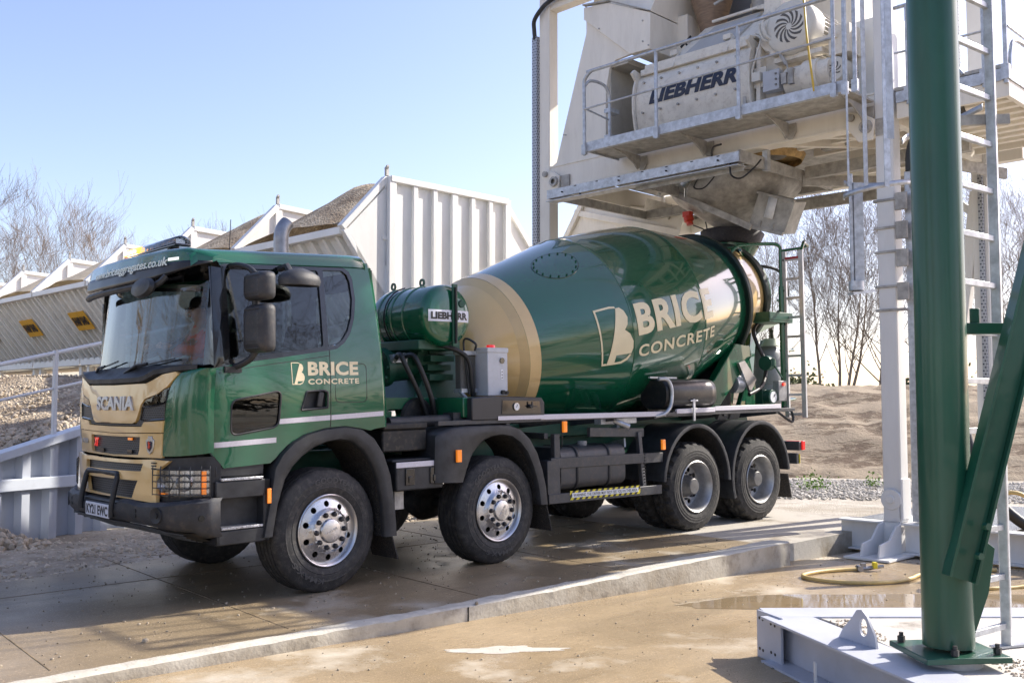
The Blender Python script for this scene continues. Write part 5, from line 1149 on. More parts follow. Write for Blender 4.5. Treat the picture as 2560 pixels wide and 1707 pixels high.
for i in range(n_t + 1):
    t = -9 + (4.23 + 9) * i / n_t; pn = K1 + kd * t + kn * (-.05)
    # far point: intersection with the far edge line along the perpendicular
    s = ((farL - pn).cross(fd)) / ((-kn).cross(fd)); s = ((farL.x - pn.x) * fd.y - (farL.y - pn.y) * fd.x) / ((-kn.x) * fd.y - (-kn.y) * fd.x)
    pf = pn + (-kn) * s; rows.append([(pn + (pf - pn) * (k / 20)) for k in range(21)])
b.grid([[(p.x, p.y, slab_z(p.x, p.y)) for p in r] for r in rows])
sl = b.obj("truck_slab", CONC_T, smooth=0, thick=0); tag(sl, "damp brown concrete slab under the truck", kind="structure")
# kerb strip along the near edge with a slightly ragged arris
b = B(); rows = []
for i in range(301):
    t = -9 + 13.23 * i / 300; j = noise.noise(Vector((t * 2.2, 0, 0))) * .010 + noise.noise(Vector((t * 9, 3, 0))) * .006; j2 = max(0, noise.noise(Vector((t * 5.1, 7, 0)))) * .03
    wd_ = max(.07, .13 + .035 * max(0, t) + .05 * noise.noise(Vector((t * 1.6, 5, 0))) + .035 * noise.noise(Vector((t * 7, 8, 0))))
    p0 = K1 + kd * t; z = kz(p0); a = p0 - kn * (wd_ + .02); c_ = p0 - kn * wd_; q_ = p0 - kn * (.022 + j2); r_ = p0 + kn * j; s_ = p0 + kn * (.004 + j * .5)
    rows.append([(a.x, a.y, slab_z(a.x, a.y) + .001), (c_.x, c_.y, max(slab_z(c_.x, c_.y) + .004, z - .012)), (q_.x, q_.y, z), (r_.x, r_.y, z - .012 - j2 * .5), (s_.x, s_.y, z * .5), (p0.x, p0.y, -.02)])
e = rows[-1]; rows.append([(q[0] + kd.x * .002, q[1] + kd.y * .002, q[2]) for q in e]); rows.append([(e[0][0] + kd.x * .003, e[0][1] + kd.y * .003, -.02)] * 5 + [(e[5][0] + kd.x * .003, e[5][1] + kd.y * .003, -.02)])
b.grid(rows); b.add([rows[300][k] for k in range(6)] + [(rows[300][0][0], rows[300][0][1], -.02)], [(0, 1, 2, 3, 4, 5, 6)])
tag(b.obj("kerb", CONC_E, smooth=30, mats=[mat("pale kerb top", (.52, .49, .42), .8, var=.12, vs=9, dirt=.4, dcol=(.38, .33, .25), bump=.25, bs=50), CONC_E], fmat=lambda p: 0 if p.normal.z > .75 else 1), "rough grey concrete kerb edge of the truck slab", kind="structure")
b = B(); q = K1; b.bar((q.x + .004 * kn.x, q.y + .004 * kn.y, .0), (q.x + .004 * kn.x, q.y + .004 * kn.y, .108), .008, .012); tag(b.obj("kerb_joint", DARK), "dark crack across the kerb face", kind="structure")
# the wider slab behind the kerb's end, reaching the tower
A_ = K1 + kd * 4.232 - kn * .262
far2 = farL + fd * 13; far1 = farL + fd * 5.5
b = B(); poly = [Vector((2.93, 10.62)) - kn * .2, Vector((3.06, 10.93)), Vector((3.70, 11.50)), Vector((4.9, 12.64)), Vector((1.3, 16.24)), Vector((.24, 14.98)), far1]
zt2 = lambda p: min(slab_z(p.x, p.y), .36) - .001 if False else slab_z(p.x, p.y) - .003
b.prism([(p.x, p.y) for p in poly], lambda x, y, d: Vector((x, y, (slab_z(x, y) - .004) if d > .5 else -.05)), 0, 1)
tag(b.obj("yard_slab", CONC_D, smooth=0), "pale dry concrete slab under the tower", kind="structure")
b = B()
for r in (.24, .5, .74):
    pass
for t in (-6.2, -4.6, -3.0, -1.4, .3, 2.0, 3.6):
    p = K1 + kd * t - kn * .27; q = p - kn * 4.2; b.bar((p.x, p.y, slab_z(p.x, p.y) + .0006), (q.x, q.y, slab_z(q.x, q.y) + .0006), .008, .004)
for s in (2.9,):
    p = K1 + kd * -9 - kn * s; q = K1 + kd * 4.2 - kn * s; b.bar((p.x, p.y, slab_z(p.x, p.y) + .0006), (q.x, q.y, slab_z(q.x, q.y) + .0006), .006, .004)
tag(b.obj("slab_joint", mat("dirt filled joint", (.17, .125, .075), .9, var=.5, vs=6)), "thin sawn joints in the truck slab", kind="structure")
b = B(); b.prism([(4.9, 12.64), (8.6, 9.0), (24, 9.0), (24, 18.5), (8, 20.6), (2, 20.6), (-1, 18.5), (1.3, 16.24)], lambda x, y, d: Vector((x, y, d)), -.05, .19)
tag(b.obj("gravel_yard", ground_mat("grey gravel bed", (.40, .365, .31), (.31, .275, .22), (.52, .49, .44), 1.5, 34), smooth=0), "grey gravel yard beyond the slabs", kind="structure")
# lower wash slab in the foreground
b = B(); b.grid([[(x, y, .0) for x in [-14 + 1.0 * i for i in range(29)]] for y in [-6 + 1.0 * i for i in range(18)]])
b.v = [(x, y, z) for x, y, z in b.v]; tag(b.obj("wash_slab", CONC_W, smooth=0), "wet sandy concrete apron in the foreground", kind="structure")
def blob(cx, cy, rx, ry, seed, n=90, ang=0, amp=.35):
    P = []
    for i in range(n):
        a = 2 * pi * i / n; k = 1 + amp * noise.noise(Vector((cos(a) * 1.3 + seed, sin(a) * 1.3, seed * .7))) + amp * .45 * noise.noise(Vector((cos(a) * 4 + seed, sin(a) * 4, 2)))
        x = rx * k * cos(a); y = ry * k * sin(a); P.append((cx + x * cos(ang) - y * sin(ang), cy + x * sin(ang) + y * cos(ang)))
    return P
WATER = mat("standing water", (.28, .21, .125), .03, spec=.7, var=.1, vs=2)
pw = [(3.3, 8.55, 1.9, .42, 1, 0, "beside the hose")]
for i, (cx, cy, rx, ry, sd, an, wh) in enumerate(pw):
    b = B(); b.prism(blob(cx, cy, rx, ry, sd, ang=an), lambda x, y, d: Vector((x, y, .0016 + d)), 0, .0004); tag(b.obj("puddle", WATER, smooth=0), "shallow puddle on the wash slab " + wh, kind="structure")
# white sky reflections on the wash slab, painted as pale patches
PAT = mat("painted sky sheen", (.52, .48, .41), .8, var=.1, vs=12, bump=.2, bs=60)
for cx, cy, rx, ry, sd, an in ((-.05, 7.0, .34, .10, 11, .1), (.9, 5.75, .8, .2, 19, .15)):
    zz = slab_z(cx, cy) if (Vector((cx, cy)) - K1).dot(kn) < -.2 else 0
    b = B(); b.prism(blob(cx, cy, rx, ry, sd, n=160, ang=an, amp=.55), lambda x, y, d: Vector((x, y, (slab_z(x, y) if zz else 0) + .0016 + d)), 0, .0004); tag(b.obj("sky_sheen_patch", PAT, smooth=0), "pale patch painting a white sky reflection on the wet apron", kind="structure")

# loose stones
def stones(name, pts, m, label, seed=1, kind="stuff"):
    rg_ = random.Random(seed); b = B()
    ico = [(0, 0, 1), (.89, 0, .45), (.28, .85, .45), (-.72, .53, .45), (-.72, -.53, .45), (.28, -.85, .45), (.72, .53, -.45), (-.28, .85, -.45), (-.89, 0, -.45), (-.28, -.85, -.45), (.72, -.53, -.45), (0, 0, -1)]
    fc = [(0, 1, 2), (0, 2, 3), (0, 3, 4), (0, 4, 5), (0, 5, 1), (1, 6, 2), (2, 7, 3), (3, 8, 4), (4, 9, 5), (5, 10, 1), (6, 7, 2), (7, 8, 3), (8, 9, 4), (9, 10, 5), (10, 6, 1), (11, 7, 6), (11, 8, 7), (11, 9, 8), (11, 10, 9), (11, 6, 10)]
    for (x, y, z, r) in pts:
        R = Matrix.Rotation(rg_.uniform(0, 6), 3, 'Z') @ Matrix.Rotation(rg_.uniform(0, 6), 3, 'X'); s = Vector((rg_.uniform(.7, 1.2), rg_.uniform(.6, 1.1), rg_.uniform(.5, .9)))
        b.add([R @ Vector((v[0] * s.x * rg_.uniform(.8, 1.15), v[1] * s.y * rg_.uniform(.8, 1.15), v[2] * s.z)) * r + Vector((x, y, z)) for v in ico], fc)
    return tag(b.obj(name, m, smooth=0, recalc=False), label, kind=kind)
ROCK = mat("pale broken stone", (.50, .42, .32), .85, var=.35, vs=3.5, bump=.3, bs=30)
rg_ = random.Random(5); pts = []
for i in range(1700):
    t = rg_.uniform(-7, 4.2); s = rg_.uniform(.02, 4.5) ** 1.0; p = K1 + kd * t - kn * s; pts.append((p.x, p.y, slab_z(p.x, p.y) + .003, rg_.choice((.004, .005, .006, .008, .012)) * rg_.uniform(.7, 1.3)))
for i in range(1000):
    x = rg_.uniform(-3, 5); y = rg_.uniform(4.2, 11)
    if (Vector((x, y)) - K1).dot(kn) > .02: pts.append((x, y, .003, rg_.choice((.003, .004, .005, .006, .010)) * rg_.uniform(.7, 1.3)))
for x, y in ((-.28, 7.98), (-2.5, 6.9), (.1, 5.9)): pts.append((x, y, slab_z(x, y) + .01 if y > 6.5 else .01, .022))
stones("grit", pts, mat("dark grit", (.30, .255, .19), .85, var=.5, vs=4), "scattered grit and small stones on the concrete", 2)
pts = []
for i in range(9000):
    t = rg_.uniform(-3.5, 9); s = rg_.uniform(.02, 3.2) if rg_.random() < .7 else rg_.uniform(.02, 6); p = farL + fd * t + Vector((-fd.y, fd.x)) * s
    pts.append((p.x, p.y, .0 + .06 * min(1, s), rg_.choice((.012, .018, .025, .035, .05)) * rg_.uniform(.6, 1.2)))
for i in range(500):
    a = rg_.uniform(0, 6.3); r = abs(rg_.gauss(0, .42)); pts.append((-6.25 + r * cos(a) * 1.4, 11.45 + r * sin(a) * .8, .32 - r * .42 + rg_.uniform(-.03, .05), rg_.uniform(.03, .085)))
stones("gravel_stones", pts, ROCK, "pale gravel and broken stones beside the truck slab", 3)
b = B(); q1 = farL - fd * 9; q2 = farL + fd * 16; nn = Vector((-fd.y, fd.x)); rows = []
for i in range(70):
    p = q1 + (q2 - q1) * i / 69; rows.append([(p.x + nn.x * s, p.y + nn.y * s, .02 + .05 * min(1, s) + .05 * noise.noise(Vector((p.x * .8, p.y * .8 + s, 0)))) for s in (-.1, 0, .3, .7, 1.2, 1.8, 2.5, 3.4, 4.5, 6, 8, 12)])
b.grid(rows); tag(b.obj("gravel_verge", GRAVEL, smooth=60), "trampled sandy gravel verge behind the slab", kind="structure")

# ================================================================== LEFT SIDE: retaining wall, bank, handrail
B1 = Vector((-5.78, 12.03, 0)); wd = Vector((.542, .840, 0)); wnv = Vector((.840, -.542, 0))
WM = Matrix((wd, -wnv, Vector((0, 0, 1)))).transposed().to_4x4(); WM.translation = B1   # local x along the wall, -y towards the camera
WALLP = mat("blue grey painted sheet steel", (.50, .53, .59), .45, var=.08, vs=3, dirt=.15, dcol=(.42, .38, .3), stretch=(1, 1, .3))
wl = thing("retaining_wall", "blue-grey ribbed steel retaining wall holding back the gravel bank, left of the truck", "wall", M=WM)
def wtop(s): return 1.255 + .27 * s
# corrugated sheet
b = B(); rows = []; x = -3.2; prof = []
while x < 6.0: prof += [(x, 0), (x + .20, 0), (x + .225, .12), (x + .325, .12), (x + .35, 0)]; x += .35
b.grid([[(p[0], -p[1] * (1), -.03) for p in prof], [(p[0], -p[1], max(.3, wtop(p[0]) - .10)) for p in prof]]); b.obj("ribbed_sheet", WALLP, wl, smooth=20)
b = B(); b.bar((-3.2, -.08, wtop(-3.2) - .05), (6.0, -.06, wtop(6.0) - .05), .22, .10); b.bar((-3.2, -.10, .72), (6.0, -.10, .80), .12, .14); b.bar((-1.0, -.08, .02), (6.0, -.08, .02), .16, .05); b.objs("wall_rail", mat("pale blue grey painted steel", (.62, .66, .72), .45, var=.06, vs=3, dirt=.12), wl, bevel=.01)
# bank behind
b = B(); rows = []
for i in range(60):
    s = -4 + i * .34; r = []
    for j in range(34):
        d = j * j * .018; base = B1 + wd * s - wnv * d; h0 = min(wtop(s), 2.3) - .12 + .12 * min(d, 1.2)
        z = h0 + (.85) * min(1, max(0, (d - .8) / 6.5)) + .07 * noise.noise(Vector((base.x * .9, base.y * .9, 0))) + .03 * noise.noise(Vector((base.x * 3, base.y * 3, 1)))
        z = min(z, 2.12 + .03 * noise.noise(Vector((base.x * 2, base.y * 2, 1)))); r.append((base.x, base.y, z))
    rows.append(r)
b.grid(rows); tag(b.obj("gravel_bank", STONES, smooth=60), "sloping bank of brown gravel below the storage bins", kind="structure")
pts = []
for i in range(2600):
    s = rg_.uniform(-2.6, 3.5); d = rg_.uniform(.06, .75); p = B1 + wd * s - wnv * d; pts.append((p.x, p.y, wtop(s) - .12 + .12 * d + rg_.uniform(0, .10), rg_.uniform(.022, .062)))
for i in range(7000):
    s = rg_.uniform(-2.6, 6); d = rg_.uniform(.6, 7); p = B1 + wd * s - wnv * d; h0 = min(wtop(s), 2.3) - .12 + .12 * min(d, 1.2)
    z = min(h0 + .85 * min(1, max(0, (d - .8) / 6.5)), 2.12); pts.append((p.x, p.y, z + .01, rg_.uniform(.012, .035)))
stones("rubble", pts, ROCK, "pale rounded stones heaped along the top of the retaining wall", 4)
hr = thing("handrail", "white tubular steel handrail climbing along the ribbed wall", "handrail", M=WM)
b = B(); b.tube([(-4.5, -.02, 1.24 + .23 * -4.5 + .98), (7.5, -.02, 1.24 + .23 * 7.5 + 1.08)], .026, 10); b.obj("top_rail", WHITE, hr)
b = B(); b.tube([(-4.5, -.02, 1.78 + .215 * -4.5 + .03), (7.5, -.02, 1.78 + .215 * 7.5 + .08)], .017, 8); b.obj("mid_rail", WHITE, hr)
for s in (-1.75, .27, 2.29, 4.3, 6.3):
    b = B(); b.bar((s, -.02, wtop(s) - .10), (s, -.02, 1.30 + .235 * s + .99), .055, .045, up=(1, 0, 0)); b.obj("post", WHITE, hr, bevel=.004)

# ================================================================== STORAGE BINS (row runs parallel to the tower front)
BM = Matrix.Rotation(radians(-45), 4, 'Z'); PK = Vector((-2.0, 15.8, 0))
BINW = mat("white bin steel", (.84, .83, .80), .42, var=.05, vs=2, dirt=.15, dcol=(.45, .40, .32), stretch=(1, 1, .3)); BINF = mat("dusty bin steel", (.86, .84, .78), .5, var=.06, vs=2, dirt=.3, dcol=(.42, .37, .29), stretch=(1, 1, .3))
SP = 3.24; ZT = 5.30; ZL = 4.38; ZB = 2.78
heaps = []
for k in range(7):
    # local frame: x = towards the tower (right, near), y = away; the divider peak is at x=0,y=0
    org = PK + Vector((-.70711, .70711, 0)) * (SP * k); M = BM.copy(); M.translation = org
    names = ["nearest the cab roof with a tall ribbed end wall", "second from the ribbed end wall, behind the exhaust stack", "third along, above the cab's light bar", "fourth along, beyond the light bar", "fifth along with a full amber sand sign left of the windscreen", "sixth along with the farther amber sand sign", "farthest left at the edge of the view"]
    bn = thing("aggregate_bin", "white steel aggregate bin, " + names[k], "storage bin", M=M, group="inline aggregate storage bins")
    x0, x1 = -SP + .04, -.04
    # dividers: polygon in (y,z)
    div = [(0, ZT), (-.86, ZL), (-.80, ZL - .25), (.35, ZB), (1.9, ZB), (2.63, ZT - .1)]
    b = B()
    b.prism([(0, ZT), (-.86, ZL), (-.72, ZL - .22), (.42, ZB), (2.0, ZB), (2.63, 4.2), (2.63, ZT - .12)] if k else [(0, ZT), (-.86, ZL), (-.72, ZL - .22), (.42, ZB), (.42, 2.2), (2.63, 2.2), (2.63, ZT - .32 + .3), (2.6, ZT)], lambda a, c, d: Vector((d, a, c)), -.04, -.01); b.obj("side_wall", BINW, bn)
    b = B(); b.bar((-.02, -.02, ZT + .0), (-.02, -.88, ZL + .02), .12, .10); b.bar((-.02, .0, ZT), (-.02, 2.63, ZT - .12 if k else ZT), .12, .10)
    b.bar((-.02, 0, ZT), (-.02, 0, ZL - .5), .10, .14, up=(0, 1, 0))
    b.bar((-.02, -.84, ZL), (-.02, .42, ZB), .10, .08); b.obj("divider_frame", BINW, bn, bevel=.01)
    b = B(); b.bar((-.02, 0, ZT + .05), (-.02, 0, ZT + .18), .05); b.bar((-.05, .0, ZT + .16), (.04, -.02, ZT + .20), .04); b.obj("locking_pin", GALVD, bn)
    # inclined ribbed front
    b = B(); f0 = Vector((0, -.80, ZL)); f1 = Vector((0, .42, ZB)); dv = f1 - f0
    b.add([(x0, f0.y, f0.z), (x1, f0.y, f0.z), (x1, f1.y, f1.z), (x0, f1.y, f1.z)], [(0, 1, 2, 3)]); b.obj("front_panel", BINF, bn, thick=.01)
    nrm = Vector((0, -dv.z, dv.y)).normalized(); nrm = -nrm if nrm.y > 0 else nrm
    b = B()
    for j in range(9):
        x = x0 + .18 + j * (SP - .45) / 8; b.bar(Vector((x, f0.y, f0.z)) + nrm * .04 + dv * .03, Vector((x, f1.y, f1.z)) + nrm * .04 - dv * .02, .07, .08, up=tuple(nrm))
    b.objs("panel_rib", BINF, bn)
    b = B(); b.bar(Vector((x0, f0.y, f0.z)) + nrm * .03, Vector((x1, f0.y, f0.z)) + nrm * .03, .14, .12); b.bar(Vector((x0, f1.y, f1.z)) + nrm * .05, Vector((x1, f1.y, f1.z)) + nrm * .05, .14, .18); b.objs("panel_edge", BINW, bn, bevel=.01)
    b = B(); b.bar((x0, 2.2, 3.2), (x1, 2.2, 3.2), .1, .9); b.bar((x0, 1.2, ZB - .1), (x1, 1.2, ZB - .1), 1.4, .1)
    for x in (x0 + .2, x1 - .2):
        for y in (.5, 2.1): b.bar((x, y, ZB), (x, y, 1.6 if k else 0), .15)
    b.obj("hopper_underside", BINF, bn)
    if k == 0:
        # tall ribbed end wall (faces right)
        b = B(); b.box(-.01, .03, .0, 2.63, .2, ZT)
        W_ = b.obj("end_wall", BINW, bn)
        b = B(); b.box(-.02, .10, -.03, .11, .2, ZT + .03); b.box(-.02, .10, 2.57, 2.70, .2, ZT + .02); b.box(-.02, .11, .0, 2.63, ZT - .06, ZT + .04)
        for y in (.47, .89, 1.31, 1.75, 2.17): b.box(.03, .095, y, y + (.09 if y != 1.31 else .13), .2, ZT - .06)
        b.obj("wall_rib", BINW, W_, bevel=.008)
        b = B(); b.prism([(2.64, ZT - .05), (3.5, ZL - .1), (3.4, ZL - .3), (2.64, 3.2)], lambda a, c, d: Vector((d, a, c)), -.04, .0); b.bar((0, 2.64, ZT - .02), (0, 3.5, ZL - .08), .1, .08); b.obj("rear_gusset", BINW, bn)
        b = B()
        for z in (4.72, 4.15, 3.6, 3.0): b.box(-.07, -.03, -.72 if z < 4.4 else -.3, .05, z, z + .04)
        b.prism([(0, ZT - .1), (-.80, ZL), (-.62, ZL - .22), (.2, ZB + .3), (.2, .5), (-.0, .5)], lambda a, c, d: Vector((d, a, c)), .0, .03); b.box(0, .05, -.12, .12, ZT - 1.0, ZT - .95)
        b.obj("wing_panel", BINW, bn)
    if k >= 3:
        sg = B(); c = f0 + dv * .42 + nrm * .09; ux = Vector((1, 0, 0)); uy = -dv.normalized(); xc_ = -SP * .46
        sg.prism([(-.45, -.25), (.45, -.25), (.45, .25), (-.45, .25)], lambda a, q, d: Vector((xc_, 0, 0)) + c + ux * a + uy * q + nrm * d, 0, .02); S_ = sg.obj("sign", SIGNY, bn)
        text("sign_lettering", "SHARP SAND", BLACKT, S_, lambda a, q, d: Vector((xc_, 0, 0)) + c + ux * (a - .40) + uy * (q - .12) + nrm * (.022 + d), w=.80, h=.24, ext=.004, bold=.05)
    # aggregate heaped inside
    b = B(); rows = []; hh = [.50, .42, .38, .36, .32, .25, .2][k]
    for i in range(15):
        x = x0 + .03 + (SP - .14) * i / 14; r = []
        for j in range(17):
            y = -.76 + 3.3 * j / 16; f = 1 - ((i - 7) / 7.5) ** 2 * .65; q = max(0, 1 - abs(y - .75) / 1.9)
            z = ZL - .02 + (ZT - ZL + hh - .15) * q * f + .03 * noise.noise(Vector((x * 2 + k * 5, y * 2, 0))) - .02; r.append((x, y, max(z, ZL - .05)))
        rows.append(r)
    b.grid(rows); hp_ = b.obj("aggregate_heap", STONES if k < 3 else mat("pale sand", (.52, .43, .30), .95, var=.15, vs=6, bump=.6, bs=30), None, smooth=60); hp_.matrix_world = M
    tag(hp_, "brown aggregate heaped inside a storage bin", kind="stuff")
# ================================================================== BATCHING TOWER (local: x = -u, y = v away, z up)
KM = Matrix.Rotation(radians(-45), 4, 'Z'); KM.translation = Vector((4.28, 11.4, 0))
def P(u, v, w): return (-u, v, w)
class TWB(B):
    def bx(s, u0, u1, v0, v1, w0, w1): return s.box(-u1, -u0, v0, v1, w0, w1)
    def pv(s, pts, v0, v1, holes=()): return s.prism([(-u, w) for u, w in pts], lambda a, c, d: Vector((a, d, c)), v0, v1, holes)
TW = thing("batching_tower", "cream steel concrete batching tower straddling the rear of the mixer truck", "industrial tower", M=KM)
for i, (u0, v0, wb, wt_) in enumerate(((-.155, -.02, .36, 12), (5.22, -.02, .1, 8.05), (-.155, 2.9, .1, 12), (5.22, 2.9, .1, 12))):
    b = TWB(); b.bx(u0, u0 + .21, v0, v0 + .20, wb, wt_); lab(b.obj("column", WHITE if i != 1 else CREAM, TW, bevel=.012), ["front column beside the green post", "front column beyond the truck drum", "rear column behind the ladder", "hidden rear column"][i])
b = TWB(); b.bx(.06, 5.22, 0, .20, 4.95, 5.33); b.bx(.06, 5.22, -.012, .0, 4.955, 4.985); b.bx(.06, 5.22, -.012, 0, 5.30, 5.328); b.obj("main_beam", CREAM, TW, bevel=.006)
b = TWB(); b.bx(3.2, 5.44, .0, .18, 7.78, 8.06); b.bx(-.6, 5.4, 2.95, 3.1, 4.95, 5.3); b.objs("head_beam", CREAM, TW, bevel=.006)
for u0 in (5.26, -.10):
    b = TWB(); b.bx(u0, u0 + .1, .2, 2.9, 4.98, 5.28); b.obj("side_beam", CREAM, TW, bevel=.006)
b = TWB(); b.bx(-1.4, 5.3, .05, 2.9, 5.30, 5.34); b.obj("deck_floor", GALVD, TW)
b = TWB()
for v in (.7, 1.15, 2.1, 2.6): b.bx(0, 1.45, v, v + .08, 5.02, 5.29)
b.bar(P(1.5, .15, 5.1), P(.25, 1.6, 5.1), .08, .24); b.bar(P(1.15, .15, 5.12), P(-.05, 1.25, 5.12), .08, .22); b.bar(P(.75, .15, 5.14), P(-.05, .8, 5.14), .08, .20); b.obj("floor_joist", CREAM, TW, bevel=.004)
for (u, v) in ((1.0, .9), (.55, 1.6)):
    b = TWB(); b.bx(u - .18, u + .18, v - .06, v + .06, 5.0, 5.12); b.obj("cable_ladder", GALVD, TW)
# skip housing: one sheet with a sloping left edge and an opening, and the box above it
b = TWB(); b.pv([(5.16, 5.02), (5.16, 5.40), (4.50, 7.24), (4.50, 7.60), (4.42, 7.62), (4.0, 7.56), (4.0, 6.67), (3.66, 6.67), (3.93, 6.69), (4.05, 6.58), (4.12, 6.26), (4.13, 5.33), (3.9, 5.33), (3.9, 5.02)], -.01, .0)
b.v = []; b.f = []
b.pv([(5.18, 5.33), (5.10, 5.37), (4.49, 7.22), (4.49, 7.60), (3.62, 7.40), (3.62, 6.70), (3.93, 6.68), (4.05, 6.58), (4.12, 6.26), (4.13, 5.33)], .01, .06); HS = b.obj("skip_housing", CREAM, TW)
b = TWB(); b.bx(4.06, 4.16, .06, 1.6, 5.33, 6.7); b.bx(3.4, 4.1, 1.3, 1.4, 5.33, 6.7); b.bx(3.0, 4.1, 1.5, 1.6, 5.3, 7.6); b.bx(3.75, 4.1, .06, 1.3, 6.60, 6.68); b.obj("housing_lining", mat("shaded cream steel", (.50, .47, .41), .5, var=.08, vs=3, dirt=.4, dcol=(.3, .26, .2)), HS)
b = TWB(); b.prism([(-4.50, 7.60), (-4.50, 7.42), (-3.64, 6.68), (-3.28, 6.67), (-3.27, 7.19), (-4.0, 7.53)], lambda a, c, d: Vector((a, d, c)), -.035, 1.05); b.prism([(-4.50, 7.62), (-4.0, 7.55), (-3.27, 7.205), (-3.02, 8.5), (-4.5, 8.6)], lambda a, c, d: Vector((a, .4 * (c - 7.2) + d, c)), -.035, 1.4); b.obj("hood_box", CREAM, HS, bevel=.006)
b = TWB(); b.bar(P(4.49, -.04, 7.63), P(4.0, -.04, 7.56), .08, .02); b.bar(P(4.0, -.04, 7.56), P(3.27, -.04, 7.21), .05, .012)
for u, w in ((3.4, 7.1), (3.4, 6.8), (4.45, 7.6), (4.9, 5.75), (4.86, 5.74), (3.3, 6.72), (4.2, 7.2)): b.cyl(P(u, -.036, w), P(u, -.05, w), .012, n=8)
b.obj("housing_bolt", GALVD, HS)
b = TWB(); b.bx(3.1, 3.36, .62, 1.4, 6.7, 7.30); b.obj("counterweight_box", CREAM, HS, bevel=.008)
# lugs and pins at the ends of the beam
for (u, w, s) in ((5.06, 5.12, 1), (.12, 4.98, 1)):
    b = TWB(); b.pv([(u + .28, w + .18), (u + .28, w - .0), (u + .12, w - .22), (u - .05, w - .22), (u - .08, w + .02), (u + .05, w + .1)], -.06, -.02); L_ = b.obj("pin_lug", CREAM, TW, bevel=.006)
    b = TWB(); b.cyl(P(u + .2, -.02, w + .08), P(u + .2, -.10, w + .08), .045, n=16); b.lathe([(-.10, .04), (-.10, .075), (-.06, .08), (-.06, 0)], P(u + .02, 0, w - .06), (0, 1, 0), 16); b.bx(u - .25, u - .08, -.03, .0, w - .18, w + .02); b.obj("pin", GALVD, L_)
# lower column, hinge, feet
b = TWB(); b.lathe([(-.02, .0), (-.02, .115), (.0, .12), (.02, .115)], P(-.05, -.045, .62), (0, 1, 0), 28); b.cyl(P(-.05, -.09, .62), P(-.05, -.05, .62), .045, n=16); b.bx(-.14, .04, -.05, -.02, .36, .62); b.bx(-.17, -.15, -.04, .2, .40, .85); b.obj("hinge_plate", WHITE, TW, bevel=.004)
b = TWB(); b.bx(-.14, .05, -.05, .18, .03, .38)
for u in (.05, -.15): b.prism([(-.05, .36), (-.05, .03), (-.62, .03), (-.58, .17), (-.34, .20), (-.18, .34)], lambda a, c, d: Vector((-u + d, a, c)), -.012, .012)
b.bx(-.30, .22, -.68, .3, .005, .03); b.obj("column_foot", WHITE, TW, bevel=.004)
bb = TWB(); bb.ibeam(P(-.16, .05, .19), P(-4.5, .05, .19), .22, .34, .02); bb.ibeam(P(.06, .05, .19), P(.6, .05, .19), .2, .34, .02); bb.obj("base_beam", WHITE, TW, bevel=.003)
b = TWB(); b.ibeam(P(-.05, .1, .19), P(-.05, 3.0, .19), .2, .32, .02); b.bx(-.2, .1, .2, 3.0, .352, .36); b.obj("base_beam", WHITE, TW)
b = TWB(); b.bx(-1.2, .5, .3, 3.0, .33, .334)
gm = mat("open grating", (.55, .56, .57), .5, metal=.4, var=.2, vs=70)
for k in range(40): b.bx(-1.2, .5, .3 + k * .067, .312 + k * .067, .334, .352)
b.obj("floor_grating", gm, TW)
# bracing behind
b = TWB(); b.bar(P(-.0, 3.0, 4.6), P(.62, 3.0, .2), .16, .16, up=(0, 1, 0)); b.bar(P(.5, 3.0, 4.7), P(-.05, 3.0, 4.2), .1, .1, up=(0, 1, 0)); b.obj("diagonal_brace", WHITE, TW, bevel=.006)
# perforated trunking
def perf():
    m = mat("perforated galvanised tray", (.36, .38, .41), .45, metal=.5); nt = m.node_tree; N = nt.nodes; L = nt.links; p = N["Principled BSDF"]
    tc = N.new("ShaderNodeTexCoord"); sp = N.new("ShaderNodeSeparateXYZ"); cb = N.new("ShaderNodeCombineXYZ"); ad = N.new("ShaderNodeMath"); ad.operation = 'ADD'
    L.new(tc.outputs["Object"], sp.inputs[0]); L.new(sp.outputs[0], ad.inputs[0]); L.new(sp.outputs[1], ad.inputs[1]); L.new(ad.outputs[0], cb.inputs[0]); L.new(sp.outputs[2], cb.inputs[1])
    br = N.new("ShaderNodeTexBrick"); br.offset = .5; br.inputs["Scale"].default_value = 1; br.inputs["Brick Width"].default_value = .048; br.inputs["Row Height"].default_value = .045; br.inputs["Mortar Size"].default_value = .014
    br.inputs["Color1"].default_value = (.02, .025, .05, 1); br.inputs["Color2"].default_value = (.02, .025, .05, 1); br.inputs["Mortar"].default_value = (.40, .42, .46, 1); L.new(cb.outputs[0], br.inputs["Vector"]); L.new(br.outputs[0], p.inputs["Base Color"]); return m
PERF = perf()
ct = thing("cable_tray", "perforated galvanised cable tray running up the far left tower column", "cable tray", M=KM)
b = TWB(); b.bx(5.46, 5.56, -.05, .02, 1.2, 7.42); b.obj("vertical_tray", PERF, ct)
b = TWB(); b.bar(P(5.0, -.06, 7.93), P(4.2, -.06, 8.22), .10, .14); b.bar(P(4.2, -.06, 8.22), P(2.4, -.06, 8.6), .10, .14); b.obj("sloping_tray", PERF, ct)
b = TWB(); b.tube(smooth_path([P(5.0, -.05, 7.93), P(5.25, -.08, 7.85), P(5.47, -.08, 7.68), P(5.51, -.05, 7.52), P(5.51, -.03, 7.38)], 5), .034, 8); b.obj("cable_bundle", BLKP, ct, smooth=60)
ct = thing("cable_tray", "perforated galvanised cable tray on the rear tower column behind the ladder", "cable tray", M=KM)
b = TWB(); b.bx(-.11, -.05, 2.84, 2.89, .6, 4.9); b.bx(.14, .26, 2.84, 2.89, 5.2, 8.5); b.obj("vertical_tray", PERF, ct)
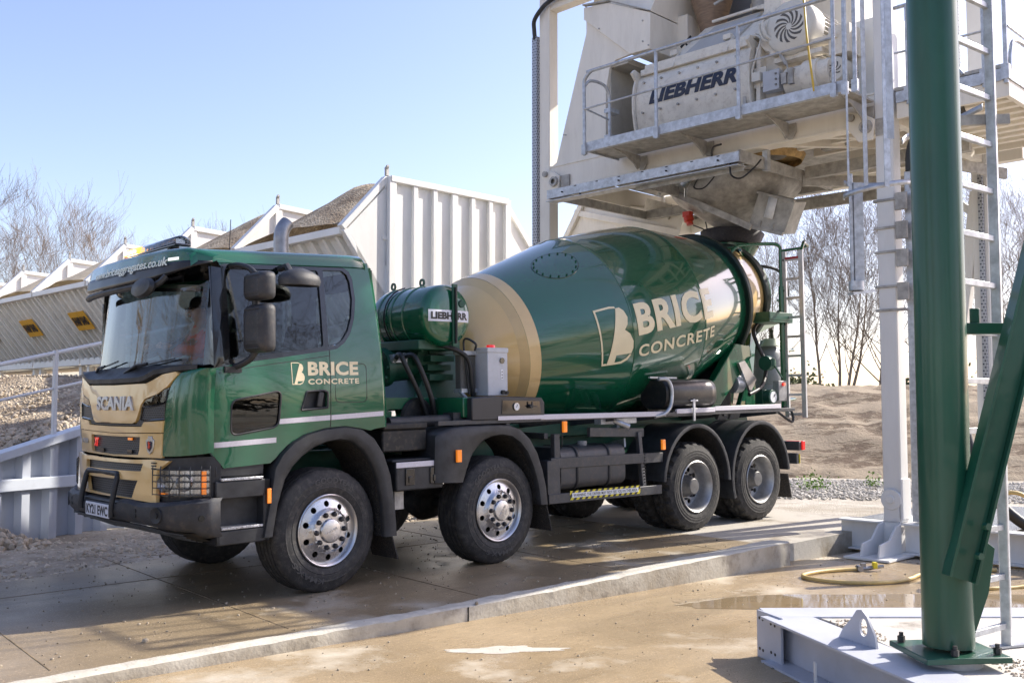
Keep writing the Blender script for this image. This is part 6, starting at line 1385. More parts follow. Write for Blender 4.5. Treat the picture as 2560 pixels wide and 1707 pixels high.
ct = thing("cable_trunking", "plain galvanised trunking fixed beside the front tower column", "cable duct", M=KM)
b = TWB(); b.bx(-.42, -.24, .06, .2, .38, 4.35); b.obj("duct", GALV, ct, bevel=.006)
b = TWB()
for w in (4.02, 3.70, 3.42, 3.02, 2.75): b.bx(-.26, .09, -.035, .03, w, w + .03)
for w in (3.95, 3.62, 3.3, 2.92): b.bx(-.30, -.17, -.04, .0, w - .05, w + .15)
b.objs("clamp", GALVD, ct, bevel=.003)
b = TWB(); b.tube(smooth_path([P(-.33, .1, 4.35), P(-.35, .1, 4.62), P(-.5, .1, 4.85), P(-.9, .1, 4.95)], 5), .085, 10); b.obj("flexible_duct", mat("black hose rubber", ()), ct, smooth=60)
# conveyor cover below the beam on the left
b = TWB(); b.add([P(6.24, 2.0, 5.3), P(4.15, 2.0, 4.69), P(4.34, 2.0, 4.1), P(6.75, 2.0, 4.5), P(6.24, 2.4, 5.35), P(4.15, 2.4, 4.74), P(4.34, 2.4, 4.1), P(6.75, 2.4, 4.5)], [(0, 1, 2, 3), (7, 6, 5, 4), (0, 4, 5, 1), (1, 5, 6, 2), (3, 2, 6, 7), (0, 3, 7, 4)])
cvr = b.obj("skip_track_cover", CREAM, None, bevel=.006); cvr.matrix_world = KM; tag(cvr, "cream sloping conveyor cover behind the top of the drum", "conveyor cover")
b = TWB(); b.bar(P(6.45, 1.97, 5.05), P(4.22, 1.97, 4.42), .06, .10); b.bar(P(6.2, 1.96, 5.3), P(6.78, 1.96, 4.45), .06, .10); b.bar(P(4.15, 1.96, 4.72), P(4.35, 1.96, 4.08), .06, .08); b.obj("cover_frame", CREAM, cvr, bevel=.006)
b = TWB(); b.cyl(P(4.2, 2.3, 4.55), P(2.6, 2.6, 4.9), .11); b.bar(P(4.4, 2.1, 4.78), P(4.9, 2.1, 4.95), .3, .25); b.obj("transfer_pipe", mat("cement dusted cream paint", ()), cvr, smooth=40)

# platform with railings in front of the mixer
pf = thing("mixer_platform", "galvanised walkway with tubular railing in front of the concrete mixer", "walkway", M=KM)
b = TWB(); b.bx(.05, 3.84, -.75, -.04, 5.20, 5.225); b.obj("walkway_floor", GALVD, pf)
for (a, c) in ((3.85, 2.66), (2.60, 1.43), (1.37, .06)):
    b = TWB(); b.bx(c, a, -.765, -.75, 5.17, 5.30); b.bx(c, a, -.75, -.70, 5.17, 5.185); b.obj("toe_board", GALV, pf, bevel=.002)
b = TWB(); b.bx(3.835, 3.85, -.75, -.04, 5.17, 5.30); b.obj("toe_board", GALV, pf)
for u in (3.45, 2.35, 1.15, .15):
    b = TWB(); b.prism([(-.70, 5.17), (-.06, 5.17), (-.06, 5.02), (-.12, 4.96), (-.2, 5.03), (-.4, 5.12)], lambda a, c, d: Vector((-u + d, a, c)), -.01, .01); b.pv([(u - .1, 5.16), (u + .05, 5.16), (u + .05, 5.02), (u + .01, 4.97), (u - .05, 4.97), (u - .1, 5.05)], -.04, -.02); b.obj("walkway_bracket", GALVD, pf, bevel=.003)
for u in (3.86, 2.63, 1.40, .17, .04, -.08):
    b = TWB(); b.cyl(P(u, -.775, 5.12), P(u, -.775, 6.10 if u == 3.86 else 6.27 if u > .3 else 6.9), .024, n=12); b.bx(u - .035, u + .035, -.80, -.75, 5.13, 5.27); b.obj("railing_post", GALV, pf, smooth=40)
b = TWB(); b.tube(smooth_path([P(3.86, -.775, 6.05), P(3.85, -.775, 6.18), P(3.74, -.775, 6.27), P(3.6, -.775, 6.28), P(1.4, -.775, 6.28), P(.17, -.775, 6.28)], 5), .024, 10); b.obj("top_rail", GALV, pf, smooth=60)
b = TWB(); b.tube([P(3.86, -.79, 5.76), P(.17, -.79, 5.80)], .014, 8); b.tube([P(3.86, -.775, 5.78), P(3.80, -.3, 5.70)], .014, 8); b.obj("mid_rail", GALV, pf)
b = TWB(); b.tube(smooth_path([P(3.85, -.77, 6.10), P(3.84, -.66, 6.19), P(3.82, -.42, 6.19), P(3.80, -.32, 6.08), P(3.80, -.3, 5.9), P(3.80, -.3, 5.25)], 5), .022, 8); b.bx(3.78, 3.90, -.3, -.1, 5.82, 5.88); b.bx(3.78, 3.90, -.3, -.1, 5.44, 5.50); b.obj("end_rail", GALV, pf, smooth=60)

# ---- the mixer itself
mxr = thing("concrete_mixer", "cream twin shaft concrete mixer dusted with cement on the tower deck", "mixer", M=KM)
MM = MIXP
b = TWB(); prof = [(.25, 5.36), (.02, 5.45), (-.04, 5.58), (-.075, 5.78), (-.08, 5.96), (-.06, 6.12), (-.02, 6.24), (.04, 6.32), (.3, 6.36), (1.4, 6.36), (1.6, 6.2), (1.65, 5.9), (1.55, 5.5), (1.2, 5.36)]
b.grid([[P(u, v, w) for v, w in prof] for u in (3.50, 1.68)], closed=True); TRG = b.obj("trough", MM, mxr, smooth=50)
for u in (3.52, 1.66):
    b = TWB(); c = [(-u + 0, 0)]; big = [((v - .8) * 1.06 + .8, (w - 5.9) * 1.04 + 5.9) for v, w in prof]; b.prism(big, lambda a, c_, d: Vector((-u + d, a, c_)), -.015, .015); b.prism([(-.06, 6.10), (-.02, 6.20), (-.16, 6.34), (-.10, 6.40), (.1, 6.36), (.1, 6.2)], lambda a, c_, d: Vector((-u + d, a, c_)), -.02, .02); b.obj("end_flange", MM, TRG, bevel=.004)
def tro(a, c, d): # letters on the curved front
    w = 5.855 + c; v = interp(w, [5.45, 5.58, 5.78, 5.96, 6.12, 6.24, 6.32], [.02, -.04, -.075, -.08, -.06, -.02, .04]); return Vector((-3.27 + a, v - .006 - d, w))
lab(text("maker_lettering", "LIEBHERR", NAVY, TRG, tro, w=1.42, h=.20, ext=.003, bold=.05, space=1.04, shear=.25, cut=.05), "navy LIEBHERR letters on the mixer trough")
b = TWB()
for i in range(6):
    for w in (6.20, 5.76): 
        u = 3.38 - i * .30 - (0 if w != 5.8 else .1); v = interp(w, [5.45, 5.58, 5.78, 5.96, 6.12, 6.24], [.02, -.04, -.075, -.08, -.06, -.02]); b.cyl(P(u, v + .01, w), P(u, v - .03, w), .017, n=8)
b.obj("trough_bolt", GALVD, TRG)
for (u, w) in ((3.46, 5.52), (1.76, 5.60)):
    b = TWB(); v = interp(w, [5.45, 5.58, 5.78], [.02, -.04, -.075]) - .008; b.pv([(u + .03, w - .08), (u - .02, w - .08), (u - .02, w + .10), (u + .03, w + .10)], v, v + .004); b.obj("number_mark", GALVD, TRG)
b = TWB(); b.bx(1.7, 3.46, -.02, .1, 6.32, 6.40); b.bx(1.62, 3.40, .0, .15, 6.40, 6.46); b.obj("trough_rim", MM, mxr, bevel=.004)
b = TWB(); b.add([P(3.10, .1, 6.42), P(1.35, .1, 6.42), P(1.40, .62, 7.0), P(2.80, .62, 7.0), P(3.10, 1.4, 6.42), P(1.35, 1.4, 6.42), P(1.40, 1.2, 7.0), P(2.80, 1.2, 7.0)], [(0, 1, 2, 3), (3, 2, 6, 7), (0, 3, 7, 4), (1, 5, 6, 2), (4, 7, 6, 5)]); HD = b.obj("mixer_hood", MM, mxr, bevel=.006)
def hf(a, c, d): return Vector((-a, .1 + c * .52, 6.42 + c * .58)) + Vector((0, -.74, .67)) * d
b = TWB(); b.prism([(2.84, .10), (2.05, .10), (1.84, .86), (2.58, .86)], hf, .0, .035); b.prism([(2.78, .03), (2.12, .03), (2.12, .08), (2.78, .08)], hf, 0, .05); b.obj("inspection_door", mat("door grey cream", (.46, .46, .45), .5, var=.05, vs=4), HD, bevel=.008)
b = TWB()
for u in (2.88, 2.02): b.bar(hf(u, -.08, .07), hf(u, .14, .07), .03, .03); b.bar(hf(u, .10, .10), hf(u + .12, .10, .10), .07, .07); b.bar(hf(u, -.25, .04), hf(u, -.08, .07), .015, .015)
b.bar(hf(2.62, .95, .08), hf(1.72, .95, .08), .035, .035); b.bar(hf(1.90, .98, .06), hf(1.70, .80, .10), .08, .05); b.bar(hf(1.76, .98, .06), hf(1.72, .55, .06), .02, .02); b.objs("door_clamp", MM, HD, bevel=.004)
b = TWB()
for p in ((3.0, .25), (2.95, .55), (1.6, .3)): b.cyl(hf(p[0], p[1], 0), hf(p[0], p[1], .03), .015, n=8)
b.bar(hf(2.95, .78, .03), hf(3.0, .45, .03), .015, .03); b.obj("black_seal", BLKP, HD)
b = TWB(); b.bx(3.0, 3.45, .2, 1.2, 6.36, 6.44); b.bx(3.05, 3.42, .15, .3, 6.40, 6.50); b.obj("inlet_frame", MM, mxr)
# flexible sleeve and mesh above
b = TWB(); b.lathe([(0, .16), (.15, .20), (.5, .30), (1.3, .32), (1.8, .32)], P(2.83, .85, 7.0), (0, 0, 1), 32, lambda k, i: 1 + .02 * sin(i * 1.7)); b.obj("rubber_sleeve", BROWN, mxr, smooth=60)
b = TWB(); b.bx(2.4, 3.6, 1.45, 1.455, 7.05, 8.8)
b.obj("guard_mesh", mat("blue grey mesh", (.30, .34, .42), .5, metal=.4, var=.1, vs=80), mxr)
b = TWB(); b.cyl(P(2.38, .5, 7.35), P(2.25, .5, 7.36), .085, n=16); b.cyl(P(2.25, .5, 7.36), P(2.1, .5, 7.38), .06, n=12); b.bx(2.02, 2.14, .44, .56, 7.3, 7.45); b.cyl(P(1.9, .8, 7.05), P(1.9, .8, 7.35), .22, n=20); b.bar(P(2.5, .4, 7.2), P(1.7, .5, 7.45), .03); b.cyl(P(1.62, .5, 7.0), P(1.62, .5, 8.4), .04, n=8); b.cyl(P(1.45, .5, 7.0), P(1.45, .5, 8.4), .05, n=8); b.bx(1.3, 2.4, .6, 1.6, 7.5, 7.6); b.obj("valve_gear", GALVD, mxr, smooth=40)
b = TWB(); b.bx(1.0, 2.6, 1.5, 2.6, 7.4, 8.0); b.bar(P(2.2, 1, 7.2), P(1.6, 1.4, 8.3), .2); b.bx(.9, 1.5, 1.2, 1.9, 6.4, 7.4); b.obj("dust_box", CREAM, mxr)
# main motor: fan cowl with slots faces the camera, ribbed body behind
mc_ = P(1.13, .05, 6.40)
mt = B()
def motor(u, w, r, v0, ln, name, slots=12):
    b = TWB(); o = Vector(P(u, v0, w)); n = 40
    b.lathe([(0, 0), (0, r * .86), (.02, r * .95), (.07, r), (.26, r), (.27, r * .93), (.27, r * .8)], o, (0, 1, 0), 48); mo = b.obj("motor_cowl", mat("motor cream", (.66, .64, .58), .4, var=.04, vs=5, dirt=.12), mxr, smooth=40)
    b = TWB()
    for k in range(slots):
        a0 = 2 * pi * k / slots; pts = []
        for q in (0, 1):
            for i in range(7):
                t = i / 6 if q == 0 else 1 - i / 6; rr = r * (.12 + .46 * t); a = a0 + .9 * t + (0 if q == 0 else .24); pts.append((rr * cos(a), rr * sin(a)))
        b.prism(pts, lambda a, c, d: Vector((o.x + a, o.y - .002 + d, o.z + c)), -.003, .0)
    b.objs("fan_slot", mat("grey fan slot", (.11, .105, .10), .7), mo)
    b = TWB(); b.lathe([(.27, r * .82), (.27 + ln, r * .82), (.27 + ln, 0)], o, (0, 1, 0), 36)
    for k in range(36):
        a = 2 * pi * k / 36; c = cos(a); s = sin(a); b.bar(o + Vector((c * r * .88, .27, s * r * .88)), o + Vector((c * r * .88, .25 + ln, s * r * .88)), .012, r * .16, up=(c, 0, s))
    b.obj("motor_body", mat("motor cream", ()), mo, smooth=30)
    return mo
motor(1.09, 6.37, .345, -.10, .55, "main_motor")
motor(.55, 5.72, .165, -.02, .40, "second_motor", 8)
b = TWB(); b.cyl(P(1.35, .25, 5.72), P(1.35, .9, 5.72), .25, n=28); b.cyl(P(1.2, .1, 5.72), P(.6, .1, 5.72), .19, n=24); b.cyl(P(.95, .1, 5.72), P(.75, .1, 5.72), .22, n=24); b.bx(.55, 1.5, .15, 1.0, 5.34, 5.5); b.bx(.7, 1.35, -.02, .12, 5.98, 6.04); b.bx(.5, 1.4, -.04, .16, 6.10, 6.15); b.bx(.35, .62, .0, .5, 5.9, 6.25); b.obj("gearbox", MM, mxr, smooth=35, bevel=.004)
b = TWB(); b.prism([(-.05, 5.45), (1.2, 5.45), (1.2, 6.3), (.8, 6.42), (.3, 6.42), (-.02, 6.25)], lambda a, c, d: Vector((-1.60 + d, a, c)), .0, .06); b.bx(1.3, 1.55, .1, .9, 5.5, 6.9); b.lathe([(0, .2), (.05, .22), (.1, .2), (.1, 0)], P(1.36, .1, 6.35), (0, -1, 0), 24); b.obj("drive_housing", MM, mxr, bevel=.006)
b = TWB(); b.bx(1.24, 1.47, -.10, .02, 5.62, 5.88); bxx = b.obj("pump_box", mat("pale grey tank paint", ()), mxr, bevel=.006)
b = TWB()
for i in range(2):
    for j in range(3): b.cyl(P(1.30 - i * .0 - .02, -.1, 5.68 + j * .07), P(1.30 - .02, -.115, 5.68 + j * .07), .013, n=8)
b.bx(1.13, 1.2, -.12, -.05, 5.66, 5.80); b.bx(1.04, 1.10, -.12, -.05, 5.64, 5.84); b.cyl(P(1.28, -.06, 6.14), P(1.14, -.08, 5.9), .024, n=8); b.cyl(P(1.14, -.08, 5.92), P(1.10, -.08, 5.72), .012, n=8); b.obj("pump_fitting", GALVD, bxx)
b = TWB(); b.bx(1.60, 1.75, -.09, .0, 5.74, 5.88) if False else b.bx(1.50, 1.62, -.12, -.02, 5.78, 5.9); b.bx(1.46, 1.64, -.03, .0, 5.72, 5.98); b.obj("junction_box", mat("motor cream", ()), mxr, bevel=.006)
b = TWB(); b.tube(smooth_path([P(1.56, -.08, 5.80), P(1.62, -.1, 5.9), P(1.54, -.1, 6.15), P(1.52, -.05, 6.35), P(1.7, .0, 6.45)], 5), .013, 6); b.tube(smooth_path([P(1.42, .0, 6.62), P(1.50, -.1, 6.50), P(1.46, -.1, 6.32), P(1.38, -.08, 6.26)], 5), .02, 6); b.tube(smooth_path([P(1.40, .0, 6.66), P(1.45, -.12, 6.52), P(1.40, -.12, 6.34), P(1.34, -.08, 6.26)], 5), .02, 6)
b.obj("conduit", mat("motor cream", ()), mxr, smooth=60)
b = TWB(); b.tube(smooth_path([P(1.15, -.15, 7.0), P(.95, -.2, 6.84), P(.68, -.5, 6.55), P(.5, -.75, 5.9), P(.42, -.76, 5.25)], 6), .013, 8); yh = b.obj("yellow_hose", mat("bright yellow hose", (.62, .42, .05), .4), None, smooth=60); yh.matrix_world = KM; tag(yh, "yellow hose hanging over the walkway railing beside the motor", "hose")
b = TWB(); b.bx(-.02, .5, .3, 1.0, 5.4, 6.35); b.obj("switch_cabinet", mat("bright white sheet", (.75, .75, .72), .4, var=.03, vs=4), mxr, bevel=.01)
for du in (0, ):
    b = TWB(); b.bx(-.05, .1, .2, .4, 5.34, 5.8); b.obj("cable_mount", GALVD, mxr)

# ---- galvanised frame and discharge hopper below the deck
gf = thing("channel_framework", "bright galvanised channel frame hung under the mixer deck above the drum", "steel frame", M=KM)
b = TWB(); b.bx(1.60, 4.86, -.47, -.45, 4.70, 4.83); b.bx(1.60, 4.86, -.45, -.38, 4.82, 4.83); b.bx(1.60, 4.86, -.49, -.30, 4.655, 4.668); b.obj("front_channel", GALV, gf, bevel=.002)
b = TWB(); b.bx(1.60, 3.3, -.36, -.345, 4.60, 4.72); b.bx(1.60, 4.8, 1.85, 1.95, 4.70, 4.84); b.bx(-.6, 1.55, 1.08, 1.18, 4.72, 4.88); b.bx(.2, 4.8, 2.3, 2.36, 4.56, 4.74); b.obj("cross_channel", GALVD, gf, bevel=.002)
b = TWB(); b.bx(1.59, 1.63, -.45, 1.95, 4.70, 4.85); b.bx(4.8, 4.84, -.45, 1.95, 4.70, 4.83); b.bx(3.25, 3.30, -.4, 1.9, 4.66, 4.8); b.bar(P(1.6, 1.1, 4.7), P(.2, 2.3, 4.66), .05, .14); b.bar(P(.1, 1.15, 4.78), P(-.5, 2.6, 4.7), .05, .14); b.obj("side_channel", GALVD, gf, bevel=.002)
b = TWB()
for u in (4.55, 4.2, 3.5, 2.7, 1.9): b.cyl(P(u, -.492, 4.76 if int(u * 10) % 2 else 4.68), P(u, -.47, 4.76 if int(u * 10) % 2 else 4.68), .012, n=8)
for u in (4.3, 3.9, 3.5, 3.1, 2.7, 2.3, 1.9): b.bx(u - .02, u + .02, -.474, -.469, 4.808, 4.82)
b.obj("frame_bolt", DARK, gf)
b = TWB(); b.bx(1.55, 1.62, .12, .2, 4.68, 5.0); b.bx(3.9, 3.94, 1.0, 1.03, 4.84, 5.2); b.bx(3.6, 3.64, 1.0, 1.03, 4.84, 5.2); b.obj("hanger", GALV, gf)
dh = thing("discharge_hopper", "dusty grey steel discharge hopper hanging over the drum inlet", "hopper", M=KM)
HC = Vector(P(2.80, 1.35, 0)); HB = Vector(P(2.90, 1.45, 0))
b = TWB(); rows = []
for w, r, f in ((4.92, .93, 0), (4.86, .95, .0), (4.74, .93, .05), (4.64, .84, .2), (4.46, .55, .55), (4.30, .30, .9), (4.18, .26, 1)):
    c = HC.lerp(HB, f); rows.append([(c.x + r * cos(t), c.y + r * .95 * sin(t), w) for t in [2 * pi * i / 48 for i in range(48)]])
b.grid(rows, closed=True); HO = b.obj("hopper_shell", GALVD, dh, smooth=40, thick=.01)
b = TWB(); b.lathe([(0, .97), (.05, .97), (.05, .9)], (HC.x, HC.y, 4.88), (0, 0, 1), 48); b.obj("hopper_rim", GALV, dh)
b = TWB(); b.lathe([(0, .24), (0, .255), (.10, .27), (.10, .24)], (HB.x, HB.y, 4.10), (0, 0, 1), 32); b.obj("outlet_ring", mat("rusty bolted ring", (.42, .28, .12), .8, var=.4, vs=12), dh)
b = TWB(); b.add([P(2.15, .9, 4.59), P(1.60, .9, 4.385), P(1.78, .9, 3.97), P(2.32, .9, 4.155), P(2.15, 1.25, 4.64), P(1.62, 1.25, 4.44), P(1.80, 1.25, 4.02), P(2.32, 1.25, 4.2)], [(0, 1, 2, 3), (7, 6, 5, 4), (0, 4, 5, 1), (1, 5, 6, 2), (3, 2, 6, 7), (0, 3, 7, 4)]); CB = b.obj("gate_cover", mat("cement spattered steel", (.42, .41, .385), .7, var=.2, vs=6, dirt=.5, dcol=(.2, .18, .15), bump=.2, bs=20), dh, bevel=.008)
b = TWB(); b.bar(P(2.16, .89, 4.60), P(1.60, .89, 4.39), .05, .03); b.bar(P(2.33, .88, 4.155), P(1.78, .88, 3.97), .04, .05)
for f in (.3, .65): b.bar(P(2.31 - .54 * f, .89, 4.15 - .18 * f), P(2.27 - .54 * f, .89, 4.25 - .18 * f), .015, .02)
b.obj("cover_edge", GALVD, CB)
b = TWB(); b.add([P(1.98, .885, 4.515), P(1.85, .885, 4.465), P(1.935, .885, 4.19), P(2.07, .885, 4.24)], [(0, 1, 2, 3)]); b.obj("instruction_label", LABELW, CB, thick=.004)
b = TWB(); b.bar(P(3.72, .5, 4.92), P(2.25, .86, 4.12), .05, .09); b.bar(P(3.45, .5, 4.84), P(3.2, .42, 4.98), .04); b.cyl(P(3.0, .75, 4.50), P(2.9, .72, 4.42), .05); b.obj("gate_lever", GALVD, dh, bevel=.004)
b = TWB(); b.cyl(P(2.98, .36, 4.78), P(2.62, .36, 4.90), .045, n=14); b.cyl(P(2.98, .36, 4.78), P(3.08, .5, 4.62), .02, n=8); b.cyl(P(3.02, .36, 4.75), P(2.95, .36, 4.80), .06, n=14); b.bx(2.45, 2.62, .32, .42, 4.86, 4.95); b.obj("air_cylinder", CHROME, dh, smooth=40)
b = TWB(); b.tube(smooth_path([P(2.5, .35, 4.9), P(2.35, .2, 4.80), P(2.30, .0, 4.95), P(2.15, -.2, 5.02), P(1.9, -.4, 4.98)], 6), .014, 6); b.tube(smooth_path([P(2.7, .34, 4.86), P(2.8, .3, 4.68), P(2.65, .3, 4.64), P(2.5, .3, 4.74), P(2.4, .34, 4.9)], 6), .01, 6); b.tube(smooth_path([P(1.75, -.43, 4.72), P(1.72, -.46, 4.55), P(1.62, -.4, 4.5), P(1.5, -.3, 4.62), P(1.45, -.2, 4.74)], 6), .012, 6); b.tube(smooth_path([P(3.3, 1.0, 4.3), P(3.1, .9, 4.22), P(3.0, .9, 4.18), P(3.02, .9, 4.3)], 5), .01, 6); b.objs("air_line", BLACKT, dh)
b = TWB(); b.lathe([(0, .04), (.02, .07), (.08, .075), (.10, .05), (.14, .05), (.15, 0)], P(3.36, .95, 4.44), (.3, 0, -1), 18); b.bx(3.3, 3.42, .9, 1.0, 4.42, 4.50); b.obj("red_vibrator", mat("red enamel", ()), dh, smooth=40)
b = TWB(); b.lathe([(0, .5), (.10, .55), (.10, .3)], P(2.0, .8, 4.95), (0, 0, 1), 32); b.obj("amber_seal", mat("rusty bolted ring", ()), dh)

# ---- right hand walkway
rp = thing("rear_walkway", "cream steel walkway with galvanised railings right of the green post", "walkway", M=KM)
b = TWB(); b.bx(-1.42, -.2, 0, .05, 4.96, 5.14); b.bx(-1.42, -1.37, .05, 2.4, 4.96, 5.14); b.bx(-1.42, -.2, 2.35, 2.4, 4.96, 5.14); b.obj("edge_beam", CREAM, rp, bevel=.004)
b = TWB()
for k in range(9): b.bx(-1.37, -.2, .1 + k * .26, .20 + k * .26, 5.02, 5.10); 
b.bx(-1.37, -.2, .05, 2.35, 5.10, 5.12); b.obj("deck_panel", CREAM, rp, bevel=.01)
b = TWB(); b.bx(-1.425, -.2, -.015, 0, 5.14, 5.27); b.bx(-1.435, -1.42, 0, 2.4, 5.14, 5.27); b.obj("toe_board", GALV, rp)
for u, v in ((-1.18, -.02), (-1.40, -.02), (-1.42, 1.2), (-1.42, 2.38), (-.35, -.02)):
    b = TWB(); b.cyl(P(u, v, 5.1), P(u, v, 6.25), .024, n=10); b.bx(u - .04, u + .04, v - .03, v + .03, 5.14, 5.3); b.obj("railing_post", GALV, rp)
b = TWB(); b.tube([P(-.2, -.02, 6.25), P(-1.40, -.02, 6.25), P(-1.42, 0, 6.25), P(-1.42, 2.4, 6.25)], .024, 8); b.tube([P(-.2, -.02, 5.72), P(-1.18, -.02, 5.72)], .014, 8); b.tube([P(-1.42, 0, 5.72), P(-1.42, 2.4, 5.72)], .014, 8); b.tube(smooth_path([P(-1.42, .03, 5.2), P(-1.43, .06, 5.5), P(-1.43, .25, 5.62), P(-1.43, .8, 5.62)], 4), .02, 8); b.tube(smooth_path([P(-.6, .0, 5.15), P(-.6, 0, 5.35), P(-.7, 0, 5.42), P(-.85, 0, 5.42), P(-.95, 0, 5.3)], 4), .02, 8); b.obj("railing", GALV, rp, smooth=60)
b = TWB(); b.tube(smooth_path([P(-.22, .3, 5.15), P(-.22, .3, 6.0), P(-.3, .3, 6.2), P(-.45, .3, 6.3)], 5), .024, 8); b.tube([P(-.22, .3, 5.62), P(-.6, .3, 5.66)], .014, 6); b.obj("handle_rail", GALV, rp, smooth=60)
b = TWB(); b.lathe([(0, .0), (0, .11), (.35, .11), (.42, .07), (.44, 0)], P(-.48, .3, 5.14), (0, 0, 1), 20); bc = b.obj("blue_canister", BLUE, None, smooth=50); bc.matrix_world = KM; tag(bc, "blue plastic canister on the walkway behind the green post", "canister")
# tower mass added above the top of the view to throw shade on the slab
up = thing("upper_shade_mass", "unseen cream tower mass above the mixer, added to shade the slab", "shade mass", M=KM)
b = TWB(); b.bx(.0, 5.4, .3, 3.2, 8.65, 8.85); b.bx(-.2, 1.8, -.1, .0, 7.35, 7.55) if False else None; b.obj("shade_slab", CREAM, up)
b = TWB(); b.bx(.3, 5.2, .5, 3.0, 8.9, 11.2); b.obj("shade_block", CREAM, up, bevel=.02)
b = TWB(); b.bar(P(.1, .1, 7.55), P(-.2, .05, 7.45), .18, .22); b.bar(P(1.3, .3, 7.5), P(-.1, .1, 7.42), .16, .2); b.obj("light_beam", CREAM, up)

# ---- caged access ladder on the front column
cl = thing("caged_ladder", "galvanised ladder safety cage beside the front tower column", "ladder cage", loc=(0, 0, 0))
hcx, hcy = 3.92, 10.55
b = B()
for z0 in (3.98,):
    ring = [(hcx + .36 * cos(a), hcy + .30 * sin(a), z0 + .06 * cos(a)) for a in [radians(150 + 12 * k) for k in range(19)]]; b.grid([[(x, y, z - .028) for x, y, z in ring], [(x, y, z + .028) for x, y, z in ring]])
    ring = [(hcx + .36 * cos(a), hcy + .30 * sin(a) + .02, z0 + .0 + .12 * (1 if 1 else 0)) for a in [radians(50 + 12 * k) for k in range(9)]]; b.grid([[(x, y, z - .028) for x, y, z in ring], [(x, y, z + .028) for x, y, z in ring]])
b.obj("cage_hoop", GALV, cl, thick=.006)
for x, y, z0, w_ in ((3.575, 10.45, 4.0, .022), (3.735, 10.38, 3.95, .05), (3.915, 10.25, 3.95, .075)):
    b = B(); b.bar((x, y, z0), (x - .0, y, 9.5), w_, .008, up=(.3, -1, 0)); b.obj("cage_bar", GALV, cl)
b = B(); b.cyl((3.70, 10.75, 3.0), (3.70, 10.75, 4.2), .022, n=10); b.box(3.72, 3.82, 10.72, 10.82, 3.0, 4.1); b.lathe([(0, .08), (.10, .08), (.10, 0)], (3.74, 10.75, 2.92), (0, 0, 1), 18); b.bar((3.66, 10.7, 2.88), (3.95, 10.85, 2.93), .08, .03); b.obj("ladder_hinge", GALV, cl, smooth=40)
# ================================================================== FOREGROUND: green column, base frame, ladder, hose
gc = thing("green_column", "dark green tubular steel column on a bolted base plate in the right foreground", "steel column", loc=(2.385, 5.53, .335))
b = B(); b.cyl((0, 0, .05), (0, 0, 7.5), .1345, n=64, cap=False); b.obj("tube", PCOLG, gc, smooth=60)
b = B(); b.box(-.235, .235, -.215, .215, .0, .032); pm = Matrix.Rotation(radians(5), 4, 'Z'); bp_ = b.obj("base_plate", PCOLG, gc, bevel=.004, M=None); bp_.data.transform(pm)
b = B()
for x, y in ((-.19, .16), (.19, -.15), (.19, .165), (-.06, -.175)):
    v = pm @ Vector((x, y, 0)); b.cyl((v.x, v.y, .036), (v.x, v.y, .068), .021, n=6); b.cyl((v.x, v.y, .068), (v.x, v.y, .088), .012, n=10)
b.objs("anchor_bolt", mat("dark bolt steel", (.06, .06, .06), .5, metal=.6), gc, smooth=30)
b = B(); b.cyl((0, 0, -.25), (0, 0, -.001), .17, n=40); b.obj("concrete_stub", mat("grey grout", (.45, .44, .42), .8, var=.15, vs=10, bump=.3), gc, smooth=50)
b = B(); b.prism([(.09, .04), (.20, .34), (.24, .58), (.19, .62), (.11, .48)], lambda a, c, d: Vector((a, -.06 + d, c)), 0, .012); b.obj("gusset_plate", PCOLG, gc, bevel=.002)
# diagonal I-section brace up to the right
def wpt(v): return Vector(v) - Vector((2.385, 5.53, .335))
b = B(); a0 = wpt((2.378, 5.36, .77)); a1 = wpt((3.052, 5.40, 3.13)); d = (a1 - a0).normalized()
b.ibeam(a0, a1 + d * 1.5, .10, .155, .014, up=(-.95, .0, .3)); b.obj("diagonal_brace", PCOLG, gc, bevel=.002)
b = B()
for k in (0.14, .30): q = a0 + d * k + Vector((.02, -.085, 0)); b.cyl(q, q + Vector((.01, -.03, 0)), .02, n=6)
b.obj("brace_bolt", PCOLG, gc)
b = B(); b.box(.12, .50, .05, .12, 1.755, 1.817); b.box(.20, .25, .06, .08, 1.817, 1.90); b.obj("horizontal_tie", PCOLG, gc, bevel=.004)

# white base frame with its flanges, filled with concrete
bf = thing("base_frame", "white steel I-beam base frame with an end plate in the right foreground", "steel frame", loc=(0, 0, 0))
A0 = Vector((1.72, 6.70, .15)); 
b = B(); b.ibeam((1.70, 6.80, .15), (4.6, 6.82, .15), .29, .30, .016); b.obj("long_beam", WHITEG, bf, bevel=.003)
b = B(); b.ibeam((1.80, 6.72, .149), (2.32, 4.6, .149), .33, .30, .016); b.obj("short_beam", WHITEG, bf, bevel=.003)
b = B(); b.hexa([(1.655, 6.84, .0), (1.745, 6.57, .0), (1.765, 6.575, .0), (1.675, 6.846, .0), (1.655, 6.84, .31), (1.745, 6.57, .31), (1.765, 6.575, .31), (1.675, 6.846, .31)]); ep = b.obj("end_plate", WHITEG, bf, bevel=.004)
b = B(); q0 = Vector((1.655, 6.84, 0)); qd = (Vector((1.745, 6.57, 0)) - q0)
for f in (.10, .22, .58, .72):
    for z in (.255, .225) if f < .3 else (.24, .215): pass
for f, zs in ((.12, (.262, .06)), (.26, (.258, .055)), (.60, (.25, .065)), (.76, (.246, .06))):
    for z in zs: q = q0 + qd * f + Vector((0, 0, z)); b.cyl(q + Vector((.004, .001, 0)), q + Vector((-.0015, -.0005, 0)), .0105, n=12)
b.objs("bolt_hole", DARK, ep)
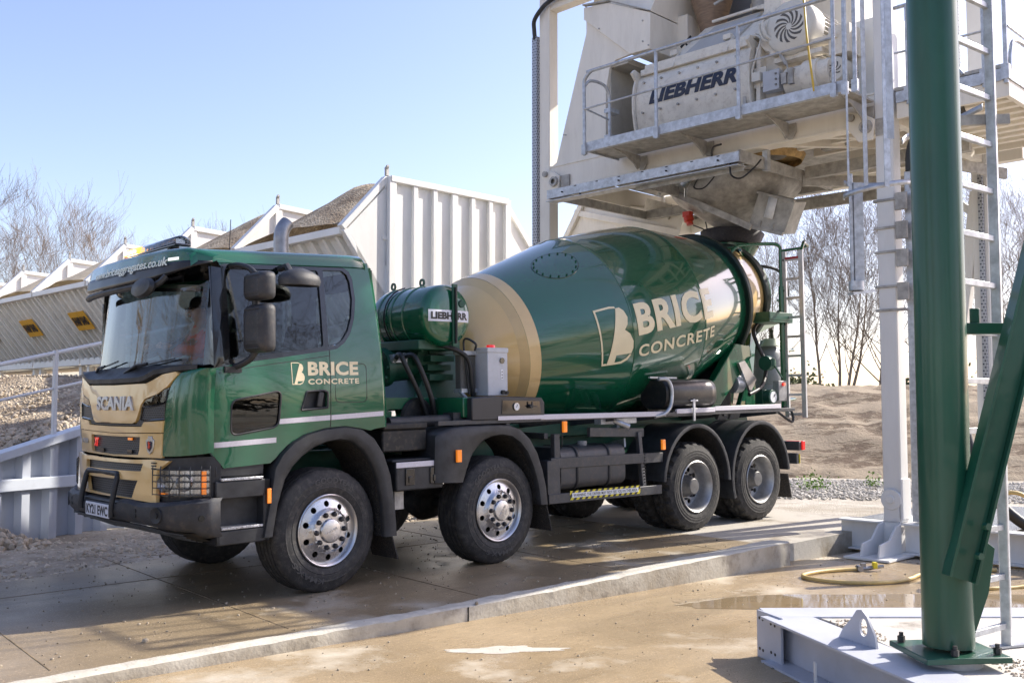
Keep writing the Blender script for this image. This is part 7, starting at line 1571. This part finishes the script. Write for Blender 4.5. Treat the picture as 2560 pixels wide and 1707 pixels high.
b = B(); b.prism([(0, 0), (.52, 0), (.50, .07), (.40, .175), (.33, .21), (.26, .20), (.20, .15), (.06, .06)][::-1], lambda a, c, d: Vector((2.03, 5.95, .30)) + Vector((.235, -.60, 0)).normalized() * (a - .25) * .62 + Vector((0, 0, c * .95)) + Vector((.93, .36, 0)) * d, -.008, .008, [circ(.35, .105, .055, 16)]); b.obj("lifting_lug", WHITEG, bf, bevel=.002)
b = B(); b.bar((1.80, 6.02, .0), (1.80, 6.02, .17), .035, .01, up=(1, 0, 0)); b.bar((1.93, 5.52, .0), (1.93, 5.52, .16), .03, .01, up=(1, 0, 0)); b.obj("web_stiffener", WHITE, bf)
b = B(); b.prism([(2.02, 6.70), (2.12, 6.40), (2.42, 4.5), (6, 4.5), (6, 6.70)], lambda x, y, d: Vector((x, y, d)), .0, .290); tag(b.obj("concrete_base", concrete("rough pale concrete", (.58, .55, .50), (.42, .37, .30), .60, 1.5, rwet=.4), smooth=0), "rough pale concrete filling behind the base frame", kind="structure")
pts = []
for i in range(500):
    x = rg_.uniform(1.85, 2.15); y = rg_.uniform(5.0, 6.5); 
    if abs((x - 1.66) - (6.72 - y) * .245) < .06: pts.append((x, y, .012, rg_.uniform(.006, .02)))
for i in range(900):
    x = rg_.uniform(2.6, 3.6); y = rg_.uniform(4.6, 5.6) ; pts.append((x, y, .292, rg_.uniform(.004, .014)))
for i in range(160): pts.append((2.06 + rg_.uniform(0, .2), 6.6 - rg_.uniform(0, .6), .292, rg_.uniform(.004, .012)))
stones("rubble", pts, ROCK, "small stones lying in and around the white base frame", 8)
# ladder
ld = thing("access_ladder", "galvanised steel ladder standing just behind the green column", "ladder", loc=(2.87, 5.87, .29))
sv = Vector((.13, .10, 0)).normalized()
LT = Vector((.0, .0, 3.87))  # lean over its height
for off in (0, -.44):
    o = sv * off
    b = B(); b.bar(o, o + LT * 1.7, .055, .05, up=(-.6, -.8, 0)); b.obj("stile", GALV, ld, bevel=.006)
for k in range(22):
    f = (.128 + .282 * k) / 3.87; c = LT * f
    b = B(); b.bar(c + sv * -.42, c + sv * -.02, .028, .034); b.obj("rung", GALV, ld, bevel=.003)
b = B(); b.bar((-.10, -.04, .012), (.16, .05, .012), .06, .012); b.obj("foot_plate", GALV, ld)
b = B(); b.bar(LT * .80 + Vector((-.25, .0, 0)), LT * .80 + Vector((.12, .03, .02)), .03, .06); b.obj("ladder_bracket", GALVD, ld)
b = B()
pth = [LT * .805 + Vector((-.42 + .02, .35, -.05)), LT * .81 + Vector((-.30, .45, .0)), LT * .815 + Vector((-.1, .35, .03)), LT * .82 + Vector((.0, .1, .04))]
pth = smooth_path(pth, 5); b.grid([[p - Vector((0, 0, .02)) for p in pth], [p + Vector((0, 0, .02)) for p in pth]]); b.obj("cage_hoop", GALV, ld, thick=.005)
for dx, w_ in ((-.45, .05), (-.28, .05)):
    b = B(); q = LT * .80 + Vector((dx, .40, 0)); b.bar(q, q + Vector((0, 0, 3)), w_, .006, up=(.3, -1, 0)); b.obj("cage_bar", GALV, ld)
# hose with brass tap on the slab
hz = thing("water_hose", "yellow water hose with a metal tap lying in a loop on the wet slab", "hose", loc=(0, 0, 0))
b = B(); b.tube(smooth_path([(3.50, 10.24, .022), (3.30, 10.20, .02), (3.05, 10.08, .02), (2.86, 9.90, .02), (2.86, 9.72, .02), (3.02, 9.55, .02), (3.30, 9.47, .02), (3.60, 9.53, .02), (3.85, 9.72, .02), (4.02, 9.92, .02), (4.4, 10.15, .02), (4.9, 10.2, .02)], 8), .019, 10); b.obj("hose_tube", HOSEY, hz, smooth=60)
b = B(); b.cyl((3.50, 10.24, .024), (3.66, 10.27, .03), .022, n=12); b.cyl((3.53, 10.2, .03), (3.53, 10.29, .03), .03, n=10); b.box(3.55, 3.60, 10.24, 10.28, .03, .08); b.cyl((3.66, 10.27, .03), (3.78, 10.25, .05), .018, n=10); b.obj("tap", mat("dull steel", ()), hz, smooth=40)
b = B(); b.box(3.67, 3.71, 10.22, 10.28, .03, .09); b.obj("yellow_lever", YEL, hz, bevel=.004)
bh = B(); bh.tube(smooth_path([(4.60, 10.2, 1.5), (4.75, 10.1, .9), (5.1, 10.0, .5), (5.6, 10.1, .35), (6.2, 10.2, .38)], 6), .055, 10); tag(bh.obj("black_hose", mat("black hose rubber", ()), smooth=60), "thick black ribbed hose hanging behind the ladder foot", "hose")
bh = B(); bh.tube(smooth_path([(4.3, 9.2, .02), (4.8, 9.35, .03), (5.0, 9.5, .3), (4.95, 9.55, .75), (4.75, 9.6, .85), (4.62, 9.7, .7)], 6), .02, 8); tag(bh.obj("garden_hose", HOSEY, smooth=60), "pale yellow hose looped behind the ladder at the right edge", "hose")
pc = thing("filter_pot", "white topped black filter pot behind the green column", "filter", loc=(4.6, 12.6, 0))
b = B(); b.lathe([(3.0, .0), (3.0, .13), (3.25, .14), (3.3, .15), (3.32, .12), (3.5, .14), (3.52, .16), (3.56, .15), (3.58, 0)], (.6, 0, 0), (0, 0, 1), 24); b.obj("filter_top", WHITE, pc, smooth=40)
b = B(); b.cyl((.6, 0, 1.8), (.6, 0, 3.0), .12); b.obj("filter_body", BLKP, pc, smooth=40)
# wire cage and white posts seen between the cab and the drum
wc = thing("wire_cage", "galvanised wire mesh cage beyond the truck between the cab and drum", "cage", loc=(1.4, 15.6, 0))
b = B()
for i in range(17): b.bar((-.55 + i * .055, 0, .6), (-.55 + i * .055, 0, 2.35), .006); 
for i in range(30): b.bar((-.55, 0, .62 + i * .058), (.33, 0, .62 + i * .058), .006)
b.obj("wire_mesh", GALV, wc)
b = B(); b.bar((-.55, 0, 2.35), (.33, 0, 2.35), .04); b.bar((-.55, 0, 0), (-.55, 0, 2.36), .04); b.bar((.33, 0, 0), (.33, 0, 2.36), .04); b.obj("cage_frame", GALV, wc)

# ================================================================== BACKGROUND: bank, trees
b = B(); rows = []
for i in range(231):
    x = -16 + 46 * i / 230; r = []
    for j in range(120):
        t = j / 119; d = 26 * t ** 1.9 
        # bank line runs away to the right
        bx_, by_ = 5.9 + (x - 6), 19.4 - .22 * (x - 6)
        h = 0 if d < .6 else 2.15 * (1 - (1 - min(1, (d - .6) / 6.5)) ** 1.6)
        px, py = bx_ + .2 * d, by_ + d
        z = h + (.10 * noise.noise(Vector((px * .8, py * .8, 0))) + .07 * noise.noise(Vector((px * 2.3, py * 2.3, 4)))) * min(1, d) + .0
        # ledges, tracks and clods
        z += (.045 * noise.noise(Vector((px * 5, py * 5, 2))) + .03 * abs(noise.noise(Vector((px * 1.1 + py * .7, py * 3.1, 6))))) * min(1, d) - .10 * math.exp(-((d - 5.2 - .3 * sin(px * .7)) / .16) ** 2) - .07 * math.exp(-((px - 9 - (d - 3) * .9) / .12) ** 2) * min(1, d / 3) - .06 * math.exp(-((px - 10.6 - (d - 3) * .9) / .12) ** 2) * min(1, d / 3)
        z += .07 * max(0, noise.noise(Vector((px * .35, d * 2.2, 9)))) * min(1, d)
        r.append((px, py, z - .02))
    rows.append(r)
b.grid(rows); tag(b.obj("earth_bank", SOIL, smooth=60), "bare brown earth bank behind the truck", kind="structure")
pts = []
for i in range(8000):
    x = rg_.uniform(3.5, 14); y = 19.7 - .22 * (x - 6) - rg_.uniform(0, 4.2); pts.append((x, y, .20, rg_.uniform(.015, .045)))
stones("gravel_strip", pts, mat("grey gravel", (.42, .40, .37), .85, var=.3, vs=6), "strip of grey gravel at the foot of the earth bank", 9)
BARK = mat("grey brown bark", (.27, .22, .16), .9, var=.3, vs=4); TWIG = mat("brown twigs", (.25, .20, .16), .9, var=.3, vs=.8)
GRN = mat("dull green leaves", (.055, .075, .025), .7, var=.4, vs=1.5)
def gen_tree(seed, H, spread, trunk_r, up=.35, levels=5, narrow=1., n_main=10, start=.12, multi=1):
    rg2 = random.Random(seed); tb = B(); tw_ = B(); tips = []
    def br(p, d, L, r, lv):
        n = 4 if lv < 2 else 3; P_ = [p]; R_ = [r]; dd = Vector(d)
        for i in range(n):
            dd = (dd + Vector((rg2.gauss(0, .13), rg2.gauss(0, .13), rg2.gauss(0, .08) + up * .22))).normalized(); P_.append(P_[-1] + dd * L / n); R_.append(max(.0055, r * (1 - .62 * (i + 1) / n)))
        (tb if r > .028 else tw_).tube(P_, r, 6 if r > .05 else 3, radii=R_, cap=False)
        if lv >= levels: tips.append(P_[-1]); return
        k = rg2.choice((3, 4, 5)) if lv < levels - 1 else rg2.choice((5, 6))
        for j in range(k):
            t = rg2.uniform(.22, 1.0); i = min(int(t * n), n - 1); q = P_[i].lerp(P_[i + 1], t * n - i); rr = R_[i] * .55
            a = rg2.uniform(0, 2 * pi); ang = rg2.uniform(.35, .8) * narrow; o = dd.orthogonal().normalized(); o.rotate(Matrix.Rotation(a, 3, dd)); nd = (dd * cos(ang) + o * sin(ang)).normalized()
            br(q, nd, L * rg2.uniform(.50, .74), max(.0055, rr), lv + 1)
    for m_ in range(multi):
        base = Vector((rg2.uniform(-.3, .3) * (multi > 1), rg2.uniform(-.3, .3) * (multi > 1), -.1)); P_ = [base]; R_ = [trunk_r]; dd = Vector((rg2.gauss(0, .08 + .12 * (multi > 1)), rg2.gauss(0, .08 + .12 * (multi > 1)), 1)).normalized(); n = 12
        for i in range(n):
            dd = (dd + Vector((rg2.gauss(0, .04), rg2.gauss(0, .04), .12))).normalized(); P_.append(P_[-1] + dd * H / n); R_.append(max(.006, trunk_r * (1 - .93 * (i + 1) / n)))
        tb.tube(P_, trunk_r, 8, radii=R_)
        for j in range(n_main):
            t = start + (.97 - start) * (j + rg2.random() * .8) / n_main; i = min(int(t * n), n - 1); q = P_[i].lerp(P_[i + 1], t * n - i)
            a = j * 2.4 + rg2.uniform(-.5, .5); ang = rg2.uniform(.55, 1.15) * narrow; nd = Vector((cos(a) * sin(ang), sin(a) * sin(ang), cos(ang)))
            br(q, nd, spread * (.55 + 1.5 * t * (1 - t)) * rg2.uniform(.7, 1.15), max(.008, R_[i] * .42), 2)
    return tb, tw_, tips
protos = []
for i, a in enumerate((dict(seed=11, H=10, spread=5.2, trunk_r=.13, up=.5, narrow=.75, n_main=22), dict(seed=23, H=9.5, spread=5.6, trunk_r=.11, up=.45, narrow=.85, n_main=16, multi=3), dict(seed=37, H=8, spread=7.5, trunk_r=.15, up=.3, n_main=20), dict(seed=51, H=12, spread=3.6, trunk_r=.10, up=.6, narrow=.6, n_main=20))):
    protos.append(gen_tree(levels=5, **a))
made = {}
def tree(k, x, y, z, rz, s, label, ivy=False):
    t = thing("bare_tree", label, "tree", loc=(x, y, z), group="bare winter trees"); t.rotation_euler = (0, 0, rz); t.scale = (s, s, s)
    if k not in made:
        tb, tw_, tips = protos[k]; made[k] = (tb.obj("trunk", BARK, None, smooth=60, recalc=False), tw_.obj("crown", TWIG, None, smooth=0, recalc=False)); a, c = made[k]; a.parent = t; c.parent = t
    else:
        for o in made[k]: c = o.copy(); COL.objects.link(c); c.parent = t
    if ivy:
        b = B(); rr = random.Random(int(x * 10)); 
        for i in range(2600):
            h = rr.uniform(0, 5.2) ** 1.0; rad = rr.uniform(.05, .55) * (1 - h / 7); a = rr.uniform(0, 6.3); p = Vector((rad * cos(a), rad * sin(a), h)); n_ = Vector((rr.gauss(0, 1), rr.gauss(0, 1), rr.gauss(0, 1))).normalized(); o1 = n_.orthogonal().normalized() * rr.uniform(.03, .07); o2 = n_.cross(o1)
            b.add([p - o1, p + o2, p + o1, p - o2], [(0, 1, 2, 3)])
        b.obj("ivy", GRN, t, smooth=0, recalc=False)
    return t
TL = [(0, -18.3, 39, 1.5, .4, .60, "tallest bare tree at the far left, left of two close together"), (3, -16.0, 39, 1.5, 2.0, .52, "slim bare tree just right of the tallest one at the far left"), (1, -20.0, 34, 1.2, 1.0, .62, "low spreading bare tree at the left edge of the picture"),
      (2, -21.5, 44, 1.2, 2.3, .62, "bare tree partly cut off by the left edge"), (2, -14.6, 43, 1.5, 4.0, .50, "small bare tree behind the sand filled bins"), (1, -12.6, 45, 1.5, 5.1, .58, "bare tree rising behind the bins above the cab roof"), (3, -10.6, 47, 1.5, .2, .45, "faint bare tree behind the bins left of the exhaust stack"),
      (0, 8.6, 33, 2.0, 1.2, .42, "bare tree directly behind the truck's rear ladder"), (1, 10.7, 32, 2.0, 2.2, .46, "many stemmed bare tree on the bank between the ladder and tower column"), (3, 9.9, 32, 2.0, 3.2, .50, "tall slender bare tree standing left of the white tower column"), (2, 7.5, 34, 2.0, .7, .38, "bushy bare tree behind the drum inlet"),
      (2, 17.3, 34, 2.0, 5.0, .62, "bare tree at the right edge behind the ladder"), (0, 15.2, 36, 2.0, 4.0, .55, "ivy covered tree seen between green column and ladder"), (1, 19.0, 37, 2.0, 1.5, .6, "bare tree half out of the picture on the right"), (2, 13.3, 36, 2.0, 2.9, .5, "bare tree hidden behind the green column")]
for i, (k, x, y, z, rz, s, l) in enumerate(TL): tree(k, x, y, z, rz, s, l, ivy=(i in (7, 12, 10, 2)))
# low scrub along the top of the bank and far behind the bins
def scrub(name, pts, m, label, seed, sz=(.03, .08)):
    rr = random.Random(seed); b = B()
    for (cx, cy, cz, r, n) in pts:
        for i in range(n):
            p = Vector((cx + rr.gauss(0, r * .5), cy + rr.gauss(0, r * .5), cz + abs(rr.gauss(0, r * .45)))); n_ = Vector((rr.gauss(0, 1), rr.gauss(0, 1), rr.gauss(0, 1))).normalized(); o1 = n_.orthogonal().normalized() * rr.uniform(*sz); o2 = n_.cross(o1); b.add([p - o1, p + o2, p + o1, p - o2], [(0, 1, 2, 3)])
    return tag(b.obj(name, m, smooth=0, recalc=False), label, kind="stuff")
rr = random.Random(77)
scrub("scrub", [(rr.uniform(5, 22), rr.uniform(28, 31), 1.95, rr.uniform(.5, 1.1), 420) for i in range(16)], mat("olive scrub", (.13, .145, .055), .8, var=.4, vs=1), "low olive scrub along the top of the earth bank", 5)
scrub("weeds", [(5.3, 17.6, .22, .28, 160), (6.6, 18.2, .22, .2, 90), (9.6, 17.0, .22, .25, 120), (4.5, 18.3, .22, .15, 60)], mat("fresh weeds", (.12, .22, .03), .7, var=.3, vs=4), "small green weeds on the gravel strip", 6, (.012, .03))
scrub("hedge", [(rr.uniform(-26, -13), rr.uniform(36, 42), 1.4, rr.uniform(1.0, 1.8), 500) for i in range(14)], mat("dark winter scrub", (.10, .085, .06), .85, var=.4, vs=1), "dark winter scrub behind the far bins", 7)
# ground beyond the yard, and the wood around it that the paintwork and glass reflect
b = B(); b.grid([[(x, y, 1.6 if y > 40 else 1.0 if x < -14 else 1.0) for x in (-60, -40, -16)] for y in (26, 40, 70)]); tag(b.obj("field", SOIL, smooth=0), "rough ground beyond the bins", kind="structure")
for i, (k, x, y, s) in enumerate(((2, -16, 2, .9), (0, -19, 8, 1.0), (1, -14, -8, 1.0), (2, -4, -22, 1.0), (0, 5, -24, 1.1), (1, 14, -20, 1.1), (3, 22, -12, 1.0), (2, 26, 0, 1.0), (0, -22, 15, 1.1), (1, -24, -2, 1.0))):
    t = tree(k, x, y, 0, i * 1.3, s, "bare tree of the wood around the yard", ivy=False)
    t['label'] = "bare tree in the wood around the yard, outside the picture"; t['group'] = "trees of the wood outside the picture"
scrub("wood_edge", [(x, y, .5, 2.6, 900) for x, y in ((-17, 4), (-20, 10), (-15, -6), (-6, -23), (4, -25), (12, -22), (20, -14), (25, -4), (27, 4), (-23, 0), (-2, -24), (8, -24), (16, -18))], mat("dark winter scrub", ()), "dark undergrowth of the wood around the yard", 8, (.10, .28))
